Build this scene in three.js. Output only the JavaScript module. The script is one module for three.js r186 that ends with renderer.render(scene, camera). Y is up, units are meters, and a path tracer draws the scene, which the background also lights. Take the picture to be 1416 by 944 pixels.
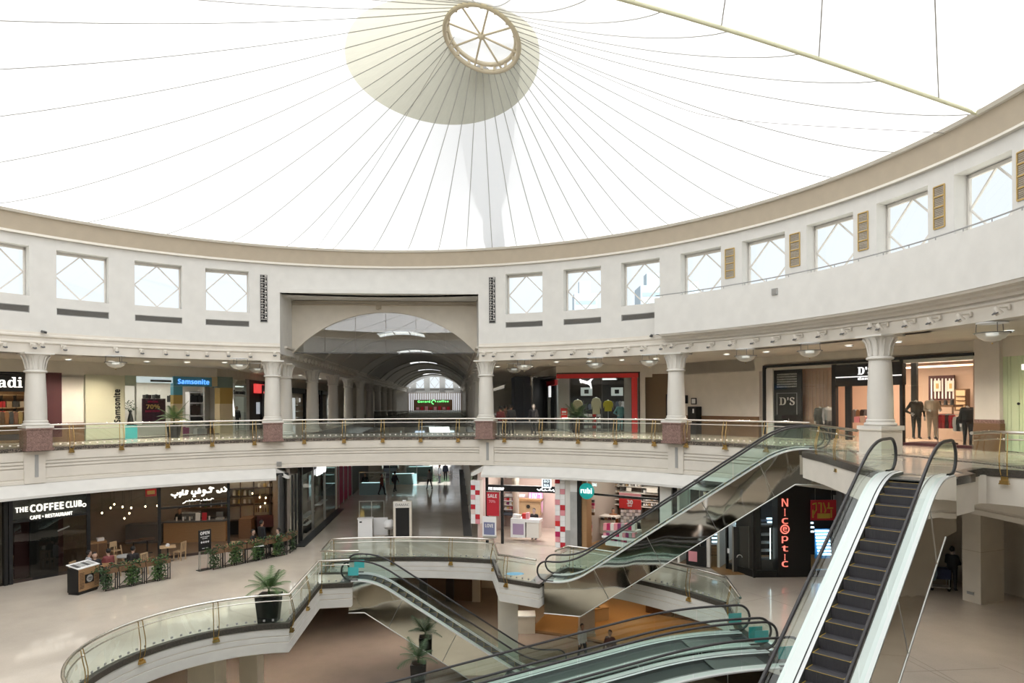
import * as THREE from 'three';
import { mergeGeometries, mergeVertices } from 'three/addons/utils/BufferGeometryUtils.js';
import { TextGeometry } from 'three/addons/geometries/TextGeometry.js';
import { FontLoader } from 'three/addons/loaders/FontLoader.js';
import { MarchingCubes } from 'three/addons/objects/MarchingCubes.js';
import { RectAreaLightUniformsLib } from 'three/addons/lights/RectAreaLightUniformsLib.js';

// ---------------------------------------------------------------- camera, sky, sun, exposure
const EYE = 7.85, FOC = 920.5, PX = 708, PY = 556.2, ROLL = -0.006;      // level 1 floor is y = 0
const scene = new THREE.Scene();
const camera = new THREE.PerspectiveCamera(2 * Math.atan(472 / FOC) * 180 / Math.PI, 1416 / 944, 0.1, 900);
camera.position.set(0, EYE, 0);
camera.rotation.z = ROLL;
camera.setViewOffset(1416, 944, 0, 472 - PY, 1416, 944);                 // vertical lens shift: uprights stay upright
scene.background = new THREE.Color().setRGB(0.93, 0.97, 1.0);
scene.backgroundIntensity = 1.05;
const sun = new THREE.DirectionalLight(0xffffff, 12.0);
sun.position.set(-3.4, 60, 12); sun.target.position.set(-1.2, 20, -28);
sun.castShadow = true;
sun.shadow.camera.left = -45; sun.shadow.camera.right = 45; sun.shadow.camera.top = 60; sun.shadow.camera.bottom = -60; sun.shadow.camera.far = 160;
sun.shadow.mapSize.set(2048, 2048);
scene.add(sun, sun.target);
const renderer = new THREE.WebGLRenderer({ antialias: true });
renderer.toneMapping = THREE.LinearToneMapping;
renderer.toneMappingExposure = 1.0;
renderer.shadowMap.enabled = true;
RectAreaLightUniformsLib.init();

// ---------------------------------------------------------------- helpers
const V3 = THREE.Vector3, D2R = Math.PI / 180;
const CX = -5.62, CZ = -17.81, R = 20;                                   // axis and radius of the atrium
const L2 = 5.9, L0 = -4.55;                                               // the other two floors
let seed = 7;
const rnd = () => { seed = (seed * 1664525 + 1013904223) >>> 0; return seed / 4294967296; };
const rr = (a, b) => a + (b - a) * rnd();
const lin = (r, g, b) => new THREE.Color().setRGB(r, g, b);
function ray(x, y) {
  const dx = (x - PX) / FOC, dy = -(y - PY) / FOC, c = Math.cos(ROLL), s = Math.sin(ROLL);
  return [c * dx - s * dy, s * dx + c * dy, -1];
}
const flr = (x, y, h) => { const d = ray(x, y), t = (h - EYE) / d[1]; return new V3(d[0] * t, h, -t); };
const atDist = (x, y, t) => { const d = ray(x, y); return new V3(d[0] * t, EYE + d[1] * t, -t); };
function cyl(x, y, r = R) {
  const d = ray(x, y), ox = -CX, oz = -CZ, A = d[0] * d[0] + 1, B = ox * d[0] - oz, C = ox * ox + oz * oz - r * r;
  const t = (-B + Math.sqrt(B * B - A * C)) / A, p = new V3(d[0] * t, EYE + d[1] * t, -t);
  p.az = Math.atan2(p.x - CX, -(p.z - CZ)) / D2R;
  return p;
}
const pol = (az, r, y = 0) => new V3(CX + r * Math.sin(az * D2R), y, CZ - r * Math.cos(az * D2R));
const AX = -4.95 * D2R;                                                  // axis of the long arcade
const cor = (u, v, y = 0) => new V3(CX + u * Math.sin(AX) + v * Math.cos(AX), y, CZ - u * Math.cos(AX) + v * Math.sin(AX));
const COR_RY = -AX;                                                      // turn of things square to the arcade

const used = {};
function numbered(name) { const n = used[name] = (used[name] ?? -1) + 1; return n ? name + '_' + String(n).padStart(3, '0') : name; }
function prep(g) {
  if (g.index) g = g.toNonIndexed();
  if (!g.attributes.normal) g.computeVertexNormals();
  if (!g.attributes.uv) g.setAttribute('uv', new THREE.BufferAttribute(new Float32Array(g.attributes.position.count * 2), 2));
  for (const k of Object.keys(g.attributes)) if (!['position', 'normal', 'uv'].includes(k)) g.deleteAttribute(k);
  g.morphAttributes = {};
  return g;
}
const merge = (list) => list.length === 1 ? prep(list[0]) : mergeGeometries(list.map(prep));
function mesh(name, geo, mat, parent = scene) {
  const m = new THREE.Mesh(Array.isArray(geo) ? merge(geo) : geo, mat);
  m.name = parent === scene ? numbered(name) : name;
  m.castShadow = m.receiveShadow = true;
  parent.add(m);
  return m;
}
function tag(o, label, category, group, kind) {
  o.userData.label = label; o.userData.category = category;
  if (group) o.userData.group = group;
  if (kind) o.userData.kind = kind;
  return o;
}
function thing(name, label, category, pos = [0, 0, 0], ry = 0, group) {
  const g = new THREE.Group(); g.name = numbered(name);
  if (pos.isVector3) g.position.copy(pos); else g.position.set(...pos);
  g.rotation.y = ry; scene.add(g);
  return tag(g, label, category, group);
}
function struct(name, geo, mat, label, category) {
  const m = mesh(name, geo, mat); m.userData.kind = 'structure';
  if (label) { m.userData.label = label; m.userData.category = category; }
  return m;
}
function structGroup(name, label, category) {
  const g = new THREE.Group(); g.name = numbered(name); g.userData.kind = 'structure'; g.userData.label = label; g.userData.category = category; scene.add(g);
  return g;
}
function copy(o, pos, ry, label, group) {
  const c = o.clone(); c.name = numbered(o.name.replace(/_\d{3}$/, '')); scene.add(c);
  c.userData = { ...o.userData };
  if (pos) { if (pos.isVector3) c.position.copy(pos); else c.position.set(...pos); }
  if (ry !== undefined) c.rotation.y = ry;
  if (label) c.userData.label = label; if (group) c.userData.group = group;
  return c;
}
const TM = new THREE.Matrix4(), TE = new THREE.Euler(), TQ = new THREE.Quaternion();
function put(g, x = 0, y = 0, z = 0, rx = 0, ry = 0, rz = 0, s = 1) {
  TQ.setFromEuler(TE.set(rx, ry, rz, 'YXZ'));
  return g.applyMatrix4(TM.compose(new V3(x, y, z), TQ, Array.isArray(s) ? new V3(...s) : new V3(s, s, s)));
}
function box(w, h, d, x = 0, y = 0, z = 0, ry = 0, rx = 0, rz = 0) {                    // uv in metres
  const g = new THREE.BoxGeometry(w, h, d), uv = g.attributes.uv, n = g.attributes.normal;
  for (let i = 0; i < uv.count; i++) {
    const a = Math.abs(n.getX(i)) > .5 ? d : w, b = Math.abs(n.getY(i)) > .5 ? d : h;
    uv.setXY(i, uv.getX(i) * a, uv.getY(i) * b);
  }
  return put(prep(g), x, y, z, rx, ry, rz);
}
const boxOn = (w, h, d, x = 0, y = 0, z = 0, ry = 0) => box(w, h, d, x, y + h / 2, z, ry);            // y is the underside
const cylg = (r0, r1, h, x = 0, y = 0, z = 0, seg = 16) => put(prep(new THREE.CylinderGeometry(r1, r0, h, seg)), x, y + h / 2, z);
const ball = (r, x, y, z, s = 1, seg = 10) => put(prep(new THREE.SphereGeometry(r, seg, Math.max(6, seg * .7 | 0))), x, y, z, 0, 0, 0, s);
const lathe = (pts, seg = 24) => prep(new THREE.LatheGeometry(pts.map((p) => new THREE.Vector2(...p)), seg));
function bar(a, b, w, h = w) {                                                         // a square bar between two points
  const A = new V3(...a), B = new V3(...b), d = B.clone().sub(A), L = d.length();
  const g = prep(new THREE.BoxGeometry(w, L, h));
  TQ.setFromUnitVectors(new V3(0, 1, 0), d.normalize());
  return g.applyMatrix4(TM.compose(A.add(B).multiplyScalar(.5), TQ, new V3(1, 1, 1)));
}
function rod(a, b, r0, r1 = r0, seg = 8) {
  const A = new V3(...a), B = new V3(...b), d = B.clone().sub(A), L = d.length();
  const g = prep(new THREE.CylinderGeometry(r1, r0, L, seg));
  TQ.setFromUnitVectors(new V3(0, 1, 0), d.normalize());
  return g.applyMatrix4(TM.compose(A.add(B).multiplyScalar(.5), TQ, new V3(1, 1, 1)));
}
const tube = (pts, r, n = 24, seg = 8) => prep(new THREE.TubeGeometry(new THREE.CatmullRomCurve3(pts.map((p) => p.isVector3 ? p : new V3(...p)), false, 'catmullrom', .3), n, r, seg));
function shapeOf(pts) { const s = new THREE.Shape(); pts.forEach(([x, y], i) => i ? s.lineTo(x, y) : s.moveTo(x, y)); s.closePath(); return s; }
const ext = (pts, depth, z = 0) => put(prep(new THREE.ExtrudeGeometry(pts.isShape ? pts : shapeOf(pts), { depth, bevelEnabled: false, curveSegments: 8 })), 0, 0, z);
// slab with a plan outline [x, z] and optional holes, from y0 to y1
function slab(pts, y0, y1, holes = []) {
  const s = shapeOf(pts.map(([x, z]) => [x, -z]));
  for (const h of holes) s.holes.push(new THREE.Path(h.map(([x, z]) => new THREE.Vector2(x, -z))));
  return put(prep(new THREE.ExtrudeGeometry(s, { depth: y1 - y0, bevelEnabled: false })), 0, y0, 0, -Math.PI / 2);
}
const arcPts = (a0, a1, r, step = 1.5) => { const n = Math.max(1, Math.ceil(Math.abs(a1 - a0) / step)), o = []; for (let i = 0; i <= n; i++) { const p = pol(a0 + (a1 - a0) * i / n, r); o.push([p.x, p.z]); } return o; };
// sweep a closed profile [[offset to the right of the path, y]...] along a plan path [[x, z]...] with mitred corners
function sweep(profile, path, closed = false, smooth = false) {
  const n = path.length, pos = [], uv = [], nrm = [], mit = [];
  for (let i = 0; i < n; i++) {
    const p = path[i], a = path[closed ? (i + n - 1) % n : Math.max(0, i - 1)], b = path[closed ? (i + 1) % n : Math.min(n - 1, i + 1)];
    const d0 = a === p ? null : nor(p[0] - a[0], p[1] - a[1]), d1 = b === p ? null : nor(b[0] - p[0], b[1] - p[1]);
    const e0 = d0 ?? d1, e1 = d1 ?? d0, n0 = [-e0[1], e0[0]], n1 = [-e1[1], e1[0]];
    let m = nor(n0[0] + n1[0], n0[1] + n1[1]); const k = 1 / Math.max(.35, m[0] * n0[0] + m[1] * n0[1]);
    mit.push([m[0] * k, m[1] * k]);
  }
  function nor(x, y) { const l = Math.hypot(x, y) || 1; return [x / l, y / l]; }
  const P = (i, j) => { const q = profile[j % profile.length], t = path[i % n], m = mit[i % n]; return [t[0] + m[0] * q[0], q[1], t[1] + m[1] * q[0]]; };
  const seg = closed ? n : n - 1, m = profile.length; let U = 0;
  const cx = profile.reduce((s, p) => s + p[0], 0) / m, cy = profile.reduce((s, p) => s + p[1], 0) / m;
  const area = profile.reduce((s, p, j) => { const q = profile[(j + 1) % m]; return s + p[0] * q[1] - q[0] * p[1]; }, 0);
  for (let i = 0; i < seg; i++) {
    const L = Math.hypot(path[(i + 1) % n][0] - path[i][0], path[(i + 1) % n][1] - path[i][1]); let W = 0;
    for (let j = 0; j < m; j++) {
      const a = P(i, j), b = P(i + 1, j), c = P(i + 1, j + 1), d = P(i, j + 1), q0 = profile[j], q1 = profile[(j + 1) % m], w = Math.hypot(q1[0] - q0[0], q1[1] - q0[1]);
      const tri = area > 0 ? [[a, U, W], [b, U + L, W], [c, U + L, W + w], [a, U, W], [c, U + L, W + w], [d, U, W + w]] : [[a, U, W], [c, U + L, W + w], [b, U + L, W], [a, U, W], [d, U, W + w], [c, U + L, W + w]];
      const s = area > 0 ? 1 : -1;
      for (const [p, u, v] of tri) {
        pos.push(...p); uv.push(u, v);
        const left = p === a || p === d, mm = mit[(left ? i : i + 1) % n], ml = Math.hypot(mm[0], mm[1]);
        let ox, oy;
        if (smooth) { const q = p === a || p === b ? q0 : q1; ox = q[0] - cx; oy = q[1] - cy; const l = Math.hypot(ox, oy) || 1; ox /= l; oy /= l; } else { ox = s * (q1[1] - q0[1]) / (w || 1); oy = -s * (q1[0] - q0[0]) / (w || 1); }
        nrm.push(ox * mm[0] / ml, oy, ox * mm[1] / ml);
      }
      W += w;
    }
    U += L;
  }
  if (!closed) for (const end of [0, n - 1]) {
    const tris = THREE.ShapeUtils.triangulateShape(profile.map((p) => new THREE.Vector2(...p)), []);
    const e = end ? [path[n - 1][0] - path[n - 2][0], path[n - 1][1] - path[n - 2][1]] : [path[0][0] - path[1][0], path[0][1] - path[1][1]], l = Math.hypot(...e) || 1;
    for (const t of tris) {
      const [A, B, C] = t.map((j) => new V3(...P(end, j))), f = B.clone().sub(A).cross(C.clone().sub(A)), o = f.x * e[0] + f.z * e[1] < 0 ? [t[0], t[2], t[1]] : t;
      for (const j of o) { pos.push(...P(end, j)); uv.push(profile[j][0], profile[j][1]); nrm.push(e[0] / l, 0, e[1] / l); }
    }
  }
  const g = new THREE.BufferGeometry();
  g.setAttribute('position', new THREE.Float32BufferAttribute(pos, 3)); g.setAttribute('normal', new THREE.Float32BufferAttribute(nrm, 3)); g.setAttribute('uv', new THREE.Float32BufferAttribute(uv, 2));
  return g;
}
// ring piece about the atrium's axis; profile [[radius, y]...]
const ringSweep = (profile, a0, a1, step = 1.5) => sweep(profile.map(([r, y]) => [-(r - R), y]), arcPts(a0, a1, R, step));
const rect = (r0, r1, y0, y1) => [[r0, y0], [r1, y0], [r1, y1], [r0, y1]];
const circ = (r, cy, n = 8) => Array.from({ length: n }, (_, i) => [r * Math.cos(i / n * 2 * Math.PI), cy + r * Math.sin(i / n * 2 * Math.PI)]);

// a vertical front: x runs along it, z towards the viewer, y up
class Front {
  constructor(p, q) { this.p = new V3(p.x, 0, p.z); const d = new V3(q.x - p.x, 0, q.z - p.z); this.w = d.length(); this.a = d.normalize(); this.n = new V3(-this.a.z, 0, this.a.x); this.ry = Math.atan2(-this.a.z, this.a.x); }
  at(x, y, z = 0) { return new V3(this.p.x + this.a.x * x + this.n.x * z, y, this.p.z + this.a.z * x + this.n.z * z); }
  hit(px, py, z = 0) { const d = ray(px, py), ox = this.p.x + this.n.x * z, oz = this.p.z + this.n.z * z, t = (this.n.x * ox + this.n.z * oz) / (this.n.x * d[0] + this.n.z * d[2]); const x = d[0] * t - this.p.x, zz = d[2] * t - this.p.z; return [x * this.a.x + zz * this.a.z, EYE + d[1] * t]; }
  rect(x0, y0, x1, y1, z = 0) { const xm = (x0 + x1) / 2, ym = (y0 + y1) / 2, l = this.hit(x0, ym, z)[0], r = this.hit(x1, ym, z)[0], t = this.hit(xm, y0, z)[1], b = this.hit(xm, y1, z)[1]; return { x: l, w: r - l, y: b, h: t - b, cx: (l + r) / 2, cy: (t + b) / 2 }; }
  box(x0, y0, x1, y1, z, d) { const k = this.rect(x0, y0, x1, y1, z); return box(k.w, k.h, d, k.cx, k.cy, z - d / 2); }          // pixel rectangle of its front face, d deep
  group(name, label, category, x, y, z, group) { return thing(name, label, category, this.at(x, y, z), this.ry, group); }
}
const fontB = await new FontLoader().loadAsync('fonts/droid/droid_sans_bold.typeface.json');
const fontS = await new FontLoader().loadAsync('fonts/droid/droid_serif_bold.typeface.json');
const fontR = await new FontLoader().loadAsync('fonts/droid/droid_sans_regular.typeface.json');
function text(str, font, w, h, depth = .03) {                                              // fitted into w x h, lower left corner at the origin
  const g = prep(new TextGeometry(str, { font, size: 1, depth: .1, curveSegments: 3, bevelEnabled: false }));
  g.computeBoundingBox(); const b = g.boundingBox;
  g.translate(-b.min.x, -b.min.y, 0); g.scale(w / (b.max.x - b.min.x), h / (b.max.y - b.min.y), depth / .1);
  return g;
}
// brush strokes [[x, y]...] of one width, for lettering the type library lacks
function strokes(list, wd, depth) {
  const out = [];
  for (const pts of list) for (let i = 0; i < pts.length; i++) {
    const [x, y] = pts[i];
    out.push(put(prep(new THREE.CylinderGeometry(wd / 2, wd / 2, depth, 8)), x, y, depth / 2, Math.PI / 2));
    if (i) { const [a, b] = pts[i - 1], L = Math.hypot(x - a, y - b); if (L > 1e-6) out.push(put(prep(new THREE.BoxGeometry(L, wd, depth)), (x + a) / 2, (y + b) / 2, depth / 2, 0, 0, Math.atan2(y - b, x - a))); }
  }
  return merge(out);
}
// ---------------------------------------------------------------- textures and materials
function noiseTex(size, fn, srgb) {
  const d = new Uint8Array(size * size * 4);
  for (let y = 0; y < size; y++) for (let x = 0; x < size; x++) { const c = fn(x / size, y / size), i = (y * size + x) * 4; for (let k = 0; k < 3; k++) d[i + k] = Math.max(0, Math.min(255, (Array.isArray(c) ? c[k] : c) * 255)); d[i + 3] = 255; }
  const t = new THREE.DataTexture(d, size, size); t.wrapS = t.wrapT = THREE.RepeatWrapping; t.magFilter = THREE.LinearFilter; t.minFilter = THREE.LinearMipmapLinearFilter; t.generateMipmaps = true;
  if (srgb) t.colorSpace = THREE.SRGBColorSpace; t.needsUpdate = true; return t;
}
const hash = (x, y, s) => { let h = (x * 374761393 + y * 668265263 + s * 2147483647) | 0; h = Math.imul(h ^ (h >>> 13), 1274126177); return ((h ^ (h >>> 16)) >>> 0) / 4294967296; };
function vnoise(u, v, n, s) { const x = u * n, y = v * n, i = Math.floor(x), j = Math.floor(y), f = (t) => t * t * (3 - 2 * t), a = f(x - i), b = f(y - j), w = (k) => ((k % n) + n) % n; return (hash(w(i), w(j), s) * (1 - a) + hash(w(i + 1), w(j), s) * a) * (1 - b) + (hash(w(i), w(j + 1), s) * (1 - a) + hash(w(i + 1), w(j + 1), s) * a) * b; }
const fbm = (u, v, n, s, o = 4) => { let t = 0, a = .5, k = 0; for (let i = 0; i < o; i++) { t += a * vnoise(u, v, n << i, s + i); k += a; a *= .5; } return t / k; };
const rep = (t, k) => { const c = t.clone(); c.repeat.set(Array.isArray(k) ? k[0] : k, Array.isArray(k) ? k[1] : k); c.needsUpdate = true; return c; };
const tStone = noiseTex(512, (u, v) => { const n = fbm(u, v, 6, 3, 5), g = hash(u * 512 | 0, v * 512 | 0, 9); return .84 + .13 * n + .03 * g; }, true);
const tGranite = noiseTex(256, (u, v) => { const n = fbm(u, v, 24, 5, 3), g = hash(u * 256 | 0, v * 256 | 0, 4); return .45 + .35 * n + .3 * (g - .4); }, true);
const tPlaster = noiseTex(256, (u, v) => .95 + .05 * fbm(u, v, 8, 11, 4), true);
const tWood = noiseTex(256, (u, v) => { const n = fbm(u, v * .999, 3, 21, 2), k = .5 + .5 * Math.sin((v * 16 + 2.4 * n) * 6.283), g = vnoise(u, v, 128, 8); return .74 + .16 * k + .1 * g; }, true);
const tWave = noiseTex(512, (u, v) => fbm(u, v, 4, 31, 2));
const tPebble = noiseTex(256, (u, v) => { const n = fbm(u, v, 32, 41, 2), g = hash(u * 256 | 0, v * 256 | 0, 14); return n > .62 ? .95 : n > .5 ? .5 : .25 + .2 * g; }, true);
const tRib = noiseTex(64, (u) => .5 + .5 * Math.sin(u * 2 * Math.PI * 8));
const std = (r, g, b, rough = .6, o = {}) => new THREE.MeshStandardMaterial({ color: lin(r, g, b), roughness: rough, ...o });
const phys = (r, g, b, rough, o) => new THREE.MeshPhysicalMaterial({ color: lin(r, g, b), roughness: rough, ...o });
const glow = (r, g, b, k, o = {}) => new THREE.MeshStandardMaterial({ color: lin(.8, .8, .8), roughness: .5, emissive: lin(r, g, b), emissiveIntensity: k, ...o });
const M = {
  wall: std(.745, .73, .69, .75, { map: rep(tPlaster, .3) }),
  cream: std(.76, .71, .63, .7, { map: rep(tPlaster, .3) }),
  creamWarm: std(.74, .68, .58, .75, { map: rep(tPlaster, .3) }),
  ceiling: std(.76, .71, .61, .8, { map: rep(tPlaster, .3) }),
  band: std(.56, .48, .37, .75, { map: rep(tPlaster, .4) }),
  trim: std(.76, .72, .64, .6),
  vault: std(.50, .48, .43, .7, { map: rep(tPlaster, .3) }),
  fabric: phys(.93, .93, .93, 1, { transmission: .62, thickness: 0, side: THREE.DoubleSide }),
  lining: phys(.50, .485, .40, 1, { transmission: .62, thickness: 0, side: THREE.DoubleSide, map: rep(tPlaster, 2) }),
  seam: std(.48, .47, .45, .8),
  cable: std(.30, .28, .25, .5),
  ridge: std(.74, .73, .52, .7),
  ringSteel: std(.60, .53, .40, .55),
  floor1: phys(.76, .67, .565, .11, { map: rep(tStone, .12), clearcoat: .35, clearcoatRoughness: .05 }),
  floor2: phys(.60, .52, .43, .16, { map: rep(tStone, .12) }),
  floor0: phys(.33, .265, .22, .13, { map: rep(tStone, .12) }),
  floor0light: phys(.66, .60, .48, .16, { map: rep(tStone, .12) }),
  joint: std(.30, .25, .20, .6),
  shoe: std(.17, .15, .125, .3, { map: rep(tGranite, 2) }),
  pebble: std(.44, .36, .29, .35, { map: rep(tPebble, 1.4) }),
  granite: phys(.66, .42, .36, .25, { map: rep(tGranite, 1.6) }),
  column: std(.76, .73, .67, .55, { map: rep(tPlaster, .5) }),
  glass: phys(.86, .93, .89, 0, { transmission: 1, thickness: 0, ior: 1.5 }),
  railGlass: phys(.82, .92, .88, 0, { transmission: 1, thickness: 0, ior: 1.62 }),
  shopGlass: phys(.90, .94, .92, 0, { transmission: 1, thickness: 0, ior: 1.5 }),
  lunette: phys(.72, .74, .72, 0, { transmission: 1, thickness: 0, ior: 2.3 }),
  smokeGlass: phys(.55, .57, .55, 0, { transmission: 1, thickness: 0, ior: 1.6 }),
  opal: phys(.8, .82, .84, 1, { transmission: .4, thickness: 0, side: THREE.DoubleSide }),
  skyGlass: phys(.94, .98, 1, 0, { transmission: 1, thickness: 0, ior: 1.45 }),
  brass: std(.62, .43, .17, .25, { metalness: 1 }),
  nickel: std(.80, .77, .70, .22, { metalness: 1 }),
  steel: std(.62, .63, .62, .28, { metalness: 1 }),
  mirror: std(.72, .70, .65, .035, { metalness: 1, bumpMap: rep(tWave, .22), bumpScale: .011 }),
  deck: std(.74, .75, .75, .35, { metalness: .3 }),
  skirt: std(.16, .17, .17, .35, { metalness: .6 }),
  rubber: std(.035, .033, .034, .45),
  step: std(.075, .072, .08, .5, { metalness: .25, bumpMap: rep(tRib, 5), bumpScale: .006 }),
  belt: std(.07, .08, .078, .45, { metalness: .35, bumpMap: rep(tRib, 5), bumpScale: .004 }),
  yellow: std(.55, .37, .06, .6),
  black: std(.009, .009, .0095, .42),
  blackMat: std(.02, .019, .019, .7),
  darkBrown: std(.045, .028, .022, .5),
  maroon: std(.06, .012, .014, .6),
  white: std(.82, .82, .82, .5),
  offWhite: std(.74, .71, .66, .6),
  grey: std(.36, .36, .35, .6),
  darkGrey: std(.10, .10, .10, .55),
  blueGrey: std(.10, .12, .16, .6),
  wood: std(.46, .27, .13, .45, { map: rep(tWood, [.6, 1.4]) }),
  woodDark: std(.22, .12, .06, .45, { map: rep(tWood, [.6, 1.4]) }),
  woodPale: std(.62, .44, .26, .5, { map: rep(tWood, [.8, 2]) }),
  orangeFloor: std(.42, .22, .075, .3, { map: rep(tWood, [.3, .6]) }),
  tan: std(.52, .36, .13, .6),
  cafeWall: std(.24, .20, .165, .75, { map: rep(tPlaster, .3) }),
  louvre: std(.30, .29, .27, .5, { metalness: .3 }),
  bronzeGrille: std(.36, .27, .15, .5, { metalness: .3 }),
  lattice: std(.20, .20, .19, .5, { metalness: .3 }),
  red: std(.50, .02, .035, .5),
  redBright: std(.62, .03, .03, .5),
  pink: std(.72, .30, .34, .5),
  magenta: std(.45, .015, .10, .5),
  plum: std(.24, .03, .12, .5),
  teal: std(.01, .42, .40, .4),
  tealSticker: std(.08, .48, .50, .4),
  blueSticker: std(.16, .45, .72, .4),
  blue: std(.05, .30, .60, .5),
  green: std(.10, .20, .05, .6),
  paleGreen: std(.60, .68, .44, .5),
  leaf: phys(.085, .16, .045, .55, { side: THREE.DoubleSide, transmission: .15, thickness: 0 }),
  leafDark: phys(.04, .085, .03, .55, { side: THREE.DoubleSide, transmission: .1, thickness: 0 }),
  soil: std(.05, .035, .025, .9),
  skin: std(.42, .24, .16, .6),
  skinFig: new THREE.MeshStandardMaterial({ vertexColors: true, roughness: .75 }),
};
// ---------------------------------------------------------------- tent roof
{
  const roof = structGroup('ceiling', 'white translucent tent roof with thin radial seams over the atrium', 'tent roof');
  const ctr = new V3(-1.19, 23.2, -28), rho = 1.66, yb = 16.42, RB = 19.75;
  const e1 = new V3(.944, -.31, .127).normalize(), e2 = new V3(-.04, -.30, -.953).normalize();
  const q1 = cyl(1355, 156, RB), q2 = pol(-113, RB), N = 40, SUB = 5, K = 14;
  const vd = [q2.x - q1.x, q2.z - q1.z];
  function bound(px, pz, phi) {                                              // where a seam direction meets the ring beam or the valley
    const dx = Math.cos(phi), dz = -Math.sin(phi), ox = px - CX, oz = pz - CZ, b = ox * dx + oz * dz, c = ox * ox + oz * oz - RB * RB;
    let t = -b + Math.sqrt(b * b - c), y = yb;
    const den = dx * vd[1] - dz * vd[0];
    if (Math.abs(den) > 1e-6) {
      const tv = ((q1.x - px) * vd[1] - (q1.z - pz) * vd[0]) / den, w = ((q1.x - px) * dz - (q1.z - pz) * dx) / den;
      if (tv > 0 && tv < t && w > -.001 && w < 1.001) { t = tv; y = yb + 2.2 * Math.sin(Math.PI * Math.min(1, Math.max(0, w))); }
    }
    return [px + dx * t, y, pz + dz * t];
  }
  const ringAt = (phi) => ctr.clone().addScaledVector(e1, rho * Math.cos(phi)).addScaledVector(e2, rho * Math.sin(phi));
  function surf(phi, s) { const a = ringAt(phi), b = bound(ctr.x, ctr.z, phi), h = Math.pow(1 - s, Math.min(1.5, .92 + .025 * Math.hypot(b[0] - ctr.x, b[2] - ctr.z))); return [a.x + (b[0] - a.x) * s, b[1] + (a.y - b[1]) * h, a.z + (b[2] - a.z) * s]; }
  function sCap(phi) { let lo = 0, hi = .6; for (let i = 0; i < 24; i++) { const m = (lo + hi) / 2, p = surf(phi, m); if (Math.hypot(p[0] + 2.75, p[2] + 27.6) < 3.98) lo = m; else hi = m; } return lo; }
  const grid = (f, nu, nv) => {
    const pos = [], uv = [], idx = [];
    for (let i = 0; i <= nu; i++) for (let j = 0; j <= nv; j++) { pos.push(...f(i / nu, j / nv)); uv.push(i / nu, j / nv); }
    for (let i = 0; i < nu; i++) for (let j = 0; j < nv; j++) { const a = i * (nv + 1) + j; idx.push(a, a + 1, a + nv + 2, a, a + nv + 2, a + nv + 1); }
    const g = new THREE.BufferGeometry(); g.setAttribute('position', new THREE.Float32BufferAttribute(pos, 3)); g.setAttribute('uv', new THREE.Float32BufferAttribute(uv, 2)); g.setIndex(idx); g.computeVertexNormals(); return g;
  };
  const off = .045 * Math.PI;
  for (let k = 0; k < N; k++) {
    const p0 = off + k / N * 2 * Math.PI, dp = 2 * Math.PI / N;
    mesh('fabric_panel', grid((a, b) => { const ph = p0 + a * dp, c = sCap(ph); return surf(ph, c + (1 - c) * b); }, SUB, K), M.fabric, roof);
    mesh('lining_panel', grid((a, b) => { const ph = p0 + a * dp; return surf(ph, sCap(ph) * b); }, SUB, 4), M.lining, roof);
    const pts = []; for (let j = 0; j <= 20; j++) { const p = surf(p0, j / 20); pts.push([p[0], p[1] - .02, p[2]]); }
    mesh('seam', tube(pts, .0195, 40, 5), M.seam, roof);
  }
  // the neighbouring bay of the tent, on the near side of the valley
  const c2 = new V3(3.2, 21.5, -5.5), b2 = (phi) => {
    const dx = Math.cos(phi), dz = -Math.sin(phi), ox = c2.x - CX, oz = c2.z - CZ, b = ox * dx + oz * dz, c = ox * ox + oz * oz - RB * RB;
    let t = -b + Math.sqrt(b * b - c), y = yb; const den = dx * vd[1] - dz * vd[0];
    if (Math.abs(den) > 1e-6) { const tv = ((q1.x - c2.x) * vd[1] - (q1.z - c2.z) * vd[0]) / den, w = ((q1.x - c2.x) * dz - (q1.z - c2.z) * dx) / den; if (tv > 0 && tv < t && w > -.001 && w < 1.001) { t = tv; y = yb + 2.2 * Math.sin(Math.PI * Math.min(1, Math.max(0, w))); } }
    return [c2.x + dx * t, y, c2.z + dz * t];
  };
  const surf2 = (phi, s) => { const b = b2(phi), h = Math.pow(1 - s, 1.12); return [c2.x + (b[0] - c2.x) * s, b[1] + (c2.y - b[1]) * h, c2.z + (b[2] - c2.z) * s]; };
  for (let k = 0; k < 32; k++) {
    const p0 = k / 32 * 2 * Math.PI, dp = 2 * Math.PI / 32;
    mesh('fabric_panel', grid((a, b) => surf2(p0 + a * dp, b), 6, 8), M.fabric, roof);
    const pts = []; for (let j = 0; j <= 10; j++) { const p = surf2(p0, j / 10); pts.push([p[0], p[1] - .02, p[2]]); }
    mesh('seam', tube(pts, .0195, 20, 5), M.seam, roof);
  }
  const vp = []; for (let i = 0; i <= 20; i++) { const w = i / 20; vp.push([q1.x + vd[0] * w, yb - .06 + 2.2 * Math.sin(Math.PI * w), q1.z + vd[1] * w]); }
  mesh('valley_strip', tube(vp, .06, 60, 8), M.ridge, roof);
  const edge = []; for (let a = -180; a <= 180; a += 3) { const p = pol(a, RB, yb - .02); edge.push(p); }
  mesh('edge_strip', tube(edge, .05, 240, 6), M.seam, roof);
  // open wheel at the peak
  const wheel = thing('roof_oculus', 'beige steel ring with eight spokes at the peak of the tent', 'roof ring', ctr);
  const rp = (phi, r, dy = 0) => [e1.x * r * Math.cos(phi) + e2.x * r * Math.sin(phi), e1.y * r * Math.cos(phi) + e2.y * r * Math.sin(phi) + dy, e1.z * r * Math.cos(phi) + e2.z * r * Math.sin(phi)];
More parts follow.
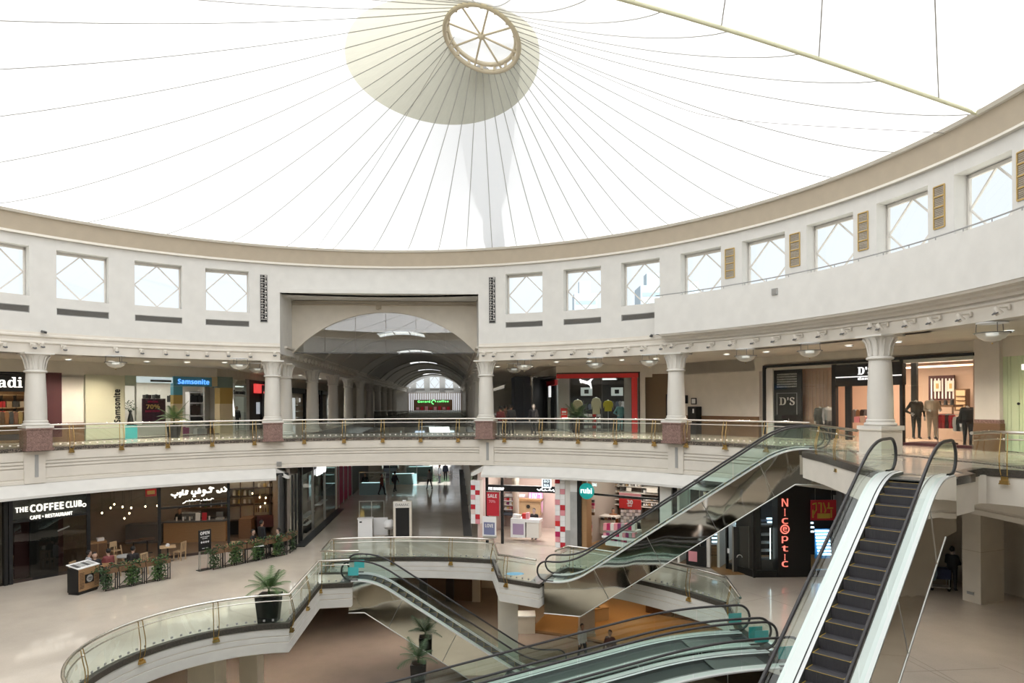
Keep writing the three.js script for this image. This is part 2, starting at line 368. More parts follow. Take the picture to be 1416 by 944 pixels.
  const loop = (r, dy) => prep(new THREE.TubeGeometry(new THREE.CatmullRomCurve3(Array.from({ length: 36 }, (_, i) => new V3(...rp(i / 36 * 2 * Math.PI, r, dy))), true), 72, .1, 8, true));
  mesh('outer_ring', loop(rho, -.1), M.ringSteel, wheel);
  mesh('inner_ring', loop(rho - .12, .12), M.ringSteel, wheel);
  for (let i = 0; i < 8; i++) mesh('spoke', rod([0, .06, 0], rp(i / 8 * 2 * Math.PI + .2, rho), .045), M.ringSteel, wheel);
  mesh('hub', ball(.16, 0, .06, 0), M.ringSteel, wheel);
  for (let i = 0; i < 16; i++) mesh('cleat', put(box(.12, .22, .08), ...rp(i / 16 * 2 * Math.PI, rho - .1, -.02)), M.ringSteel, wheel);
  const up = new V3().crossVectors(e1, e2).normalize(); if (up.y < 0) up.negate();
  mesh('weather_cap', grid((a, b) => { const k = b * Math.PI / 2, q = rp(a * 2 * Math.PI, rho * Math.cos(k) + .02, .15); return [q[0] + up.x * .8 * Math.sin(k), q[1] + up.y * .8 * Math.sin(k), q[2] + up.z * .8 * Math.sin(k)]; }, 32, 5), M.fabric, wheel);
  { const b = rp(Math.PI * .5, rho * 1.5, -.1); mesh('pinnacle', rod([b[0], b[1] + .3, b[2]], [b[0] + up.x * 4.2, b[1] + 4.9, b[2] + up.z * 4.2], .6, .02, 14), M.seam, wheel); }
  for (const [x, y, l] of [[437, 345, 'thin dark cable from the roof ring down to the beam near the arcade'], [1305, 184, 'thin dark cable from the roof ring to the beam above the balcony']]) {
    const b = cyl(x, y, RB - .1), a = ctr.clone().add(new V3(x < 700 ? -1.1 : 1.3, -.3, .6)), m = a.clone().lerp(b, .5); m.y -= x < 700 ? .35 : 1.3;
    tag(mesh('roof_cable', tube([a, m, b], .012, 30, 6), M.cable), l, 'cable');
  }
}

// ---------------------------------------------------------------- drum wall above the galleries
const WIN_L = [-56.1, -46.95, -37.6, -28.3], WIN_R = [18.4, 28, 37.4, 46.8, 56.05, 65.2, 74.3, 83.4, 92.6, 101.8], WW = 3.07;
const WINS = [-74.5, -65.3, ...WIN_L, ...WIN_R];
const WT = .62, Y_SILL = 12.76, Y_HEAD = 15.0, Y_TOP = 15.5, Y_ENT = 11.15;
{
  const w = structGroup('wall_drum', 'white curved drum wall with square windows under the tent', 'wall');
  const solid = (a0, a1, y0 = Y_ENT, y1 = Y_TOP) => mesh('wall_piece', ringSweep(rect(R, R + WT, y0, y1), a0, a1), M.wall, w);
  let a = -180;
  const cuts = [...WINS.filter((x) => x < -10).map((c) => [c - WW, c + WW, 'w']), [-20.75, 10.9, 'o'], ...WINS.filter((x) => x > 0).map((c) => [c - WW, c + WW, 'w'])];
  for (const [c0, c1, k] of cuts) {
    solid(a, c0);
    if (k === 'o') solid(c0, c1, 13.95, Y_TOP);
    else {
      solid(c0, c1, Y_HEAD, Y_TOP);
      if (c0 < 40) { solid(c0, c1, 12.32, Y_SILL); solid(c0, c1, Y_ENT, 12.0); mesh('wall_piece', ringSweep(rect(R + .12, R + WT, 12.0, 12.32), c0, c1), M.darkGrey, w); }
      else solid(c0, c1, Y_ENT, Y_SILL);
    }
    a = c1;
  }
  solid(a, 180);
  // big rectangular recess with the arcade's arch in its back wall
  const rec = structGroup('wall_arch', 'cream wall with a wide segmental arch at the mouth of the arcade', 'wall');
  const hs = 5.45, u0 = 22.0, ySp = 10.85, rise = 2.42, rad = (5.38 * 5.38 + rise * rise) / (2 * rise);
  const arch = []; for (let i = 0; i <= 32; i++) { const x = -5.38 + 10.76 * i / 32; arch.push([x, ySp + rise - rad + Math.sqrt(rad * rad - x * x)]); }
  const sh = [[-5.9, ySp], [-5.9, 14.3], [5.9, 14.3], [5.9, ySp], ...arch.slice().reverse()];
  const bw = mesh('back_wall', put(ext(sh, .3, -.3), ...cor(u0, 0, 0).toArray(), 0, COR_RY), M.creamWarm, rec);
  for (const s of [-1, 1]) mesh('jamb', put(box(.35, 3.6, 3.4), ...cor(20.95, s * (hs + .17), 12.4).toArray(), 0, COR_RY), M.wall, rec);
  mesh('soffit', put(box(10.9, .2, 3.0), ...cor(20.8, 0, 14.05).toArray(), 0, COR_RY), M.wall, rec);
  for (const [y, d] of [[13.86, .16], [13.7, .08]]) mesh('moulding', put(box(10.8, .06, .1), ...cor(u0 - d / 2, 0, y).toArray(), 0, COR_RY), M.band, rec);
  // glazed lunette in the arch, open below
  const g = thing('arch_glazing', 'grey glass lunette filling the arch above the arcade mouth', 'glazing', cor(u0 + .12, 0, 0), COR_RY);
  const bays = 6; for (let i = 0; i < bays; i++) {
    const x0 = -5.36 + 10.72 * i / bays + .012, x1 = -5.36 + 10.72 * (i + 1) / bays - .012, top = [];
    for (let k = 0; k <= 6; k++) { const x = x1 + (x0 - x1) * k / 6; top.push([x, Math.max(ySp + .03, ySp + rise - rad + Math.sqrt(rad * rad - x * x) - .01)]); }
    mesh('pane', put(prep(new THREE.ShapeGeometry(shapeOf([[x0, ySp], [x1, ySp], ...top]))), 0, 0, 0), M.lunette, g);
  }
  mesh('bottom_rail', box(10.7, .05, .05, 0, ySp, 0), M.darkGrey, g);
  // sensor above the arch
  tag(mesh('ceiling_sensor', put(merge([box(.3, .22, .18), cylg(.07, .07, .1, 0, -.16, .08)]), ...cor(u0 - .1, -.4, 13.55).toArray(), 0, COR_RY), M.band), 'small beige sensor box high above the arch', 'sensor');
}
// beige ring beam under the fabric
{
  const b = structGroup('trim_1', 'beige ring beam with pale mouldings running under the tent', 'trim');
  mesh('beam', ringSweep([[R - .05, 15.55], [R + WT, 15.55], [R + WT, 16.5], [R - .25, 16.5], [R - .25, 16.3]], -180, 180), M.band, b);
  mesh('lower_moulding', ringSweep([[R - .16, 15.47], [R + .3, 15.47], [R + .3, 15.6], [R - .06, 15.6], [R - .1, 15.55]], -180, 180), M.trim, b);
  mesh('upper_moulding', ringSweep([[R - .38, 16.32], [R + .2, 16.32], [R + .2, 16.42], [R - .45, 16.42]], -180, 180), M.trim, b);
}
// windows of the drum
WINS.forEach((c, i) => {
  const side = c < 0 ? 'on the cafe side of the arcade' : c < 45 ? 'on the sportswear side of the arcade' : 'above the balcony';
  const g = thing('window_' + (i + 1), `square drum window with diamond glazing bars, ${side}`, 'window', pol(c, R + .5), -c * D2R, 'square drum windows ' + side);
  g.userData.kind = 'structure';
  const hw = (R + .5) * Math.sin(WW * D2R) - .01, y0 = Y_SILL + .02, y1 = Y_HEAD - .02, ym = (y0 + y1) / 2, fw = .07, a = hw - fw, b = (y1 - y0) / 2 - fw;
  mesh('frame', [box(2 * hw, fw, .1, 0, y0 + fw / 2), box(2 * hw, fw * 1.6, .1, 0, y1 - fw * .8), box(fw, y1 - y0, .1, -hw + fw / 2, ym), box(fw, y1 - y0, .1, hw - fw / 2, ym)], M.offWhite, g);
  for (const [p, q] of [[[-a, ym], [0, ym + b]], [[0, ym + b], [a, ym]], [[a, ym], [0, ym - b]], [[0, ym - b], [-a, ym]]]) mesh('glazing_bar', bar([p[0], p[1], 0], [q[0], q[1], 0], .055, .06), M.offWhite, g);
  mesh('pane', put(prep(new THREE.PlaneGeometry(2 * a, 2 * b)), 0, ym, -.02), M.skyGlass, g);
  if (c < 40) {
    const v = thing('air_grille', `grey louvred air grille under a drum window, ${side}`, 'grille', pol(c, R + .04), -c * D2R, 'louvred grilles under drum windows ' + side);
    const w = R * Math.sin(WW * D2R) * 2;
    mesh('grille_frame', [box(w, .03, .06, 0, 12.02), box(w, .03, .06, 0, 12.3), box(.03, .3, .06, -w / 2 + .015, 12.16), box(.03, .3, .06, w / 2 - .015, 12.16)], M.grey, v);
    const s = []; for (let k = 0; k < 7; k++) s.push(box(w - .06, .012, .05, 0, 12.055 + k * .037, 0, 0, .6));
    mesh('louvres', s, M.louvre, v);
  }
});
// narrow lattice strips either side of the recess, bronze vents on the right
for (const [c, s] of [[-23.1, 'left'], [13.15, 'right']]) {
  const g = thing('lattice_strip', 'dark pierced lattice strip', 'grille', pol(c, R - .01), -c * D2R);
  g.userData.label = s === 'left' ? 'dark pierced lattice strip at the arcade recess, on the luggage shop side' : 'dark pierced lattice strip at the arcade recess, on the sportswear shop side';
  mesh('backing', box(.36, 2.55, .02, 0, 13.58, -.01), M.blackMat, g);
  const l = []; for (let i = 0; i < 9; i++) { const y = 12.45 + i * .283; l.push(box(.34, .02, .03, 0, y, .01), box(.02, .2, .03, -.09, y + .12, .01), box(.02, .16, .03, .08, y + .2, .01), box(.14, .02, .03, -.08, y + .16, .01), box(.1, .06, .03, .1, y + .09, .01)); }
  mesh('lattice', l, M.offWhite, g);
  mesh('frame', [box(.03, 2.55, .04, -.17, 13.58, .01), box(.03, 2.55, .04, .17, 13.58, .01), box(.37, .03, .04, 0, 12.31, .01), box(.37, .03, .04, 0, 14.85, .01)], M.lattice, g);
}
for (const [x0, y0, x1, y1, nth] of [[1003, 344, 1015.5, 384, 'first'], [1092.5, 323, 1106, 368, 'second'], [1187, 294, 1200.5, 345.5, 'third'], [1291.5, 257, 1306.5, 315, 'fourth'], [1407, 208, 1424, 275, 'fifth']]) {
  const a = cyl((x0 + x1) / 2, y0), b = cyl((x0 + x1) / 2, y1), w = Math.abs(cyl(x1, y0).az - cyl(x0, y0).az) * D2R * R, h = a.y - b.y;
  const g = thing('bronze_vent', `tall bronze louvred vent between drum windows, ${nth} from the balcony end`, 'vent', pol(a.az, R - .01, b.y), -a.az * D2R, 'bronze vents on the drum wall');
  mesh('vent_frame', [box(.04, h, .05, -w / 2, h / 2), box(.04, h, .05, w / 2, h / 2), ...[0, .25, .5, .75, 1].map((t) => box(w, .04, .05, 0, h * t))], M.tan, g);
  const s = []; for (let k = 0; k < 24; k++) s.push(box(w - .03, .012, .04, 0, h * (k + .5) / 24, 0, 0, .6));
  mesh('louvres', s, M.bronzeGrille, g); mesh('backing', box(w, h, .01, 0, h / 2, -.02), M.darkGrey, g);
}
// hazy towers outside, seen through the windows
for (const [x, y, w, t, lb] of [[808, 408, 5, 150, 'pale distant tower seen through the second window from the arcade, sportswear side'], [903, 398, 7, 150, 'pale distant tower seen through the third window from the arcade, sportswear side'], [957, 408, 5, 160, 'pale low block seen through a window above the balcony end']]) {
  const p = atDist(x, y, t), g = thing('distant_tower', lb, 'building', [p.x, L0 - 2, p.z]);
  const h = p.y - L0 + 2; mesh('tower_body', [boxOn(w, h, w), boxOn(w * .5, 3, w * .5, 0, h, 0)], std(.30, .36, .40, .9), g);
  for (let i = 0; i < 5; i++) mesh('window_band', box(w * .9, .8, .1, 0, h - 2 - i * 3, w / 2), std(.2, .26, .3, .4), g);
}

// ---------------------------------------------------------------- entablature, gallery floor edge, balcony
{
  const pr = [[R + .9, 10.2], [R - .02, 10.2], [R - .02, 10.62], [R - .1, 10.66], [R - .1, 10.72], [R - .04, 10.76], [R - .04, 10.9], [R - .12, 10.95], [R - .12, 11.02], [R - .03, 11.06], [R - .03, 11.16], [R + .9, 11.16]];
  const e = structGroup('trim_2', 'cream moulded entablature carried by the gallery columns', 'trim');
  mesh('entablature', ringSweep(pr, -180, -20.75), M.cream, e); mesh('entablature', ringSweep(pr, 10.9, 180), M.cream, e);
  const f = structGroup('trim_3', 'cream grooved fascia of the upper gallery floor', 'trim');
  const G = .06, ys = [5.33, 5.18, 5.03], fp = [[R + .6, 5.77], [R, 5.77]];
  for (const y of ys) fp.push([R, y + .022], [R + G, y + .022], [R + G, y - .022], [R, y - .022]);
  fp.push([R, 4.56], [R + .03, 4.54], [R + .03, 4.5], [R - .03, 4.48], [R - .03, 4.33], [R + .6, 4.33]);
  mesh('fascia', ringSweep(fp, -180, 180), M.cream, f);
  for (const [a, l] of [[-52.6, 'cream pilaster panel with grey slot above the cafe sign'], [12.1, 'cream pilaster panel with grey slot above the corner of the make-up shop'], [42.9, 'cream pilaster panel with grey slot above the mirror-clad escalator']]) {
    const k = thing('fascia_pilaster', l, 'pilaster', pol(a, R - .03), -a * D2R, 'pilasters on the gallery fascia');
    mesh('panel', box(.82, 1.42, .1, 0, 5.06, 0), M.cream, k); mesh('slot', box(.14, 1.0, .04, .06, 5.12, .05), M.grey, k);
  }
  // flared pale canopy lip over the lower shopfronts
  const lip = [[R + .05, 4.36], [R - .72, 3.86], [R - .72, 3.74], [R - .6, 3.74], [R + .4, 4.2]];
  const c = structGroup('trim_4', 'flared pale canopy lip above the lower shopfronts', 'trim');
  mesh('canopy_lip', ringSweep(lip, -180, -21.5), M.wall, c); mesh('canopy_lip', ringSweep(lip, 11.6, 53), M.wall, c); mesh('canopy_lip', ringSweep(lip, 100, 180), M.wall, c);
  const lp = [[-.05, 4.36], [.72, 3.86], [.72, 3.74], [.6, 3.74], [-.4, 4.2]];
  const toP = (u, v) => { const p = cor(u, v); return [p.x, p.z]; };
  const cl = pol(-21.5, R), crr = pol(11.6, R);
  mesh('canopy_return', sweep(lp, [[cl.x, cl.z], toP(24, -5.75), toP(60, -5.75)]), M.wall, c);
  mesh('canopy_return', sweep(lp, [toP(60, 5.7), toP(24, 5.7), [crr.x, crr.z]]), M.wall, c);
  // balcony on the right
  const bal = structGroup('wall_balcony', 'smooth white curved balcony parapet above the menswear shop', 'balcony');
  const R2 = 19.2;
  mesh('parapet', ringSweep([[R2, 11.1], [R + .1, 11.1], [R + .1, 11.3], [R2 + .2, 11.3], [R2 + .2, 12.86], [R2, 12.86]], 40.9, 180), M.wall, bal);
  mesh('parapet_end', ringSweep(rect(R2, R + .1, 11.1, 12.86), 40.9, 41.4), M.wall, bal);
  mesh('corbel', ringSweep([[R + .05, 10.78], [R - .15, 10.8], [R - .2, 10.88], [R - .42, 10.92], [R - .45, 11.0], [R2 + .08, 11.02], [R2 + .04, 11.1], [R + .05, 11.1]], 41.5, 180), M.cream, bal);
  const rl = thing('balcony_rail', 'slim grey rail along the top of the white balcony', 'railing');
  mesh('rail', ringSweep(circ(.025, 12.99).map(([x, y]) => [R2 + .1 + x, y]), 40.9, 178), M.grey, rl);
  for (let a = 42; a < 178; a += 3.2) mesh('rail_post', put(cylg(.015, .015, .14), ...pol(a, R2 + .1, 12.85).toArray()), M.grey, rl);
}
// ---------------------------------------------------------------- outer shell of the place
const toPt = (p) => [p.x, p.z];
const corPt = (u, v) => toPt(cor(u, v));
// back wall of the upper gallery, as plan points: left run, then the arcade's outer walls, then right run
const GL = [[-27.4, -28.6], [-25.6, -33.3], [-23.2, -36.2], [-19.3, -43.6]];
const GR = [[2.9, -43.4], [8.9, -42.2], [10.5, -41.0], [13.2, -36.2], [18.3, -26.4], [19.9, -19.5], [19.6, -10]];
const END_U = 121;
{
  // roof over the galleries and side aisles
  const rf = structGroup('ceiling', 'warm cream flat ceiling of the upper gallery', 'ceiling');
  const ring = (r) => arcPts(-180, 179, r, 3);
  const outer = [[-30, -22], ...GL, corPt(27, -11.4), corPt(END_U, -11.4), corPt(END_U, -5.9), corPt(20, -5.9), ...arcPts(-20.75, -180, 20.4, 3), ...arcPts(180, 10.9, 20.4, 3), corPt(20, 5.9), corPt(END_U, 5.9), corPt(END_U, 10.7), corPt(25, 10.7), ...GR, [20, 0], [10, 8], [-12, 9], [-28, 0], [-31, -12]];
  const s = shapeOf(outer.map(([x, z]) => [x, -z]));
  mesh('gallery_ceiling', put(prep(new THREE.ExtrudeGeometry(s, { depth: .3, bevelEnabled: false })), 0, 10.2, 0, -Math.PI / 2), M.ceiling, rf);
  // back walls (the shopfronts stand in front of these)
  const bk = structGroup('wall_gallery', 'cream back wall of the upper gallery', 'wall');
  const wallSeg = (a, b, y0, y1, mat = M.creamWarm, t = .25) => mesh('wall_piece', sweep([[-t, y0], [0, y0], [0, y1], [-t, y1]], [a, b]), mat, bk);
  const fp = [...GR.slice(5), [20, 0], [10, 8], [-12, 9], [-28, 0], [-31, -12], [-30, -22], GL[0]];
  mesh('wall_piece', sweep([[0, L2], [.25, L2], [.25, 10.5], [0, 10.5]], fp), M.creamWarm, bk);
  const drop = (a, b, y0) => mesh('bulkhead', sweep([[0, y0], [-.2, y0], [-.2, 10.4], [0, 10.4]], [a, b]), M.ceiling, bk);
  drop(GL[0], GL[1], 9.35); drop(GL[1], GL[2], 9.35); drop(GL[2], GL[3], 9.35); drop(GL[3], corPt(70, -11.4), 9.3);
  drop(corPt(70, 10.7), GR[0], 9.3); drop(GR[0], GR[1], 9.4); drop(GR[1], GR[2], 9.6); drop(GR[2], GR[3], 9.5); drop(GR[3], GR[4], 9.45); drop(GR[4], GR[5], 9.45);

  // upper gallery floor with the bridge across the arcade mouth, side walks and the escalator landing
  const g = structGroup('floor', 'polished stone floor of the upper gallery', 'floor');
  const fo = [...arcPts(-180, 177, 20.35, 3)], far = [[-30, -22], ...GL, corPt(27, -11.4), corPt(END_U, -11.4), corPt(END_U, -5.4), corPt(26, -5.4), corPt(26, 5.4), corPt(END_U, 5.4), corPt(END_U, 10.7), corPt(25, 10.7), ...GR, [20, 0], [10, 8], [-12, 9], [-28, 0], [-31, -12]];
  mesh('gallery_floor', slab(far.map((p) => p), 4.6, L2, [fo]), M.floor2, g);
  const rv = [[.0, 4.33], [.25, 4.33], [.25, 5.78], [0, 5.78]];
  mesh('walk_edge', sweep([[0, 4.5], [.12, 4.5], [.12, 5.9], [0, 5.9]], [corPt(END_U, -5.4), corPt(26, -5.4), corPt(26, 5.4), corPt(END_U, 5.4)]), M.cream, g);
  mesh('stone_margin', ringSweep(rect(R - .03, R + .5, 5.77, 5.93), -180, 180), M.pebble, g);
  const lp = [[12.2, -27.3], [11.75, -25.5], [10.95, -25.1], [10.72, -22.9], [9.75, -17.45], [10.85, -16.45], [12.0, -17.3], [12.2, -17.95], [13.2, -18.7], [14.3, -17.2]];
  const lring = arcPts(91.7, 62.5, 20.1, 2);
  const pf = structGroup('floor', 'white fronted landing of the upper floor where two escalators arrive', 'landing');
  mesh('landing_slab', slab([...lp, ...lring], 4.95, 5.76), M.cream, pf);
  mesh('landing_top', slab([...lp, ...lring], 5.76, 5.9), M.floor2, pf);
  mesh('landing_edge', sweep([[.03, 5.72], [-.2, 5.72], [-.2, 5.93], [.03, 5.93]], lp), M.shoe, pf);
  const bx = flr(1344, 655, 5.77);
  mesh('landing_pier', box(.42, .78, .5, bx.x + .12, 5.36, bx.z - .1, -.2), M.cream, pf);
}
// ---------------------------------------------------------------- floor of the cafe level with its opening
const leftArc = []; for (let i = 0; i <= 26; i++) { const a = (238 - 144 * i / 26) * D2R; leftArc.push([-7.7 + 4.4 * Math.cos(a), -19.3 - 4.4 * Math.sin(a)]); }
const farArc = arcPts(-12.6, 16.9, 15.9, 2), rightArc = arcPts(31, 60.2, 15.9, 2);
const VOID = [...farArc, [-.6, -29.65], [1.1, -28.6], [1.75, -30.1], ...rightArc, [7.75, -22.9], [7.95, -19.1], [9.2, -17.5], [7.6, -13.2], [4, -9.2], [0, -6.6], [-5, -9], [-8.6, -13], ...leftArc, [-8.36, -28.72], [-7.05, -28.92], [-7.05, -30.75], [-8.8, -30.75]];
{
  const f = structGroup('floor', 'polished cream stone floor of the cafe level', 'floor');
  const out = [...arcPts(-180, -20, 27.5, 4), corPt(30, -9.5), corPt(END_U, -9.5), corPt(END_U, 9.5), corPt(30, 9.5), ...arcPts(22, 180, 27.5, 4)];
  mesh('stone_floor', slab(out, -.35, 0, [VOID]), M.floor1, f);
  // joints between the large stone slabs
  const j = []; for (let a = -50; a < 130; a += 12.2) { if (a > -17 && a < 8) continue; const p = pol(a + 1, 16.3), q = pol(a + 1, 19.9); j.push([p, q]); }
  for (const [p, q] of j) mesh('joint', sweep([[-.012, -.01], [.012, -.01], [.012, .002], [-.012, .002]], [toPt(p), toPt(q)]), M.joint, f);
  mesh('joint', ringSweep(rect(17.95, 17.975, -.01, .002), 20, 130), M.joint, f);
  for (let x = 8.6; x < 17; x += 2.9) mesh('joint', sweep([[-.012, -.01], [.012, -.01], [.012, .002], [-.012, .002]], [[x, -25.5 + (x - 8) * .9], [x + 2.6, -8]]), M.joint, f);
  for (const u of [24, 30, 36, 44, 54]) mesh('joint', sweep([[-.015, -.01], [.015, -.01], [.015, .002], [-.015, .002]], [corPt(u, -4.3), corPt(u, 4.9)]), M.joint, f);
  const ed = structGroup('trim_5', 'white grooved edge of the cafe floor around the opening', 'trim');
  const ep = [[.02, -.12], [.02, -.38], [-.01, -.39], [-.01, -.41], [.02, -.42], [.02, -.6], [-.01, -.61], [-.01, -.63], [.02, -.64], [.02, -.98], [-.3, -.98], [-.3, -.12]];
  mesh('white_fascia', sweep(ep, VOID, true), M.wall, ed);
  mesh('dark_edge', sweep([[.05, -.13], [.05, .06], [-.14, .06], [-.14, -.13]], VOID, true), M.shoe, ed);
  // underside of the slab
  mesh('slab_underside', slab(out, -1.0, -.36, [VOID.map(([x, z]) => { const k = 1; return [x, z]; })]), M.creamWarm, ed);
}
// ---------------------------------------------------------------- lowest floor
{
  const f = structGroup('floor', 'brown polished floor of the lowest level', 'floor');
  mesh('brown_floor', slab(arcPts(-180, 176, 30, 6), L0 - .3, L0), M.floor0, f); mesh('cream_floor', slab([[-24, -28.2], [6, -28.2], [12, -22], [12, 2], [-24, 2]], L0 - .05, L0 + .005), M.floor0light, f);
  const w = structGroup('wall_lower', 'cream outer wall of the lowest level', 'wall');
  mesh('wall_piece', ringSweep(rect(27, 27.4, L0, -.9), -180, 180, 4), M.creamWarm, w);
  // outer wall of the cafe level, behind the shops
  const w1 = structGroup('wall_outer', 'plain back wall behind the lower shops', 'wall');
  mesh('wall_piece', ringSweep(rect(27.2, 27.6, 0, 4.7), -180, -24, 4), M.creamWarm, w1);
  mesh('wall_piece', ringSweep(rect(27.2, 27.6, 0, 4.7), 30, 180, 4), M.creamWarm, w1);
  const c1 = structGroup('ceiling', 'ceiling over the lower shops', 'ceiling');
  mesh('shop_ceiling', ringSweep(rect(R + .05, 27.6, 4.33, 4.6), -180, -21, 4), M.ceiling, c1); mesh('shop_ceiling', ringSweep(rect(R + .05, 27.6, 4.33, 4.6), 12, 180, 4), M.ceiling, c1);
}
// ---------------------------------------------------------------- the long barrel-vaulted arcade
{
  const ySp = 10.95, half = 5.4, rise = 2.35, rad = (half * half + rise * rise) / (2 * rise), th = Math.asin(half / rad), cy = ySp + rise - rad;
  const v = structGroup('ceiling', 'plain barrel vault with bright skylight slots over the arcade', 'vault');
  const strip = (u0, u1, t0, t1, n, mat, parent, name, dr = 0) => {
    const pos = [], idx = [], uv = [];
    for (const u of [u0, u1]) for (let i = 0; i <= n; i++) { const t = t0 + (t1 - t0) * i / n, p = cor(u, (rad + dr) * Math.sin(t), cy + (rad + dr) * Math.cos(t)); pos.push(p.x, p.y, p.z); uv.push(t * rad, u); }
    for (let i = 0; i < n; i++) idx.push(i, i + 1, n + 2 + i, i, n + 2 + i, n + 1 + i);
    const g = new THREE.BufferGeometry(); g.setAttribute('position', new THREE.Float32BufferAttribute(pos, 3)); g.setAttribute('uv', new THREE.Float32BufferAttribute(uv, 2)); g.setIndex(idx); g.computeVertexNormals();
    return mesh(name, g, mat, parent);
  };
  const sk = [34, 52, 71, 90.5, 106], hs = Math.asin(1.8 / rad); let u = 22.2;
  for (const c of sk) {
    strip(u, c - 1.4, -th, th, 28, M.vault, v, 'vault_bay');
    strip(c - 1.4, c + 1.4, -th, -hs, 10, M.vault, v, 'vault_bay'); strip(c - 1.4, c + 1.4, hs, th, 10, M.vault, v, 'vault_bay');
    const k = thing('skylight', 'curved skylight slot in the crown of the arcade vault', 'skylight', [0, 0, 0], 0, 'skylights of the arcade vault');
    strip(c - 1.4, c + 1.4, -hs, hs, 8, M.skyGlass, k, 'pane', .1);
    for (const t of [-hs, -hs / 3, hs / 3, hs]) mesh('glazing_bar', bar(cor(c - 1.4, rad * Math.sin(t), cy + rad * Math.cos(t) + .05).toArray(), cor(c + 1.4, rad * Math.sin(t), cy + rad * Math.cos(t) + .05).toArray(), .07), M.offWhite, k);
    for (const uu of [c - 3.2, c + 3.2]) { const pts = []; for (let i = 0; i <= 24; i++) { const t = -th + 2 * th * i / 24; pts.push(cor(uu, (rad - .03) * Math.sin(t), cy + (rad - .03) * Math.cos(t))); } mesh('rib', tube(pts, .12, 48, 6), M.vault, v); }
    u = c + 1.4;
  }
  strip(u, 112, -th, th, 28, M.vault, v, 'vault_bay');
  { const k = thing('skylight', 'wide glazed vault over the far court at the end of the arcade', 'skylight'); for (let i = 0; i < 4; i++) strip(112 + i * 2.3, 114.25 + i * 2.3, -th, th, 20, M.opal, k, 'pane'); for (let i = 0; i < 5; i++) { const pts = []; for (let j = 0; j <= 16; j++) { const t = -th + 2 * th * j / 16; pts.push(cor(112 + i * 2.3, rad * Math.sin(t), cy + rad * Math.cos(t))); } mesh('glazing_rib', tube(pts, .06, 32, 5), M.offWhite, k); } }
  // cornice along both sides of the vault
  const co = structGroup('trim_6', 'moulded cornice along both sides of the arcade vault', 'trim');
  const cp = [[-.6, 10.15], [.05, 10.15], [.05, 10.5], [.14, 10.54], [.14, 10.6], [.08, 10.64], [.08, 10.78], [.3, 10.84], [.34, 10.95], [.5, 11.0], [.5, 11.1], [-.6, 11.1]];
  mesh('cornice', sweep(cp, [corPt(20.2, -5.8), corPt(END_U, -5.8)]), M.cream, co); mesh('cornice', sweep(cp, [corPt(END_U, 5.8), corPt(20.2, 5.8)]), M.cream, co);
  // carved corbels under the cornice
  for (const s of [-1, 1]) for (let i = 0; i < 26; i++) mesh('corbel', put(merge([box(.22, .16, .26, 0, 0, 0), box(.16, .12, .2, 0, -.14, 0)]), ...cor(20.8 + i * 1.1, s * 5.6, 10.74).toArray(), 0, COR_RY), M.cream, co);
  // end wall with windows and the shop with the green sign
  const ew = structGroup('wall_end', 'pale panelled end wall of the arcade', 'wall');
  mesh('end_panel', put(box(24, 8.6, .4), ...cor(END_U + .3, 0, 1.6 + .0).toArray(), 0, COR_RY), M.wall, ew);
  for (const x of [-8.6, 8.4]) mesh('wall_piece', put(box(6.2, 4.6, .4), ...cor(END_U + .3, x, 8.1).toArray(), 0, COR_RY), M.wall, ew);
  const rw = std(.52, .43, .38, .6);
  for (let i = 0; i < 30; i++) mesh('timber_slat', put(box(.24, 4.1, .16), ...cor(END_U - .05, -5.4 + i * .375, 7.95).toArray(), 0, COR_RY), rw, ew);
  for (const x of [-9, -4.4, -1.6, 1.6, 4.4, 9]) mesh('wall_piece', put(box(x % 9 === 0 ? 6 : 1.2, 4.2, .4), ...cor(END_U + .3, x, 12.1).toArray(), 0, COR_RY), M.wall, ew);
  mesh('wall_piece', put(box(12, 1.1, .4), ...cor(END_U + .3, 0, 10.4).toArray(), 0, COR_RY), M.wall, ew);
  for (const x of [-3, 0, 3]) {
    const k = thing('end_window', 'diamond barred window high in the far end wall of the arcade', 'window', cor(END_U + .3, x, 0), COR_RY, 'windows of the far end wall');
    mesh('pane', put(prep(new THREE.PlaneGeometry(1.9, 2.6)), 0, 12.2, 0), M.skyGlass, k);
    for (const [p, q] of [[[-.95, 12.2], [0, 13.4]], [[0, 13.4], [.95, 12.2]], [[.95, 12.2], [0, 11]], [[0, 11], [-.95, 12.2]]]) mesh('glazing_bar', bar([...p, .02], [...q, .02], .08), M.offWhite, k);
    mesh('vent', box(1.9, .35, .1, 0, 10.65, .22), M.louvre, k);
  }
  const sp = thing('far_shop', 'dark shopfront with green glowing lettering at the far end of the arcade', 'shop', cor(END_U - .3, -.3, 0), COR_RY);
  mesh('surround', [box(7.8, 2.2, .3, 0, 7.4, 0)], M.woodDark, sp);
  mesh('sign_lettering', [put(text('Gerard', fontB, 2.6, .5), -3.2, 7.9, .16), put(prep(new THREE.TorusGeometry(.4, .09, 6, 16, Math.PI * 1.5)), .1, 8.0, .2), put(text('coffee', fontB, 2.4, .45), .8, 7.95, .16)], glow(.05, .9, .12, 1.6), sp);
  for (let i = 0; i < 8; i++) mesh('display_item', box(.6, .5 + (i % 3) * .2, .2, -3.2 + i * .9, 6.7, .2), i % 2 ? M.red : M.pink, sp);
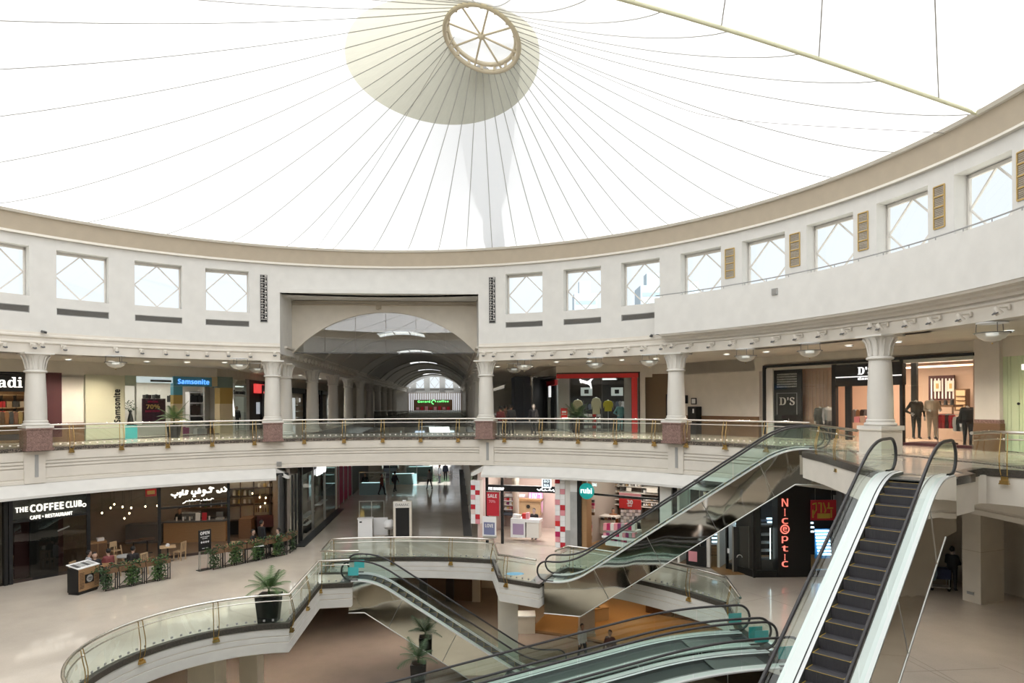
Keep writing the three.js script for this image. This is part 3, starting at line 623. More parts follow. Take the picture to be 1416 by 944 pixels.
  { const ow = structGroup('wall_shell', 'outer wall behind the upper shops', 'wall'); mesh('wall_piece', ringSweep(rect(33.5, 33.8, 4.6, 10.6), -180, -29, 4), M.creamWarm, ow); mesh('wall_piece', ringSweep(rect(33.5, 33.8, 4.6, 10.6), 18, 180, 4), M.creamWarm, ow); mesh('roof_piece', ringSweep(rect(24, 33.8, 10.5, 10.7), -180, -29, 4), M.ceiling, ow); mesh('roof_piece', ringSweep(rect(24, 33.8, 10.5, 10.7), 18, 180, 4), M.ceiling, ow);
    const br = structGroup('floor', 'dark footbridge crossing the arcade far back', 'bridge'); mesh('deck', put(box(10.8, .9, 5), ...cor(64, 0, 5.45).toArray(), 0, COR_RY), M.darkGrey, br); mesh('parapet', put(box(10.8, 1.0, .08), ...cor(61.5, 0, 6.4).toArray(), 0, COR_RY), M.smokeGlass, br); mesh('handrail', put(box(10.8, .06, .08), ...cor(61.5, 0, 6.95).toArray(), 0, COR_RY), M.steel, br); }
  // outer side walls of the arcade, both floors, and its closing roof edges
  const sw = structGroup('wall_arcade', 'dim side walls of the arcade behind its columns', 'wall');
  const side = (v0, y0, y1, u0, u1, mat) => mesh('wall_piece', sweep([[-.1, y0], [.1, y0], [.1, y1], [-.1, y1]], [corPt(u0, v0), corPt(u1, v0)]), mat, sw);
  side(-11.5, L2, 10.3, 46, END_U, M.creamWarm); side(10.9, L2, 10.3, 29.5, END_U, M.creamWarm); side(-11.5, 9.3, 10.3, 27, 46, M.ceiling);
  side(-9.5, 0, 4.7, 30, END_U, M.creamWarm); side(9.5, 0, 4.7, 30, END_U, M.creamWarm);
  mesh('wall_piece', put(box(20, 4.7, .3), ...cor(END_U + .1, 0, 2.3).toArray(), 0, COR_RY), M.creamWarm, sw);
}
// ---------------------------------------------------------------- columns
function makeColumn(name, label, group, ped = true) {
  const t = thing(name, label, 'column', [0, 0, 0], 0, group);
  if (ped) { mesh('pedestal', [box(.98, .96, .98, 0, .44, 0), box(1.08, .12, 1.08, 0, .0, 0), box(1.08, .06, 1.08, 0, .92, 0)], M.granite, t); }
  const b = ped ? .95 : 0, H = 4.3 - b;
  mesh('base', [box(1.08, .1, 1.08, 0, b + .05, 0), put(lathe([[0, .1], [.52, .1], [.54, .15], [.52, .2], [.47, .22], [.46, .25], [.48, .28], [.46, .32], [.43, .34], [0, .34]], 28), 0, b, 0)], M.column, t);
  mesh('shaft', put(lathe([[.43, 0], [.425, (H - 1.3) * .4], [.37, H - 1.2], [.37, H - 1.15]], 28), 0, b + .34, 0), M.column, t);
  mesh('neck_ring', put(lathe([[.36, 0], [.44, .02], [.46, .06], [.44, .1], [.37, .13]], 28), 0, 3.42, 0), M.column, t);
  const n = 32, rows = [[.37, 0], [.375, .2], [.40, .42], [.47, .62], [.55, .72]], pos = [], idx = [];
  rows.forEach(([r, y], j) => { for (let i = 0; i <= n; i++) { const a = i / n * 2 * Math.PI, k = r + (j > 0 ? .018 * Math.cos(a * 16) : 0); pos.push(k * Math.cos(a), y, k * Math.sin(a)); } });
  for (let j = 0; j < rows.length - 1; j++) for (let i = 0; i < n; i++) { const a = j * (n + 1) + i; idx.push(a, a + n + 1, a + 1, a + 1, a + n + 1, a + n + 2); }
  const g = new THREE.BufferGeometry(); g.setAttribute('position', new THREE.Float32BufferAttribute(pos, 3)); g.setIndex(idx); g.computeVertexNormals();
  const cp = mesh('capital', put(prep(g), 0, 3.53, 0), M.column, t);
  for (let i = 0; i < 12; i++) { const a = i / 12 * 2 * Math.PI, q = [[.38, 3.58], [.42, 3.85], [.49, 4.08], [.57, 4.18]].map(([r, y]) => [r * Math.cos(a), y, r * Math.sin(a)]); mesh('palm_leaf', tube(q, .03, 6, 5), M.column, cp); }
  mesh('abacus', [box(1.14, .07, 1.14, 0, 4.285, 0)], M.column, t);
  return t;
}
{
  const c0 = makeColumn('gallery_column', 'white gallery column on a red granite pedestal before the luggage shop', 'columns of the upper gallery');
  const put0 = (a, label, o) => { const p = pol(a, R + .02, L2 - .02); if (o) { o.position.copy(p); o.rotation.y = -a * D2R; return o; } return copy(c0, p, -a * D2R, label); };
  put0(-52.4, '', c0);
  c0.userData.label = 'white column on red granite pedestal between the lit clothes shop and the luggage shop';
  put0(-21.9, 'white column on red granite pedestal at the luggage shop side of the arcade mouth');
  put0(12.0, 'white column on red granite pedestal at the sportswear shop side of the arcade mouth');
  put0(42.9, 'white column on red granite pedestal where the balcony above begins');
  { const o = put0(71.5, 'white column on a pale pedestal in front of the menswear shop'); o.children[0].material = M.cream; }
  const c1 = makeColumn('arcade_column', 'plain cream column in the arcade row on the luggage shop side', 'arcade columns, luggage shop side', false);
  [22.3, 30, 38, 46, 54, 62, 70, 78, 86, 94].forEach((u, i) => { const p = cor(u, -5.95, L2); if (i) copy(c1, p, COR_RY); else { c1.position.copy(p); c1.rotation.y = COR_RY; } });
  [22.3, 30, 38, 46, 54, 62, 70].forEach((u) => copy(c1, cor(u, 5.95, L2), COR_RY, 'plain cream column in the arcade row on the sportswear side', 'arcade columns, sportswear side'));
}
// ---------------------------------------------------------------- railings
function along(path) { const s = [0]; for (let i = 1; i < path.length; i++) s.push(s[i - 1] + Math.hypot(path[i][0] - path[i - 1][0], path[i][1] - path[i - 1][1])); return { L: s[s.length - 1], at(d) { let i = 1; while (i < path.length - 1 && s[i] < d) i++; const t = (d - s[i - 1]) / (s[i] - s[i - 1] || 1), a = path[i - 1], b = path[i]; return { p: [a[0] + (b[0] - a[0]) * t, a[1] + (b[1] - a[1]) * t], dir: Math.atan2(b[1] - a[1], b[0] - a[0]) }; }, cut(d0, d1) { const o = [this.at(d0).p]; for (let i = 0; i < path.length; i++) if (s[i] > d0 + 1e-3 && s[i] < d1 - 1e-3) o.push(path[i]); o.push(this.at(d1).p); return o; } }; }
function sheet(path, y0, y1) {                                                       // upright glass sheet on a plan path
  const pos = [], idx = [], uv = []; let L = 0;
  path.forEach(([x, z], i) => { if (i) L += Math.hypot(x - path[i - 1][0], z - path[i - 1][1]); pos.push(x, y0, z, x, y1, z); uv.push(L, 0, L, y1 - y0); if (i) idx.push(2 * i - 2, 2 * i, 2 * i + 1, 2 * i - 2, 2 * i + 1, 2 * i - 1); });
  const g = new THREE.BufferGeometry(); g.setAttribute('position', new THREE.Float32BufferAttribute(pos, 3)); g.setAttribute('uv', new THREE.Float32BufferAttribute(uv, 2)); g.setIndex(idx); g.computeVertexNormals(); return g;
}
// side = +1 when the open drop lies to the right of the path
function railing(label, path, y, { side = 1, posts = null, pitch = 2.3, bracket = .24, dots = true, group } = {}) {
  const t = thing('glass_railing', label, 'railing', [0, 0, 0], 0, group), A = along(path);
  mesh('handrail', sweep(circ(.047, y + 1.05, 10), path, false, true), M.nickel, t);
  mesh('mid_rail', sweep(circ(.022, y + .86, 6).map(([a, b]) => [a + side * .07, b]), path, false, true), M.nickel, t);
  const ps = posts ?? Array.from({ length: Math.max(1, Math.round(A.L / pitch)) }, (_, i, a) => (i + .5) * A.L / Math.max(1, Math.round(A.L / pitch)));
  const cuts = [0, ...ps, A.L].filter((d, i, a) => !i || d - a[i - 1] > .15);
  for (let i = 1; i < cuts.length; i++) mesh('glass_panel', sheet(A.cut(cuts[i - 1] + .012, cuts[i] - .012), y + .05, y + .97), M.railGlass, t);
  for (const d of ps) {
    const q = A.at(d), nx = -Math.sin(q.dir) * side, nz = Math.cos(q.dir) * side, tx = Math.cos(q.dir), tz = Math.sin(q.dir), P = (o, h, s) => [q.p[0] + nx * o + tx * s, y + h, q.p[1] + nz * o + tz * s];
    const legs = [-1, 1].map((s) => tube([P(.05, 1.03, .075 * s), P(.1, .75, .085 * s), P(.17, .4, .09 * s), P(.15, .05, .085 * s), P(.1, -.12, .07 * s)], .015, 12, 5)), post = mesh('post', legs[0], M.brass, t);
    mesh('second_bar', legs[1], M.brass, post);
    mesh('bracket', put(merge([box(.2, .08, .11), box(.23, .03, .14, 0, -.05, 0), box(.17, .13, .04, 0, .08, -.03)]), ...P(.09, -bracket, 0), 0, -q.dir + (side < 0 ? Math.PI : 0)), M.brass, post);
    mesh('clamp', put(ball(.04, 0, 0, 0), ...P(.08, .86, 0)), M.nickel, post);
  }
  if (dots) { const g = []; for (let d = .15; d < A.L; d += .3) { const q = A.at(d); g.push(put(box(.07, .07, .02), q.p[0] - Math.sin(q.dir) * side * .02, y + .17, q.p[1] + Math.cos(q.dir) * side * .02, 0, -q.dir)); } const m = mesh('glass_fixings', g, y > 1 ? M.offWhite : M.grey, t); m.userData.kind = 'stuff'; }
  return t;
}
{
  const bay = (a0, a1, label, az) => { const p = arcPts(a0, a1, R - .02, 1.5), A = along(p); railing(label, p, L2, { posts: az.map((a) => (a - a0) / (a1 - a0) * A.L), bracket: .2 }); };
  bay(-66, -53.7, 'glass railing with nickel handrail in front of the lit clothes shop', [-63, -57]);
  bay(-51.0, -23.2, 'glass railing with brass posts in front of the luggage shop', [-48.5, -42.5, -36.6, -30.6, -24.6]);
  bay(-20.5, 10.7, 'glass railing with brass posts across the arcade mouth', [-17.2, -11.05, -4.9, 1.25, 7.4]);
  bay(13.3, 41.6, 'glass railing with brass posts in front of the sportswear shop', [15.1, 21.2, 27.3, 33.4, 39.6]);
  bay(44.2, 62.5, 'glass railing with brass posts before the blank wall and menswear shop', [44.6, 50.5, 56.5]);
  // landing of the upper floor
  railing('short nickel and glass railing at the head of the mirror-clad escalator', [[11.2, -24.9], [10.85, -22.95], [10.3, -19.9]], L2, { dots: false, posts: [1.2, 3.4], bracket: .3 });
  railing('nickel railing of the upper landing beside the pale green wall', [[12.35, -17.9], [13.3, -18.45], [14.1, -17.4], [14.3, -15.5], [14.0, -12]], L2, { posts: [1.4, 3.4], dots: false, bracket: .3 });
  // cafe level, round the opening
  railing('curved glass railing on the rounded edge of the cafe floor', [...leftArc.map(([x, z]) => [-7.7 + (x + 7.7) * 1.012, -19.3 + (z + 19.3) * 1.012]), [-8.4, -28.75], [-7.1, -28.95]], 0, { pitch: 2.35 });
  railing('glass railing on the far edge of the floor opening, facing the arcade', [[-7.1, -30.7], [-8.85, -30.7], ...arcPts(-12.6, 16.9, 15.95, 2), [-.65, -29.75], [1.0, -28.72]], 0, { pitch: 2.9 });
  railing('glass railing on the edge of the floor opening before the black bay shop', [[1.95, -30.4], ...arcPts(31, 60.2, 15.95, 2), [7.85, -23.0]], 0, { pitch: 2.9 });
}
// ---------------------------------------------------------------- escalators and inclined walks
function escalator(o) {
  const { name, label, bottom, heading, y0, y1, slope, lf = 1.3, uf = 1.3, belt = false, clipBot = -9, depth = 1.3, clad = M.mirror, cat = 'escalator', sticker, step0 = 0, rise = .23 } = o;
  const t = thing(name, label, cat, [bottom[0], y0, bottom[1]], -heading * D2R), H = y1 - y0, m = Math.tan(slope * D2R), L = H / m, k = belt ? 1.6 : .75;
  const S = (x) => x < -k ? 0 : x > k ? x : (x + k) * (x + k) / (4 * k), base = (u) => m * (S(u) - S(u - L)), sharp = (x) => Math.max(0, x), bot = (u) => Math.max(clipBot, m * (sharp(u - .4) - sharp(u - .4 - L)) - depth), lean = (u) => .62 * Math.max(0, Math.min(1, (u - .2) / .8, (L - .2 - u) / .8));
  const us = (a, b, st = .22) => { const n = Math.max(1, Math.ceil((b - a) / st)); return Array.from({ length: n + 1 }, (_, i) => a + (b - a) * i / n); };
  const band = (v0, f0, v1, f1, a, b) => {
    const pos = [], idx = [], uv = []; us(a, b).forEach((u, i) => { pos.push(v0, f0(u), -u, v1, f1(u), -u); uv.push(u, 0, u, Math.hypot(v1 - v0, f1(u) - f0(u))); if (i) idx.push(2 * i - 2, 2 * i - 1, 2 * i + 1, 2 * i - 2, 2 * i + 1, 2 * i); });
    const g = new THREE.BufferGeometry(); g.setAttribute('position', new THREE.Float32BufferAttribute(pos, 3)); g.setAttribute('uv', new THREE.Float32BufferAttribute(uv, 2)); g.setIndex(idx); g.computeVertexNormals(); return g;
  };
  const leanBand = (v, a, b) => {                                            // side panel whose joints stand square to the slope
    const pos = [], idx = [], uv = []; us(a, b).forEach((u, i) => { const w = u + lean(u); pos.push(v, bot(w), -w, v, base(u) + .06, -u); uv.push(w, 0, u, 1.4); if (i) idx.push(2 * i - 2, 2 * i - 1, 2 * i + 1, 2 * i - 2, 2 * i + 1, 2 * i); });
    const g = new THREE.BufferGeometry(); g.setAttribute('position', new THREE.Float32BufferAttribute(pos, 3)); g.setAttribute('uv', new THREE.Float32BufferAttribute(uv, 2)); g.setIndex(idx); g.computeVertexNormals(); return g;
  };
  const at = (h) => (u) => base(u) + h, A0 = -lf, A1 = L + uf, hw = .365, vr = .68;
  for (const s of [-1, 1]) {
    const bal = mesh('balustrade_deck', merge([band(s * .76, at(.1), s * .47, at(.12), A0, A1), band(s * .455, at(.12), s * .385, at(.1), A0, A1), band(s * .76, at(.1), s * .76, at(.04), A0, A1)]), M.deck, t);
    mesh('brush_line', band(s * .475, at(.123), s * .448, at(.123), A0, A1), M.black, bal);
    mesh('skirt', band(s * .385, at(.1), s * hw, at(-.2), A0, A1), M.skirt, bal);
    const n = Math.round((A1 - A0) / 1.5);
    for (let i = 0; i < n; i++) mesh('glass_panel', band(s * vr, at(.11), s * vr, at(.9), A0 + (A1 - A0) * i / n + .01, A0 + (A1 - A0) * (i + 1) / n - .01), M.railGlass, t);
    for (const e of [0, 1]) {
      const sh = new THREE.Shape(); sh.absarc(0, .5, .41, -Math.PI / 2, Math.PI / 2, false); sh.closePath();
      mesh('glass_end', put(prep(new THREE.ShapeGeometry(sh, 12)), s * vr, e ? H : 0, e ? -A1 : -A0, 0, e ? Math.PI / 2 : -Math.PI / 2), M.railGlass, t);
    }
    const pts = []; const newel = (u, y, sg) => { const r = []; for (let i = 0; i <= 8; i++) { const a = -Math.PI / 2 + Math.PI * i / 8; r.push([s * vr, y + .53 + .42 * Math.sin(a), -(u + sg * .42 * Math.cos(a))]); } return r; };
    const lowN = newel(A0, 0, -1), upN = newel(A1, H, 1).reverse();
    pts.push([s * vr, .11, -(A0 + .3)], ...lowN); us(A0 + .3, A1 - .3, .35).forEach((u) => pts.push([s * vr, base(u) + .95, -u])); pts.push(...upN, [s * vr, H + .11, -(A1 - .3)]);
    const hr = tube(pts, .04, pts.length * 3, 8); mesh('handrail', hr, M.rubber, t);
    if (sticker) for (const e of sticker) mesh('notice_sticker', [box(.012, .36, .46, s * (vr - .012 * s * o.face), e ? H + .5 : .5, e ? -(A1 - .1) : -(A0 + .05))], M.tealSticker, t);
    // cladding of the truss in panels
    const np = Math.max(2, Math.round((A1 - A0) / 2.1));
    for (let i = 0; i < np; i++) { const a = A0 - .1 + (A1 - A0 + .2) * i / np + .008, b = A0 - .1 + (A1 - A0 + .2) * (i + 1) / np - .008; if (Math.max(bot(a), bot(b)) < base((a + b) / 2) - .1) { const c = mesh('cladding_panel', leanBand(s * .765, a, b), clad, t), w = a + lean(a); if (i) mesh('joint_strip', rod([s * .77, base(a) + .06, -a], [s * .77, bot(w), -w], .009, .009, 5), M.steel, c); } }
  }
  mesh('soffit_panel', band(-.765, bot, .765, bot, A0 - .1, A1 + .1), M.skirt, t);
  mesh('soffit_edge', merge([-1, 1].map((s) => { const e = o.edgeEnd ?? A1 + .1, kn = .4 + Math.max(0, (depth + clipBot) / m), ks = [A0 - .1, kn, L + .4, e].filter((u, i) => !i || u <= e + .001); if (ks[ks.length - 1] < e) ks.push(e); return merge(ks.slice(1).map((u, i) => rod([s * .765, bot(ks[i]), -ks[i]], [s * .765, bot(u), -u], .022, .022, 6))); })), M.steel, t);
  mesh('landing_plate', [box(1.5, .03, lf + .5, 0, .005, lf - (lf + .5) / 2 + .75)], M.skirt, t);
  mesh('landing_plate', [box(1.5, .03, uf + .3, 0, H + .005, -(L + uf / 2 + .35))], M.skirt, t);
  if (belt) { mesh('belt', band(-hw, at(.01), hw, at(.01), -lf + .3, L + uf - .3), M.belt, t); for (const e of [0, 1]) mesh('comb_plate', box(2 * hw, .035, .45, 0, e ? H + .01 : .01, e ? -(A1 - .25) : -(A0 + .2)), M.black, t); }
  else {
    const run = rise / m, n = Math.ceil((L + 1.1) / run), g = box(2 * hw, rise + .1, run + .04, 0, -(rise + .1) / 2, -(run + .04) / 2), yl = merge([box(2 * hw, .006, .01, 0, .002, -.005), box(.014, .006, run * .9, -hw + .015, .002, -run / 2), box(.014, .006, run * .9, hw - .015, .002, -run / 2)]);
    for (let i = 0; i < n; i++) { const u = -.35 + i * run; const s = mesh('step', g, M.step, t); s.position.set(0, base(u + run * .5) , -u); mesh('yellow_edge', yl, M.yellow, s); }
    for (const e of [0, 1]) mesh('comb_plate', box(2 * hw, .03, .4, 0, e ? H + .012 : .012, e ? -(L + 1.0) : .75), M.steel, t);
  }
  return t;
}
escalator({ name: 'escalator', label: 'steep escalator with dark yellow-edged steps and white decks, rising toward the menswear shop', bottom: [3.33, -10.23], heading: 46.4, y0: 0, y1: L2, slope: 35, clipBot: -.33, face: 1, edgeEnd: 8.83 });
escalator({ name: 'escalator', label: 'escalator with mirror-polished side cladding rising over the opening to the upper landing', bottom: [2.71, -29.17], heading: 108, y0: 0, y1: L2, slope: 34.8, depth: 1.28, lf: 1.1, uf: 1.2, face: 1 });
escalator({ name: 'escalator', label: 'mirror-clad escalator going down from the cafe floor to the brown lowest floor', bottom: [.75, -30.1], heading: 268, y0: L0, y1: 0, slope: 33.5, clipBot: .02, uf: 1.0, sticker: [1], face: 1 });
escalator({ name: 'moving_walk', label: 'inclined moving walk with grey belt, the one next to the curved far railing', bottom: [-17.35, -18.1], heading: 81.5, y0: L0, y1: 0, slope: 11.2, belt: true, uf: 2.35, clipBot: .02, depth: 1.0, sticker: [1], face: 1, cat: 'moving walk' });
escalator({ name: 'moving_walk', label: 'inclined moving walk with grey belt, the one beside the steep escalator', bottom: [-17.1, -16.37], heading: 81.5, y0: L0, y1: 0, slope: 11.2, belt: true, uf: 2.35, clipBot: .02, depth: 1.0, sticker: [1], face: 1, cat: 'moving walk' });
// ---------------------------------------------------------------- people and dress figures
const figMC = {};
function figure(bones, colors, res = 44) {                                    // one continuous skin over tapered bones [a, b, ra, rb, colour key]
  let lo = [9, 9, 9], hi = [-9, -9, -9];
  for (const [a, b, ra, rb] of bones) for (let k = 0; k < 3; k++) { lo[k] = Math.min(lo[k], a[k] - ra, b[k] - rb); hi[k] = Math.max(hi[k], a[k] + ra, b[k] + rb); }
  const c = lo.map((v, k) => (v + hi[k]) / 2), h = Math.max(...hi.map((v, k) => v - lo[k])) / 2 * 1.08 + .03;
  const mc = figMC[res] ??= new MarchingCubes(res, M.skinFig, false, false, 60000); mc.isolation = 0; mc.init?.(res);
  mc.isolation = 0;
  const dist = (p, q) => { const [a, b, ra, rb] = q, ab = [b[0] - a[0], b[1] - a[1], b[2] - a[2]], ap = [p[0] - a[0], p[1] - a[1], p[2] - a[2]], l = ab[0] * ab[0] + ab[1] * ab[1] + ab[2] * ab[2] || 1e-9, t = Math.max(0, Math.min(1, (ap[0] * ab[0] + ap[1] * ab[1] + ap[2] * ab[2]) / l)); return Math.hypot(ap[0] - ab[0] * t, ap[1] - ab[1] * t, ap[2] - ab[2] * t) - (ra + (rb - ra) * t); };
  const n = res, half = n / 2, K = .03; let i = 0;
  for (let z = 0; z < n; z++) for (let y = 0; y < n; y++) for (let x = 0; x < n; x++, i++) {
    const p = [c[0] + (x - half) / half * h, c[1] + (y - half) / half * h, c[2] + (z - half) / half * h]; let d = 9;
    for (const q of bones) { const e = dist(p, q), k = Math.max(0, Math.min(1, .5 + .5 * (d - e) / K)); d = d + (e - d) * k - K * k * (1 - k); }
    mc.field[i] = -d;
  }
  mc.update();
  const N = mc.count, P = mc.positionArray.slice(0, N * 3), col = new Float32Array(N * 3);
  for (let v = 0; v < N; v++) { for (let k = 0; k < 3; k++) P[v * 3 + k] = c[k] + P[v * 3 + k] * h; let best = 9, key; for (const q of bones) { const e = dist([P[v * 3], P[v * 3 + 1], P[v * 3 + 2]], q); if (e < best) { best = e; key = q[4]; } } const cc = colors[key]; col.set(cc, v * 3); }
  let g = new THREE.BufferGeometry(); g.setAttribute('position', new THREE.BufferAttribute(P, 3)); g.setAttribute('color', new THREE.BufferAttribute(col, 3));
  g = mergeVertices(g, 1e-4); g.computeVertexNormals(); return g;
}
const SKIN = [.36, .20, .13], SKINP = [.55, .36, .27];
function bonesOf(pose, { head = true, skirt = false } = {}) {
  const B = [], add = (a, b, ra, rb, k) => B.push([a, b, ra, rb, k]);
  const sit = pose === 'sit', dy = sit ? -.42 : 0, ph = .96 + dy;
  add([-.07, ph, 0], [-.07, ph + .36, .0], .12, .125, 'top'); add([.07, ph, 0], [.07, ph + .36, 0], .12, .125, 'top');
  add([-.16, ph + .44, -.01], [.16, ph + .44, -.01], .075, .075, 'top');
  if (head) {
    add([0, ph + .46, -.01], [0, ph + .56, .01], .052, .05, 'skin'); add([0, ph + .63, .02], [0, ph + .71, .02], .08, .092, 'skin');
    add([0, ph + .62, .1], [0, ph + .65, .105], .018, .012, 'skin'); add([-.09, ph + .67, .01], [-.09, ph + .69, .01], .02, .02, 'skin'); add([.09, ph + .67, .01], [.09, ph + .69, .01], .02, .02, 'skin');
    add([0, ph + .72, -.03], [0, ph + .76, .0], .095, .085, 'hair');
  } else add([0, ph + .46, 0], [0, ph + .53, 0], .05, .045, 'skin');
  const arm = (s, el, wr, ha) => { add([s * .19, ph + .42, -.01], el, .06, .048, 'top'); add(el, wr, .047, .034, 'top'); add(wr, ha, .034, .03, 'skin'); for (let f = 0; f < 4; f++) add(ha, [ha[0] + (f - 1.5) * .014, ha[1] - .07, ha[2] + .02], .012, .009, 'skin'); add(wr, [ha[0] - s * .035, ha[1] - .02, ha[2] + .03], .014, .011, 'skin'); };
  if (pose === 'hip') { arm(-1, [-.36, ph + .14, -.06], [-.2, ph + .04, .06], [-.17, ph + .02, .08]); arm(1, [.27, ph + .14, 0], [.28, ph - .1, .05], [.28, ph - .17, .06]); }
  else if (pose === 'reach') for (const s of [-1, 1]) arm(s, [s * .25, ph + .16, .06], [s * .18, ph + .14, .3], [s * .16, ph + .15, .38]);
  else if (sit) for (const s of [-1, 1]) arm(s, [s * .25, ph + .17, .06], [s * .14, ph + .12, .28], [s * .1, ph + .13, .35]);
  else for (const s of [-1, 1]) arm(s, [s * .25, ph + .15, pose === 'walk' ? -s * .1 : 0], [s * .26, ph - .08, pose === 'walk' ? -s * .12 + .08 : .05], [s * .26, ph - .15, pose === 'walk' ? -s * .12 + .1 : .06]);
  for (const s of [-1, 1]) {
    if (sit) { const k = [s * .12, .5, .42], a = [s * .12, .08, .4]; add([s * .1, ph - .02, 0], k, .095, .065, 'low'); add(k, a, .06, .045, 'low'); add(a, [s * .13, .04, .54], .045, .038, 'shoe'); }
    else { const w = pose === 'walk' ? s * .22 : 0, k = [s * .1, .5, w * .6 + .02], a = [s * .1, .085, w - (w < 0 ? .06 : 0)]; add([s * .09, ph - .03, 0], k, skirt ? .14 : .095, skirt ? .13 : .063, 'low'); add(k, a, skirt ? .13 : .06, skirt ? .12 : .045, 'low'); add(a, [a[0] + s * .015, .045, a[2] + .14], .045, .038, 'shoe'); }
  }
  return B;
}
const PERSON = {};
function person(label, pos, turn, { pose = 'stand', top = [.03, .03, .035], low = [.02, .02, .025], skin = SKIN, hair = [.012, .01, .009], shoe = [.015, .013, .012], h = 1.75, skirt = false, group } = {}) {
  const g = figure(bonesOf(pose, { skirt }), { top, low, skin, hair, shoe }), m = mesh('person', g, M.skinFig);
  m.position.copy(pos); m.rotation.y = turn; m.scale.setScalar(h / 1.75); return tag(m, label, 'person', group);
}
function mannequin(label, pos, turn, o = {}) {
  const { pose = 'stand', top = [.3, .25, .2], low = [.2, .2, .2], skin = [.6, .58, .55], shoe = [.05, .04, .04], head = false, h = 1.85, group } = o;
  const m = mesh('mannequin', figure(bonesOf(pose, { head }), { top, low, skin, hair: skin, shoe }), M.skinFig);
  m.position.copy(pos); m.rotation.y = turn; m.scale.setScalar(h / 1.75); return tag(m, label, 'mannequin', group);
}
// ---------------------------------------------------------------- plants
function palm(name, label, pos, { potH = .9, potR = .32, square = true, fronds = 12, len = .9, mat = M.leaf, trunk = .2, group, s = 1 } = {}) {
  const t = thing(name, label, 'potted plant', pos, 0, group); t.scale.setScalar(s);
  mesh('pot', square ? [put(prep(new THREE.CylinderGeometry(potR * 1.41, potR * 1.1, potH, 4)), 0, potH / 2, 0, 0, Math.PI / 4)] : [lathe([[0, 0], [potR * .7, 0], [potR, potH], [potR * 1.08, potH], [potR * 1.08, potH - .06], [potR * .9, potH - .05], [0, potH - .05]], 20)], M.black, t);
  mesh('soil', put(cylg(potR * .9, potR * .9, .02), 0, potH - .0, 0), M.soil, t);
  mesh('stem', rod([0, potH - .05, 0], [0, potH + trunk, 0], .05, .03), M.leafDark, t);
  for (let i = 0; i < fronds; i++) {
    const a = i * 2.4 + rr(-.2, .2), up = .35 + .65 * (i / fronds), L = len * rr(.8, 1.1), q = (k) => { const r = L * k * (1.15 - .45 * up), y = potH + trunk + L * (up * 1.25 * k - .75 * k * k * (1.25 - up)); return new V3(r * Math.cos(a), y, r * Math.sin(a)); };
    const gs = [tube([q(0), q(.33), q(.66), q(1)], .008, 8, 4)], side = new V3(-Math.sin(a), 0, Math.cos(a));
    for (let k = 2; k <= 17; k++) for (const sd of [-1, 1]) {
      const p = q(k / 17), w = L * .33 * Math.sin(Math.PI * (.15 + .8 * k / 17)), tip = p.clone().addScaledVector(side, sd * w).add(q(Math.min(1, k / 17 + .14)).sub(p)); tip.y -= w * .25;
      const e = q(Math.min(1, k / 17 + .05)), g = new THREE.BufferGeometry(); g.setAttribute('position', new THREE.Float32BufferAttribute([...p.toArray(), ...tip.toArray(), ...e.toArray()], 3)); gs.push(g);
    }
    mesh('frond', merge(gs.map((g) => { if (!g.attributes.normal) g.computeVertexNormals(); return g; })), mat, t);
  }
  return t;
}
// loose foliage of small leaf blades inside a box
function leaves(n, w, h, d, x, y, z, size = .09) {
  const pos = [];
  for (let i = 0; i < n; i++) { const c = new V3(x + rr(-w, w) / 2, y + rr(-h, h) / 2, z + rr(-d, d) / 2), a = new V3(rr(-1, 1), rr(-1.2, .6), rr(-1, 1)).normalize(), b = new V3(rr(-1, 1), rr(-1, 1), rr(-1, 1)).cross(a).normalize(), s = size * rr(.7, 1.3); const p = [c, c.clone().addScaledVector(a, s * .5).addScaledVector(b, s * .28), c.clone().addScaledVector(a, s), c.clone().addScaledVector(a, s * .5).addScaledVector(b, -s * .28)]; for (const k of [0, 1, 2, 0, 2, 3]) pos.push(...p[k].toArray()); }
  const g = new THREE.BufferGeometry(); g.setAttribute('position', new THREE.Float32BufferAttribute(pos, 3)); g.computeVertexNormals(); return prep(g);
}
// ---------------------------------------------------------------- shop kit
function ceilingPanel(label, pos, ry, w, d, col, power, group) {
  const t = thing('ceiling_light_panel', label, 'light', pos, ry, group);
  mesh('housing', box(w + .08, .06, d + .08, 0, .04, 0), M.white, t);
  mesh('diffuser_light', box(w, .015, d, 0, .0, 0), glow(...col, 1.2), t);
  const l = new THREE.RectAreaLight(lin(...col), power, w, d); l.position.set(0, -.03, 0); l.rotation.x = -Math.PI / 2; t.add(l);
  return t;
}
function room(fr, x0, x1, depth, y0, y1, wallM, floorM, ceilM, word, panel) {
  const g = structGroup('wall_shop', word + ' interior walls', 'shop room'), P = (x, y, z) => fr.at(x, y, z).toArray();
  mesh('back_wall', put(box(x1 - x0, y1 - y0, .12), ...P((x0 + x1) / 2, (y0 + y1) / 2, -depth), 0, fr.ry), wallM, g);
  for (const x of [x0, x1]) mesh('side_wall', put(box(.12, y1 - y0, depth), ...P(x, (y0 + y1) / 2, -depth / 2), 0, fr.ry), wallM, g);
  mesh('shop_floor', put(box(x1 - x0, .04, depth), ...P((x0 + x1) / 2, y0 + .01, -depth / 2), 0, fr.ry), floorM, g);
  mesh('shop_ceiling', put(box(x1 - x0, .1, depth), ...P((x0 + x1) / 2, y1, -depth / 2), 0, fr.ry), ceilM, g);
  if (panel) ceilingPanel('flat ceiling light panel inside the ' + word, fr.at((x0 + x1) / 2, y1 - .12, -depth * .45), fr.ry, (x1 - x0) * .6, depth * .5, panel.col, panel.power);
  return g;
}
function part(fr, t, name, r, z, d, mat) {                                     // a box given by the pixel rectangle of its face, child of a thing at the front's origin
  return mesh(name, fr.box(...r, z, d), mat, t);
}
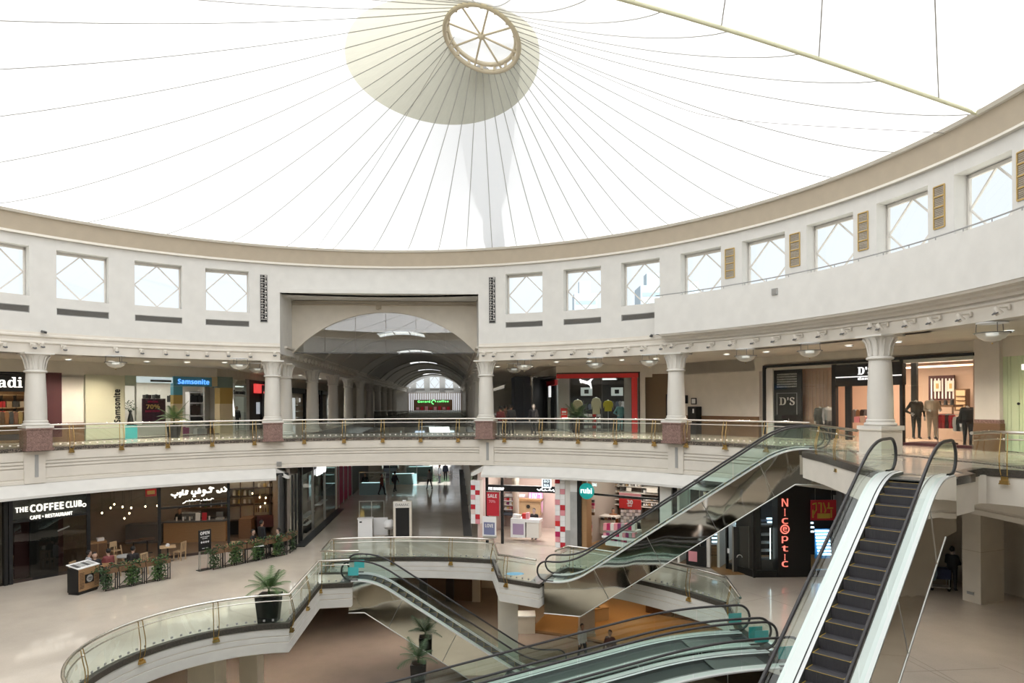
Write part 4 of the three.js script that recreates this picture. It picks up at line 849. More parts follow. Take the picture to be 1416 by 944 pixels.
const frontThing = (fr, name, label, cat, group) => thing(name, label, cat, [fr.p.x, 0, fr.p.z], fr.ry, group);
function textOn(fr, t, name, str, font, r, z, mat, depth = .03) { const k = fr.rect(...r, z); return mesh(name, put(text(str, font, k.w, k.h, depth), k.x, k.y, z), mat, t); }
function glassOn(fr, t, r, z, mat = M.shopGlass) { const k = fr.rect(...r, z); return mesh('glass_pane', put(prep(new THREE.PlaneGeometry(k.w, k.h)), k.cx, k.cy, z), mat, t); }
// a stock of small goods, each a thing of its own, given by pixel cells on a plane
function goods(fr, name, label, cat, group, cells, z, d, mats, make) {
  cells.forEach((r, i) => { const k = fr.rect(...r, z), o = mesh(name, make ? make(k.w, k.h, d, i) : box(k.w, k.h, d, 0, k.h / 2, 0), Array.isArray(mats) ? mats[i % mats.length] : mats); o.position.copy(fr.at(k.cx, k.y, z - d / 2)); o.rotation.y = fr.ry; tag(o, label, cat, group); });
}
const cellsOf = (x0, y0, x1, y1, nx, ny, fx = .8, fy = .75) => { const o = []; for (let j = 0; j < ny; j++) for (let i = 0; i < nx; i++) { const w = (x1 - x0) / nx, h = (y1 - y0) / ny, b = y0 + (j + 1) * h; o.push([x0 + i * w + w * (1 - fx) / 2, b - h * fy, x0 + (i + 1) * w - w * (1 - fx) / 2, b]); } return o; };
const jacketGeo = (w, h, d) => { const g = prep(new THREE.ExtrudeGeometry(shapeOf([[-w * .36, 0], [w * .36, 0], [w * .38, h * .6], [w * .5, h * .3], [w * .5, h * .72], [w * .36, h * .93], [w * .12, h], [-w * .12, h], [-w * .36, h * .93], [-w * .5, h * .72], [-w * .5, h * .3], [-w * .38, h * .6]]), { depth: d * .6, bevelEnabled: true, bevelSize: w * .03, bevelThickness: d * .2, bevelSegments: 1 })); return put(g, 0, 0, -d * .3); };
const caseGeo = (w, h, d) => merge([box(w * .92, h * .86, d, 0, h * .47, 0), box(w * .7, h * .05, d * 1.06, 0, h * .3, 0), box(w * .7, h * .05, d * 1.06, 0, h * .6, 0), box(w * .3, h * .1, d * .2, 0, h * .95, 0), cylg(w * .06, w * .06, h * .06, -w * .32, 0, 0, 8), cylg(w * .06, w * .06, h * .06, w * .32, 0, 0, 8)]);
// ---------------------------------------------------------------- upper gallery, left: clothes shop and luggage shop
const vec = ([x, z]) => new V3(x, 0, z);
{
  const F0 = new Front(vec(GL[0]), vec(GL[1])), F1 = new Front(vec(GL[1]), vec(GL[2]));
  room(F1, -5.2, 2.15, 4.5, L2, 9.45, M.wood, M.floor2, M.ceiling, 'lit clothes shop', { col: [1, .82, .6], power: 3.4 });
  const s = frontThing(F1, 'storefront', 'dark clothes shop front with white serif lettering', 'shop front');
  part(F1, s, 'header', [-60, 516, 36, 541], .02, .12, M.blackMat); part(F1, s, 'jamb', [64, 515, 85.5, 604], .05, .3, M.maroon); part(F1, s, 'plinth', [-60, 601, 60, 609], .02, .15, M.darkBrown);
  textOn(F1, s, 'sign_lettering', 'adi', fontS, [-3, 521, 31, 535.5], .03, glow(1, .97, .9, 1.6)); glassOn(F1, s, [-60, 541, 64, 602], 0);
  part(F1, s, 'top_rail', [-60, 513.5, 66, 516], .03, .1, M.black);
  const sh = frontThing(F1, 'wall_shelf', 'lit wooden wall shelf with folded clothes in the clothes shop', 'shelf');
  for (const y of [545, 563, 574]) part(F1, sh, 'board', [-50, y, 36, y + 1.6], -3.6, .5, M.woodPale); for (const x of [-12, 3, 22]) part(F1, sh, 'divider', [x, 545, x + .8, 580], -3.6, .5, M.black);
  goods(F1, 'folded_clothes', 'folded brown garment stack on the lit clothes shop shelf', 'clothes', 'folded clothes in the clothes shop', cellsOf(-10, 552, 36, 563, 5, 1).concat(cellsOf(-10, 566, 36, 574, 5, 1)), -3.6, .4, [M.tan, M.red, M.woodPale, M.darkGrey, M.creamWarm]);
  goods(F1, 'hanging_jacket', 'jacket hanging in the window of the clothes shop', 'clothes', 'jackets hanging in the clothes shop', cellsOf(-6, 569, 38, 586, 7, 1, 1.1, 1), -1.2, .3, [M.tan, M.woodDark, std(.45, .2, .08, .8), M.darkGrey, std(.35, .16, .1, .8)], jacketGeo);
  goods(F1, 'display_shoe', 'white shoe on the low bench of the clothes shop', 'shoe', 'shoes in the clothes shop', cellsOf(-4, 600, 20, 605, 4, 1), -.8, .3, M.white);
  // plain wall up to the luggage shop
  const w = structGroup('wall_gallery', 'cream wall panel with a dark red plinth beside the luggage shop', 'wall'); w.position.set(F1.p.x, 0, F1.p.z); w.rotation.y = F1.ry;
  mesh('panel', box(1.5, 3.6, .2, 2.95, 7.7, -.1), M.cream, w); mesh('skirting', box(1.5, 1.0, .22, 2.95, 6.4, -.08), M.woodDark, w);

  // luggage shop
  const F2 = new Front(vec(GL[2]), vec(GL[3]));
  room(F2, .05, F2.w + .5, 2.6, L2, 9.4, M.offWhite, M.floor2, M.ceiling, 'luggage shop', { col: [1, .95, .86], power: 3.5 });
  const t = frontThing(F2, 'storefront', 'luggage shop front with a pale green panel, blue header and tan pillars', 'shop front');
  const sage = std(.55, .54, .40, .5), sage2 = std(.40, .46, .36, .4);
  part(F2, t, 'brand_panel', [118.5, 518.5, 173, 607], .1, .25, sage);
  { const k = F2.rect(157, 538, 166, 584, .1), g = text('Samsonite', fontB, k.h, k.w, .03); put(g, 0, 0, 0, 0, 0, Math.PI / 2); g.computeBoundingBox(); g.translate(k.x - g.boundingBox.min.x, k.y - g.boundingBox.min.y, .1); mesh('sign_lettering', g, M.black, t); }
  part(F2, t, 'pillar', [173, 519, 188.5, 533], .06, .2, sage2); glassOn(F2, t, [173, 533, 188.5, 600], .04); part(F2, t, 'plinth', [173, 588, 190, 607], .06, .3, M.tealSticker);
  glassOn(F2, t, [188.5, 528, 240, 602], .02, M.shopGlass); part(F2, t, 'light_box', [188, 521, 239, 529], .02, .2, glow(.75, .95, 1, .5)); part(F2, t, 'dark_strip', [208, 525, 237, 528], .04, .02, M.darkGrey); part(F2, t, 'mullion', [187.5, 520, 188.7, 604], .05, .1, M.steel);
  const bz = std(.10, .32, .42, .5), oc = std(.42, .29, .09, .5), sand = std(.62, .52, .33, .5);
  part(F2, t, 'header', [240, 521, 293, 534], .1, .3, bz); part(F2, t, 'header_end', [293, 521, 306, 534], .06, .3, sand); part(F2, t, 'pillar_blue', [240, 534, 252.5, 546], .1, .3, bz); part(F2, t, 'pillar_ochre', [240, 546, 252.5, 558], .1, .3, oc); part(F2, t, 'pillar_sand', [240, 558, 252.5, 603], .1, .3, sand);
  part(F2, t, 'jamb_ochre', [304, 536, 322, 558], .08, .5, oc); part(F2, t, 'jamb_sand', [304, 558, 322, 601], .08, .5, sand); part(F2, t, 'jamb_teal', [301, 521, 322, 536], .08, .5, std(.14, .2, .18, .5));
  textOn(F2, t, 'sign_lettering', 'Samsonite', fontB, [246, 524, 289, 531], .11, glow(.05, .35, 1, 1.3));
  part(F2, t, 'plinth', [188, 602, 306, 607], .04, .2, M.darkBrown);
  const po = frontThing(F2, 'promotion_poster', 'dark plum poster with pink and gold print inside the luggage shop window', 'poster'); part(F2, po, 'board', [197, 551, 229, 586], -.5, .06, std(.04, .012, .03, .4)); textOn(F2, po, 'print', 'SPECIAL', fontB, [204, 554, 219, 556.5], -.49, M.magenta, .01); textOn(F2, po, 'print', '70%', fontB, [202, 559, 221, 565], -.49, M.tan, .01); textOn(F2, po, 'print', 'DISCOUNT', fontB, [201, 567, 222, 569.5], -.49, M.magenta, .01);
  goods(F2, 'suitcase', 'black suitcase behind the plum poster in the luggage shop', 'suitcase', 'suitcases behind the poster', [[201, 545, 210, 551], [214, 545, 222, 551], [235, 546, 240, 556]], -1.2, .3, M.black, caseGeo);
  const rack = frontThing(F2, 'display_shelf', 'white framed wall shelf full of suitcases in the luggage shop', 'shelf');
  for (const y of [542, 556.5, 574, 583]) part(F2, rack, 'board', [262, y, 306, y + 1.2], -1.7, .4, M.white); for (const x of [262, 283, 284.5, 297, 304.5]) part(F2, rack, 'upright', [x, 542, x + 1, 584], -1.7, .4, M.white); part(F2, rack, 'back_board', [262, 541, 306, 584], -2.2, .04, M.grey);
  goods(F2, 'suitcase', 'dark suitcase on the white wall shelf of the luggage shop', 'suitcase', 'suitcases on the white shelf', [[264.5, 545.5, 273, 556], [274, 545.5, 282.5, 556], [285.5, 546, 292.5, 556], [298, 546.5, 304, 556], [265.5, 559, 277, 573.5], [286.5, 560, 296.5, 573.5], [299, 561, 304.5, 573.5]], -1.7, .35, [M.black, M.blackMat, M.darkGrey, M.black, M.darkBrown, M.woodDark, M.maroon], caseGeo);
  goods(F2, 'travel_bag', 'black travel bag on the lowest board of the white shelf', 'bag', 'bags under the suitcases', [[264, 577, 280, 583], [282, 578, 290, 583], [291, 578, 303, 583]], -1.65, .3, M.blackMat);
  goods(F2, 'suitcase', 'suitcase standing on the floor at the luggage shop entrance', 'suitcase', 'suitcases at the entrance', [[253, 590, 262, 600], [272, 591, 287, 600], [289, 591, 300, 600]], -.6, .4, [M.plum, M.grey, M.woodDark], caseGeo);
  palm('potted_palm', 'bushy palm in a dark pot outside the luggage shop window', F2.at(F2.rect(222, 560, 250, 607, 1.4).cx + .2, L2 + .0, 1.4), { potH: .75, potR: .3, len: 1.0, fronds: 14, mat: M.leaf, trunk: .35 });
  { const k = F2.rect(176, 548, 186, 585, -.3), v = F2.group('flower_vase', 'tall dark vase with dried flowers in the luggage shop window', 'vase', k.cx, F2.rect(176, 548, 186, 585, -.3).y - .1, -.35); mesh('vase', lathe([[0, 0], [.2, 0], [.14, .4], [.07, .7], [.1, .85]], 14), M.black, v); mesh('flowers', leaves(70, .5, .6, .4, 0, 1.15, 0, .12), M.leafDark, v); }
  { const w = structGroup('wall_corner', 'grey inner wall at the luggage shop corner', 'wall'); mesh('wall_piece', put(box(4, 3.6, .1), ...cor(29, -12.3, 7.6).toArray(), 0, COR_RY + Math.PI / 2), M.grey, w); }
  // arcade side: second luggage front and the shop with the red sign
  const F3 = new Front(cor(27, -11.35), cor(70, -11.35));
  room(F3, 3.2, 10, 3, L2, 9.3, M.offWhite, M.floor2, M.ceiling, 'corner luggage shop', { col: [.9, 1, .92], power: .8 });
  const c = frontThing(F3, 'storefront', 'glass corner front with small black lettering on the arcade side', 'shop front');
  glassOn(F3, c, [317, 525, 345, 600], 0); part(F3, c, 'mullion', [341, 524, 345, 600], .03, .2, M.grey); textOn(F3, c, 'sign_lettering', 'Samsonite', fontB, [323, 539, 339, 545], .04, M.black); part(F3, c, 'door_head', [325, 546.5, 341, 548], .02, .1, M.offWhite);
  person('dark dressed shopper standing inside the glass corner shop', F3.at(F3.hit(331, 560, -1)[0], L2, -1.2), .4, { top: [.02, .02, .025] });
  const d = frontThing(F3, 'storefront', 'dark shop with a glowing red square sign beyond the corner luggage front', 'shop front');
  part(F3, d, 'frame', [345, 526, 368, 602], .02, .3, M.blackMat); part(F3, d, 'red_sign', [353.5, 531, 365.5, 543.5], .2, .15, glow(.85, .02, .03, .9)); part(F3, d, 'lit_panel', [355, 556, 362, 572], .06, .04, glow(.7, .8, .9, .4));
  // further shops along the left aisle
  const lab = ['dark shop bay with a pale lit doorway', 'dark shop bay with a tall mirror', 'dark shop bay with a small pink sign', 'dim shop bay with bluish shelves'];
  [[36, .3], [44, .5], [52, .25], [60, .4]].forEach(([u, k], i) => { const f = new Front(cor(u, -11.3), cor(u + 7.5, -11.3)), g = frontThing(f, 'shop_bay', lab[i] + ' behind the arcade columns', 'shop front'); mesh('frame', [box(7.2, .5, .2, 3.7, 9.1, .1), box(.3, 3.4, .2, .2, 7.6, .1), box(.3, 3.4, .2, 7.3, 7.6, .1)], M.black, g); mesh('display_light', box(1.1, 2.2, .05, 2 + i, 7.3, .05), glow(.7, .8, .85, k), g); mesh('display_light', box(.5, .4, .05, 5.2, 8.3 - i * .1, .12), i === 2 ? glow(1, .1, .3, 1.2) : glow(.9, .9, .85, k), g); mesh('shelf_row', [0, 1, 2].map((r) => box(2.2, .06, .3, 5, 6.5 + r * .6, .1)), M.steel, g); });
}
// ---------------------------------------------------------------- upper gallery, right
{
  // grey blue wall and dim aisle
  const fa = new Front(cor(62, 10.6), cor(24.8, 10.6)); const w = structGroup('wall_aisle', 'blue grey wall panels lining the arcade aisle by the sportswear shop', 'wall');
  for (let i = 0; i < 2; i++) mesh('wall_panel', put(box(.78, 4.2, .15), ...cor(40, 9.75 + i * .8, 8.0).toArray(), 0, COR_RY), std(.17, .19, .235, .6), w); mesh('wall_panel', put(box(3, 4.2, .15), ...cor(41.6, 9.4, 8.0).toArray(), 0, COR_RY + Math.PI / 2), M.blueGrey, w);
  // sportswear shop
  const F = new Front(vec(GR[0]), vec(GR[1])), S = new Front(cor(28.9, 10.7), vec(GR[0]));
  room(F, -1.6, 5.1, 5, L2, 9.5, M.blackMat, M.floor2, M.black, 'sportswear shop', { col: [.95, 1, 1], power: 1.2 });
  const t = frontThing(F, 'storefront', 'glass sportswear shop front outlined by a bright red frame', 'shop front');
  part(F, t, 'red_header', [769.5, 516.5, 882.5, 522.5], .08, .2, M.redBright); part(F, t, 'red_jamb', [873.5, 522, 881.5, 604], .08, .2, M.redBright); part(F, t, 'outer_frame', [882.5, 515.5, 885, 604], .05, .2, M.darkBrown); part(F, t, 'top_frame', [769.5, 514.5, 885, 516.5], .05, .2, M.darkBrown);
  for (const [a, b] of [[770, 788], [788.5, 832], [832.5, 873]]) glassOn(F, t, [a, 522, b, 603], .02);
  for (const x of [787.5, 832]) part(F, t, 'mullion', [x, 522, x + 1, 603], .05, .08, M.darkGrey);
  part(F, t, 'inner_column', [772, 522, 787, 600], -.3, .3, M.grey); part(F, t, 'side_panel', [863, 522, 873, 602], -.2, .1, M.grey);
  part(F, t, 'black_portal', [788, 521, 832, 549], -.25, .06, M.blackMat);
  { // leaping cat emblem
    const k = F.rect(801, 523.5, 821, 537.5, .06), q = [[0, .93], [.06, 1], [.16, .92], [.36, .84], [.55, .74], [.7, .86], [.78, .97], [.98, 1], [.9, .9], [.84, .8], [.8, .66], [.83, .45], [.87, .2], [.86, .02], [.8, 0], [.76, .2], [.68, .38], [.55, .46], [.38, .52], [.26, .6], [.12, .58], [.03, .66], [.1, .72], [.02, .8]];
    mesh('cat_emblem_sign', put(ext(q.map(([x, y]) => [x * k.w, y * k.h]), .04), k.x, k.y, .06), glow(1, 1, 1, 1.1), t); }
  const s2 = frontThing(S, 'storefront', 'angled glass side of the sportswear shop with a red top rail', 'shop front');
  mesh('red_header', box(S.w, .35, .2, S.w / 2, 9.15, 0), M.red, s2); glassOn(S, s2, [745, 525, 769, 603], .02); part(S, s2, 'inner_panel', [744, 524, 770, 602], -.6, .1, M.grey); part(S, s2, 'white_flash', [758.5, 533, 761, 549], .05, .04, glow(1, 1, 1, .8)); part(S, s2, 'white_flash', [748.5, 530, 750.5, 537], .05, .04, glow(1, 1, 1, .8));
  for (const [r, l] of [[[803, 535.5, 819, 547], 'screen showing a dark cat emblem, hung behind the sportswear entrance'], [[845, 535.5, 861.5, 547], 'screen showing a dark figure, hung in the sportswear window by the red jamb']]) { const m = frontThing(F, 'display_screen', l, 'screen'); part(F, m, 'bezel', [r[0] - .6, r[1] - .6, r[2] + .6, r[3] + .6], -.12, .08, M.black); part(F, m, 'screen', r, -.11, .02, glow(.45, .55, .55, .4)); part(F, m, 'screen_image', [r[0] + 5, r[1] + 3, r[0] + 11, r[3] - 3], -.1, .01, M.black); }
  const tor = (x, y0, y1, c, l) => { const k = F.rect(x - 5, y0, x + 5, y1, -1.6), g = F.group('torso_form', l, 'mannequin', k.cx, L2, -1.6); mesh('stand', [cylg(.16, .16, .02), rod([0, 0, 0], [0, k.y - L2, 0], .02)], M.steel, g); mesh('jacket', put(jacketGeo(.62, k.h, .3), 0, k.y - L2, 0), c, g); mesh('neck', ball(.07, 0, k.y - L2 + k.h, 0), M.white, g); };
  tor(799, 553, 569, std(.62, .55, .33, .8), 'torso form in a pale yellow jacket beside the promotion board'); tor(824.5, 550, 572, std(.72, .68, .45, .8), 'torso form in a cream jacket in the middle of the sportswear entrance'); tor(841, 554, 568, std(.60, .52, .04, .8), 'torso form in a bright yellow shirt in the sportswear shop');
  mannequin('mannequin in teal training clothes with a hand on its hip in the sportswear window', F.at(F.hit(857.5, 580, -.5)[0], L2, -.5), .3, { pose: 'hip', top: [.12, .30, .32], low: [.08, .22, .26], head: true, skin: [.4, .4, .4], h: 1.95 });
  const tb = frontThing(F, 'shoe_shelf', 'tiered black shelf carrying pale shoes in the sportswear shop', 'shelf'); for (const y of [576, 584, 592]) part(F, tb, 'board', [806, y, 832, y + 1], -2.2, .5, M.darkGrey); for (const x of [806, 831]) part(F, tb, 'upright', [x, 554, x + .8, 600], -2.2, .4, M.darkGrey);
  goods(F, 'display_shoe', 'pale shoe on the tiered shelf of the sportswear shop', 'shoe', 'shoes in the sportswear shop', [...cellsOf(807, 571, 831, 576, 4, 1), ...cellsOf(807, 579, 831, 584, 4, 1), ...cellsOf(807, 587, 831, 592, 4, 1)], -2.2, .3, [M.white, M.offWhite, M.redBright, M.white]);
  goods(F, 'hanging_jersey', 'dark sports shirt hanging on the sportswear shop back wall', 'clothes', 'shirts on the sportswear wall', cellsOf(843, 551, 872, 566, 4, 1).concat(cellsOf(806, 556, 819, 566, 2, 1)), -3.5, .2, [M.darkGrey, M.blueGrey, M.white, M.grey], jacketGeo);
  { const g = frontThing(F, 'promotion_stand', 'small red promotion board beside the palm of the sportswear shop', 'sign'); part(F, g, 'board', [775.5, 564, 784.5, 577], .3, .05, M.redBright); part(F, g, 'print', [777, 568, 783, 570.5], .31, .01, M.white); part(F, g, 'print', [777, 572, 783, 573], .31, .01, M.white); part(F, g, 'pole', [779.5, 577, 780.5, 603], .28, .03, M.steel); part(F, g, 'foot', [776, 602.5, 784, 604], .35, .3, M.steel); }
  palm('potted_palm', 'dark palm in a black pot before the sportswear shop entrance', F.at(F.hit(797, 580, 1.3)[0], L2, 1.3), { potH: .7, potR: .28, len: 1.15, fronds: 15, mat: M.leafDark, trunk: .3 });
  { const p = flr(738, 601.5, L2); person('uniformed guard in black with a face mask beside the blue grey wall', p, .1, { top: [.012, .012, .016], low: [.01, .01, .013], h: 1.82, skin: [.5, .42, .38] });
    [[692, 604, .5], [699, 602, -.3], [707, 603, .2]].forEach(([x, y, a], i) => person(['shopper in dark red standing at the blue grey wall', 'shopper in a brown coat standing at the blue grey wall', 'shopper in black standing at the blue grey wall'][i], flr(x, y - 2, L2), a + 3, { top: [[.12, .02, .02], [.1, .05, .03], [.02, .02, .02]][i], h: 1.7 + i * .04 })); }
  // brown niche with white pilasters
  const n = structGroup('wall_niche', 'brown recessed niche between white pilasters beside the sportswear shop', 'wall'); const FN = new Front(vec(GR[1]), vec(GR[2])); n.position.set(F.p.x, 0, F.p.z); n.rotation.y = F.ry;
  mesh('pilaster', F.box(885.5, 515, 892.5, 604, .12, .4), M.cream, n); mesh('niche_back', box(3.2, 3.9, .1, F.w + .95, 7.7, -1.3), std(.24, .17, .10, .7), n); mesh('niche_side', box(.1, 3.9, 1.5, F.w + 2.3, 7.7, -.5), std(.24, .17, .10, .7), n); mesh('dark_post', F.box(921, 545, 926, 604, -.9, .1), M.blackMat, n);
  // blank wall with wainscot
  const FW = new Front(vec(GR[2]), vec(GR[3])), wl = structGroup('wall_blank', 'blank cream wall with a dark brown wainscot beside the menswear shop', 'wall'); wl.position.set(FW.p.x, 0, FW.p.z); wl.rotation.y = FW.ry;
  mesh('plaster', box(FW.w + .6, 3.4, .2, FW.w / 2, 8.5, -.1), M.cream, wl); mesh('wainscot', box(FW.w + .6, 1.05, .24, FW.w / 2, 6.42, -.06), M.woodDark, wl); mesh('dado_rail', box(FW.w + .6, .06, .3, FW.w / 2, 6.97, -.04), M.woodDark, wl);
  const fs = frontThing(FW, 'wall_sign', 'small framed notice on the blank cream wall', 'sign'); part(FW, fs, 'frame', [955.5, 550, 962.5, 559], .05, .05, M.black); part(FW, fs, 'paper', [956.5, 551.3, 961.5, 557.7], .06, .02, M.white);
  const ki = frontThing(FW, 'machine_cabinet', 'tall black cabinet with a white label below the framed notice', 'cabinet'); part(FW, ki, 'body', [951, 562, 962.5, 605], .5, .45, M.black); part(FW, ki, 'label', [957.5, 565, 959.5, 571], .51, .01, M.white); part(FW, ki, 'base', [950.5, 603, 963, 606], .52, .5, M.darkGrey);
  tag(mesh('wall_phone', put(merge([box(.3, .5, .1), box(.12, .4, .1, .05, 0, .06)]), ...FW.at(FW.hit(948, 552, .1)[0], FW.hit(948, 552, .1)[1], .1).toArray(), 0, FW.ry), M.black), 'black wall telephone beside the framed notice', 'telephone');

  // menswear shop
  const D = new Front(vec(GR[3]), vec(GR[4])), pk = std(.55, .40, .31, .6), pinkWood = std(.50, .33, .24, .5);
  const dx0 = D.hit(1057, 540)[0], dx1 = D.hit(1348, 540)[0];
  room(D, dx0, dx1, 5.5, L2, 9.75, pk, M.floor2, std(.6, .46, .36, .7), 'menswear shop', { col: [1, .80, .62], power: 7.5 });
  const m = frontThing(D, 'storefront', 'black framed menswear shop front with white serif lettering', 'shop front');
  const HB = (px, py, z = 0) => D.hit(px, py, z), topY = HB(1200, 499)[1];
  mesh('top_frame', box(dx1 - dx0, .12, .25, (dx0 + dx1) / 2, topY + .02, 0), M.black, m); part(D, m, 'left_frame', [1054.5, 508, 1058.5, 600], .1, .2, M.black); part(D, m, 'white_pier', [1058.5, 510, 1068.5, 603], .05, .25, M.offWhite);
  part(D, m, 'black_panel', [1069, 509, 1108, 606], -.05, .1, M.black); part(D, m, 'timber_panel', [1108.5, 506, 1150, 606], -.5, .1, pinkWood); for (let x = 1112; x < 1149; x += 5) part(D, m, 'panel_moulding', [x, 512, x + 1.1, 580], -.47, .03, pk);
  glassOn(D, m, [1069, 508, 1150, 606], .02); part(D, m, 'mullion', [1150, 504, 1155.5, 606], .08, .2, M.black);
  part(D, m, 'header', [1155.5, 502, 1247, 533], .08, .3, M.black); part(D, m, 'header_line', [1155.5, 519.3, 1246.5, 520.8], .1, .04, glow(1, 1, 1, .9)); part(D, m, 'door_frame', [1168.5, 532, 1176.5, 608], .04, .12, M.black); part(D, m, 'door_frame', [1244, 497, 1248, 616], .06, .2, M.black); part(D, m, 'window_post', [1259.5, 495, 1267, 560], -.6, .15, M.darkGrey);
  textOn(D, m, 'sign_lettering', "D'S", fontS, [1186.5, 507, 1207, 517.5], .1, glow(1, 1, 1, 1.3)); textOn(D, m, 'sign_lettering', 'damat', fontB, [1186.5, 521, 1212, 524.8], .1, glow(1, 1, 1, 1.1));
  textOn(D, m, 'panel_lettering', "D'S", fontS, [1078, 549, 1099, 560], .0, M.offWhite, .02); for (const r of [[1074, 543, 1102, 543.6], [1074, 543, 1074.6, 573], [1101.4, 543, 1102, 573]]) part(D, m, 'panel_outline', r, .0, .02, M.grey);
  const rows = ['ADSDAMATSDSA', 'DAMATDSDAMAT', 'SDAMATDSDAMA', 'ATDSDAMATDSD', 'MATDSDAMATDS', 'DAMATDSDAMAT']; rows.forEach((r, i) => textOn(D, m, 'panel_lettering', r, fontB, [1074.5, 516.2 + i * 3.4, 1102, 518.4 + i * 3.4], .0, M.offWhite, .01));
  glassOn(D, m, [1248, 491, 1347, 616], .02); part(D, m, 'plinth', [1248, 614, 1347, 618], .05, .3, M.maroon);
  mannequin('headless mannequin in a dark navy suit behind the black lettered glass', D.at(D.hit(1082, 580, -.5)[0], L2, -.4), .1, { top: [.02, .025, .05], low: [.02, .02, .03], h: 1.9 }); mannequin('headless mannequin in a pale grey jacket behind the black lettered glass', D.at(D.hit(1099, 580, -.4)[0], L2, -.35), 0, { top: [.36, .35, .34], low: [.3, .3, .32], h: 1.9 });
  mannequin('headless mannequin in a dark jacket before the timber panel', D.at(D.hit(1134, 580, -.3)[0], L2, -.3), 0, { top: [.10, .10, .09], low: [.14, .13, .12], h: 1.9 }); mannequin('headless mannequin in a checked grey jacket before the timber panel', D.at(D.hit(1145, 580, -.25)[0], L2, -.25), .2, { top: [.30, .30, .30], low: [.1, .1, .1], h: 1.92 });
  mannequin('headless mannequin in a charcoal suit in the wide menswear window', D.at(D.hit(1267, 590, -.5)[0], L2 + .25, -.5), -.2, { top: [.035, .033, .03], low: [.035, .033, .03], h: 1.95, pose: 'hip' }); mannequin('headless mannequin in a beige suit in the wide menswear window', D.at(D.hit(1289, 590, -.45)[0], L2 + .25, -.45), -.3, { top: [.36, .26, .18], low: [.40, .29, .2], h: 2.0, pose: 'reach' }); mannequin('headless mannequin in black with white shirt next to the cream pier', D.at(D.hit(1338, 590, -.9)[0], L2, -.9), -.2, { top: [.015, .015, .018], low: [.015, .015, .018], skin: [.8, .8, .8], h: 1.95 });
  const pod = frontThing(D, 'display_podium', 'low dark red podium under the suited mannequins', 'podium'); part(D, pod, 'top', [1256, 612, 1302, 615], .0, 1.2, M.maroon); part(D, pod, 'base', [1257, 614, 1301, 619], -.05, 1.1, M.darkBrown);
  goods(D, 'hanging_garment', 'red garment on the rack in the menswear window', 'clothes', 'red garments on the rack', cellsOf(1297, 572, 1316, 592, 4, 1, 1.05, 1), -1.4, .3, [M.red, M.redBright, M.maroon], jacketGeo); goods(D, 'hanging_garment', 'black and white jacket on the rack beside the red garments', 'clothes', 'dark jackets on the rack', cellsOf(1317, 576, 1337, 596, 4, 1, 1.05, 1), -1.3, .3, [M.offWhite, M.black, M.grey, M.black], jacketGeo);
  const rk = frontThing(D, 'garment_rack', 'steel garment rack in the menswear window', 'rack'); part(D, rk, 'rail', [1296, 572.5, 1338, 573.6], -1.35, .05, M.steel); for (const x of [1296, 1337]) part(D, rk, 'upright', [x, 572.5, x + .9, 615], -1.35, .05, M.steel);
  goods(D, 'hanging_garment', 'dark coat on the rail beyond the menswear entrance', 'clothes', 'coats beyond the entrance', cellsOf(1178, 566, 1200, 584, 4, 1, 1.05, 1), -2.4, .3, [M.darkGrey, M.woodDark, M.black], jacketGeo);
  goods(D, 'folded_clothes', 'folded pink shirts on the table inside the menswear entrance', 'clothes', 'folded shirts at the entrance', [[1181, 576, 1188, 584], [1189, 575, 1196, 584], [1197, 577, 1203, 584]], -1.6, .4, [M.pink, pk, M.pink]);
  const st = frontThing(D, 'striped_wall_panel', 'dark red and white striped wall panel with two framed pictures', 'panel'); part(D, st, 'panel', [1284, 519, 1319, 553], -5.2, .1, M.maroon); for (let x = 1287; x < 1318; x += 5) part(D, st, 'white_stripe', [x, 523, x + 2, 551], -5.18, .02, M.white);
  for (const x of [1291, 1309.5]) { const f = frontThing(D, 'picture', x < 1300 ? 'framed pale picture on the striped panel, near the window post' : 'framed pale picture on the striped panel, near the lit cabinet', 'picture'); part(D, f, 'frame', [x, 526, x + 9.5, 541], -5.1, .06, M.offWhite); part(D, f, 'image', [x + 3, 530, x + 6.5, 537], -5.08, .04, M.tan); }
  const dr = frontThing(D, 'display_cabinet', 'dark framed lit cabinet at the back of the menswear shop', 'cabinet'); part(D, dr, 'frame', [1319.5, 537.5, 1336.5, 568], -4.6, .3, M.woodDark); part(D, dr, 'lit_back', [1322, 539.5, 1334.5, 566], -4.55, .04, std(.7, .5, .3, .5)); for (const y of [547, 553, 559]) part(D, dr, 'shelf', [1322, y, 1334.5, y + 1], -4.5, .25, M.woodDark);
  const ha = frontThing(D, 'display_table', 'dark display table with hats before the striped panel', 'table'); part(D, ha, 'top', [1290, 560, 1318, 562.5], -3.4, .8, M.woodDark); for (const x of [1291, 1316]) part(D, ha, 'leg', [x, 562, x + 1.5, 590], -3.4, .08, M.woodDark); goods(D, 'felt_hat', 'dark felt hat on the table before the striped panel', 'hat', 'hats on the display table', [[1291, 554, 1299, 560], [1300, 553, 1308, 560], [1309, 552, 1317, 560]], -3.4, .4, M.blackMat, (w, h) => merge([lathe([[0, 0], [w * .55, 0], [w * .55, h * .08], [w * .32, h * .12], [w * .3, h * .9], [w * .2, h], [0, h * .95]], 14)]));
  { const c = frontThing(D, 'cove_light', 'glowing warm cove strip across the menswear shop ceiling', 'light'); part(D, c, 'light_strip', [1249, 505, 1346, 507.5], -2.6, .08, glow(1, .62, .35, 2.4)); }
  // pier and pale green ribbed wall
  const FP = new Front(vec(GR[4]), vec(GR[5])), pi = structGroup('wall_pier', 'cream pier with a brown granite base beside the wide menswear window', 'wall'); pi.position.set(FP.p.x, 0, FP.p.z); pi.rotation.y = FP.ry;
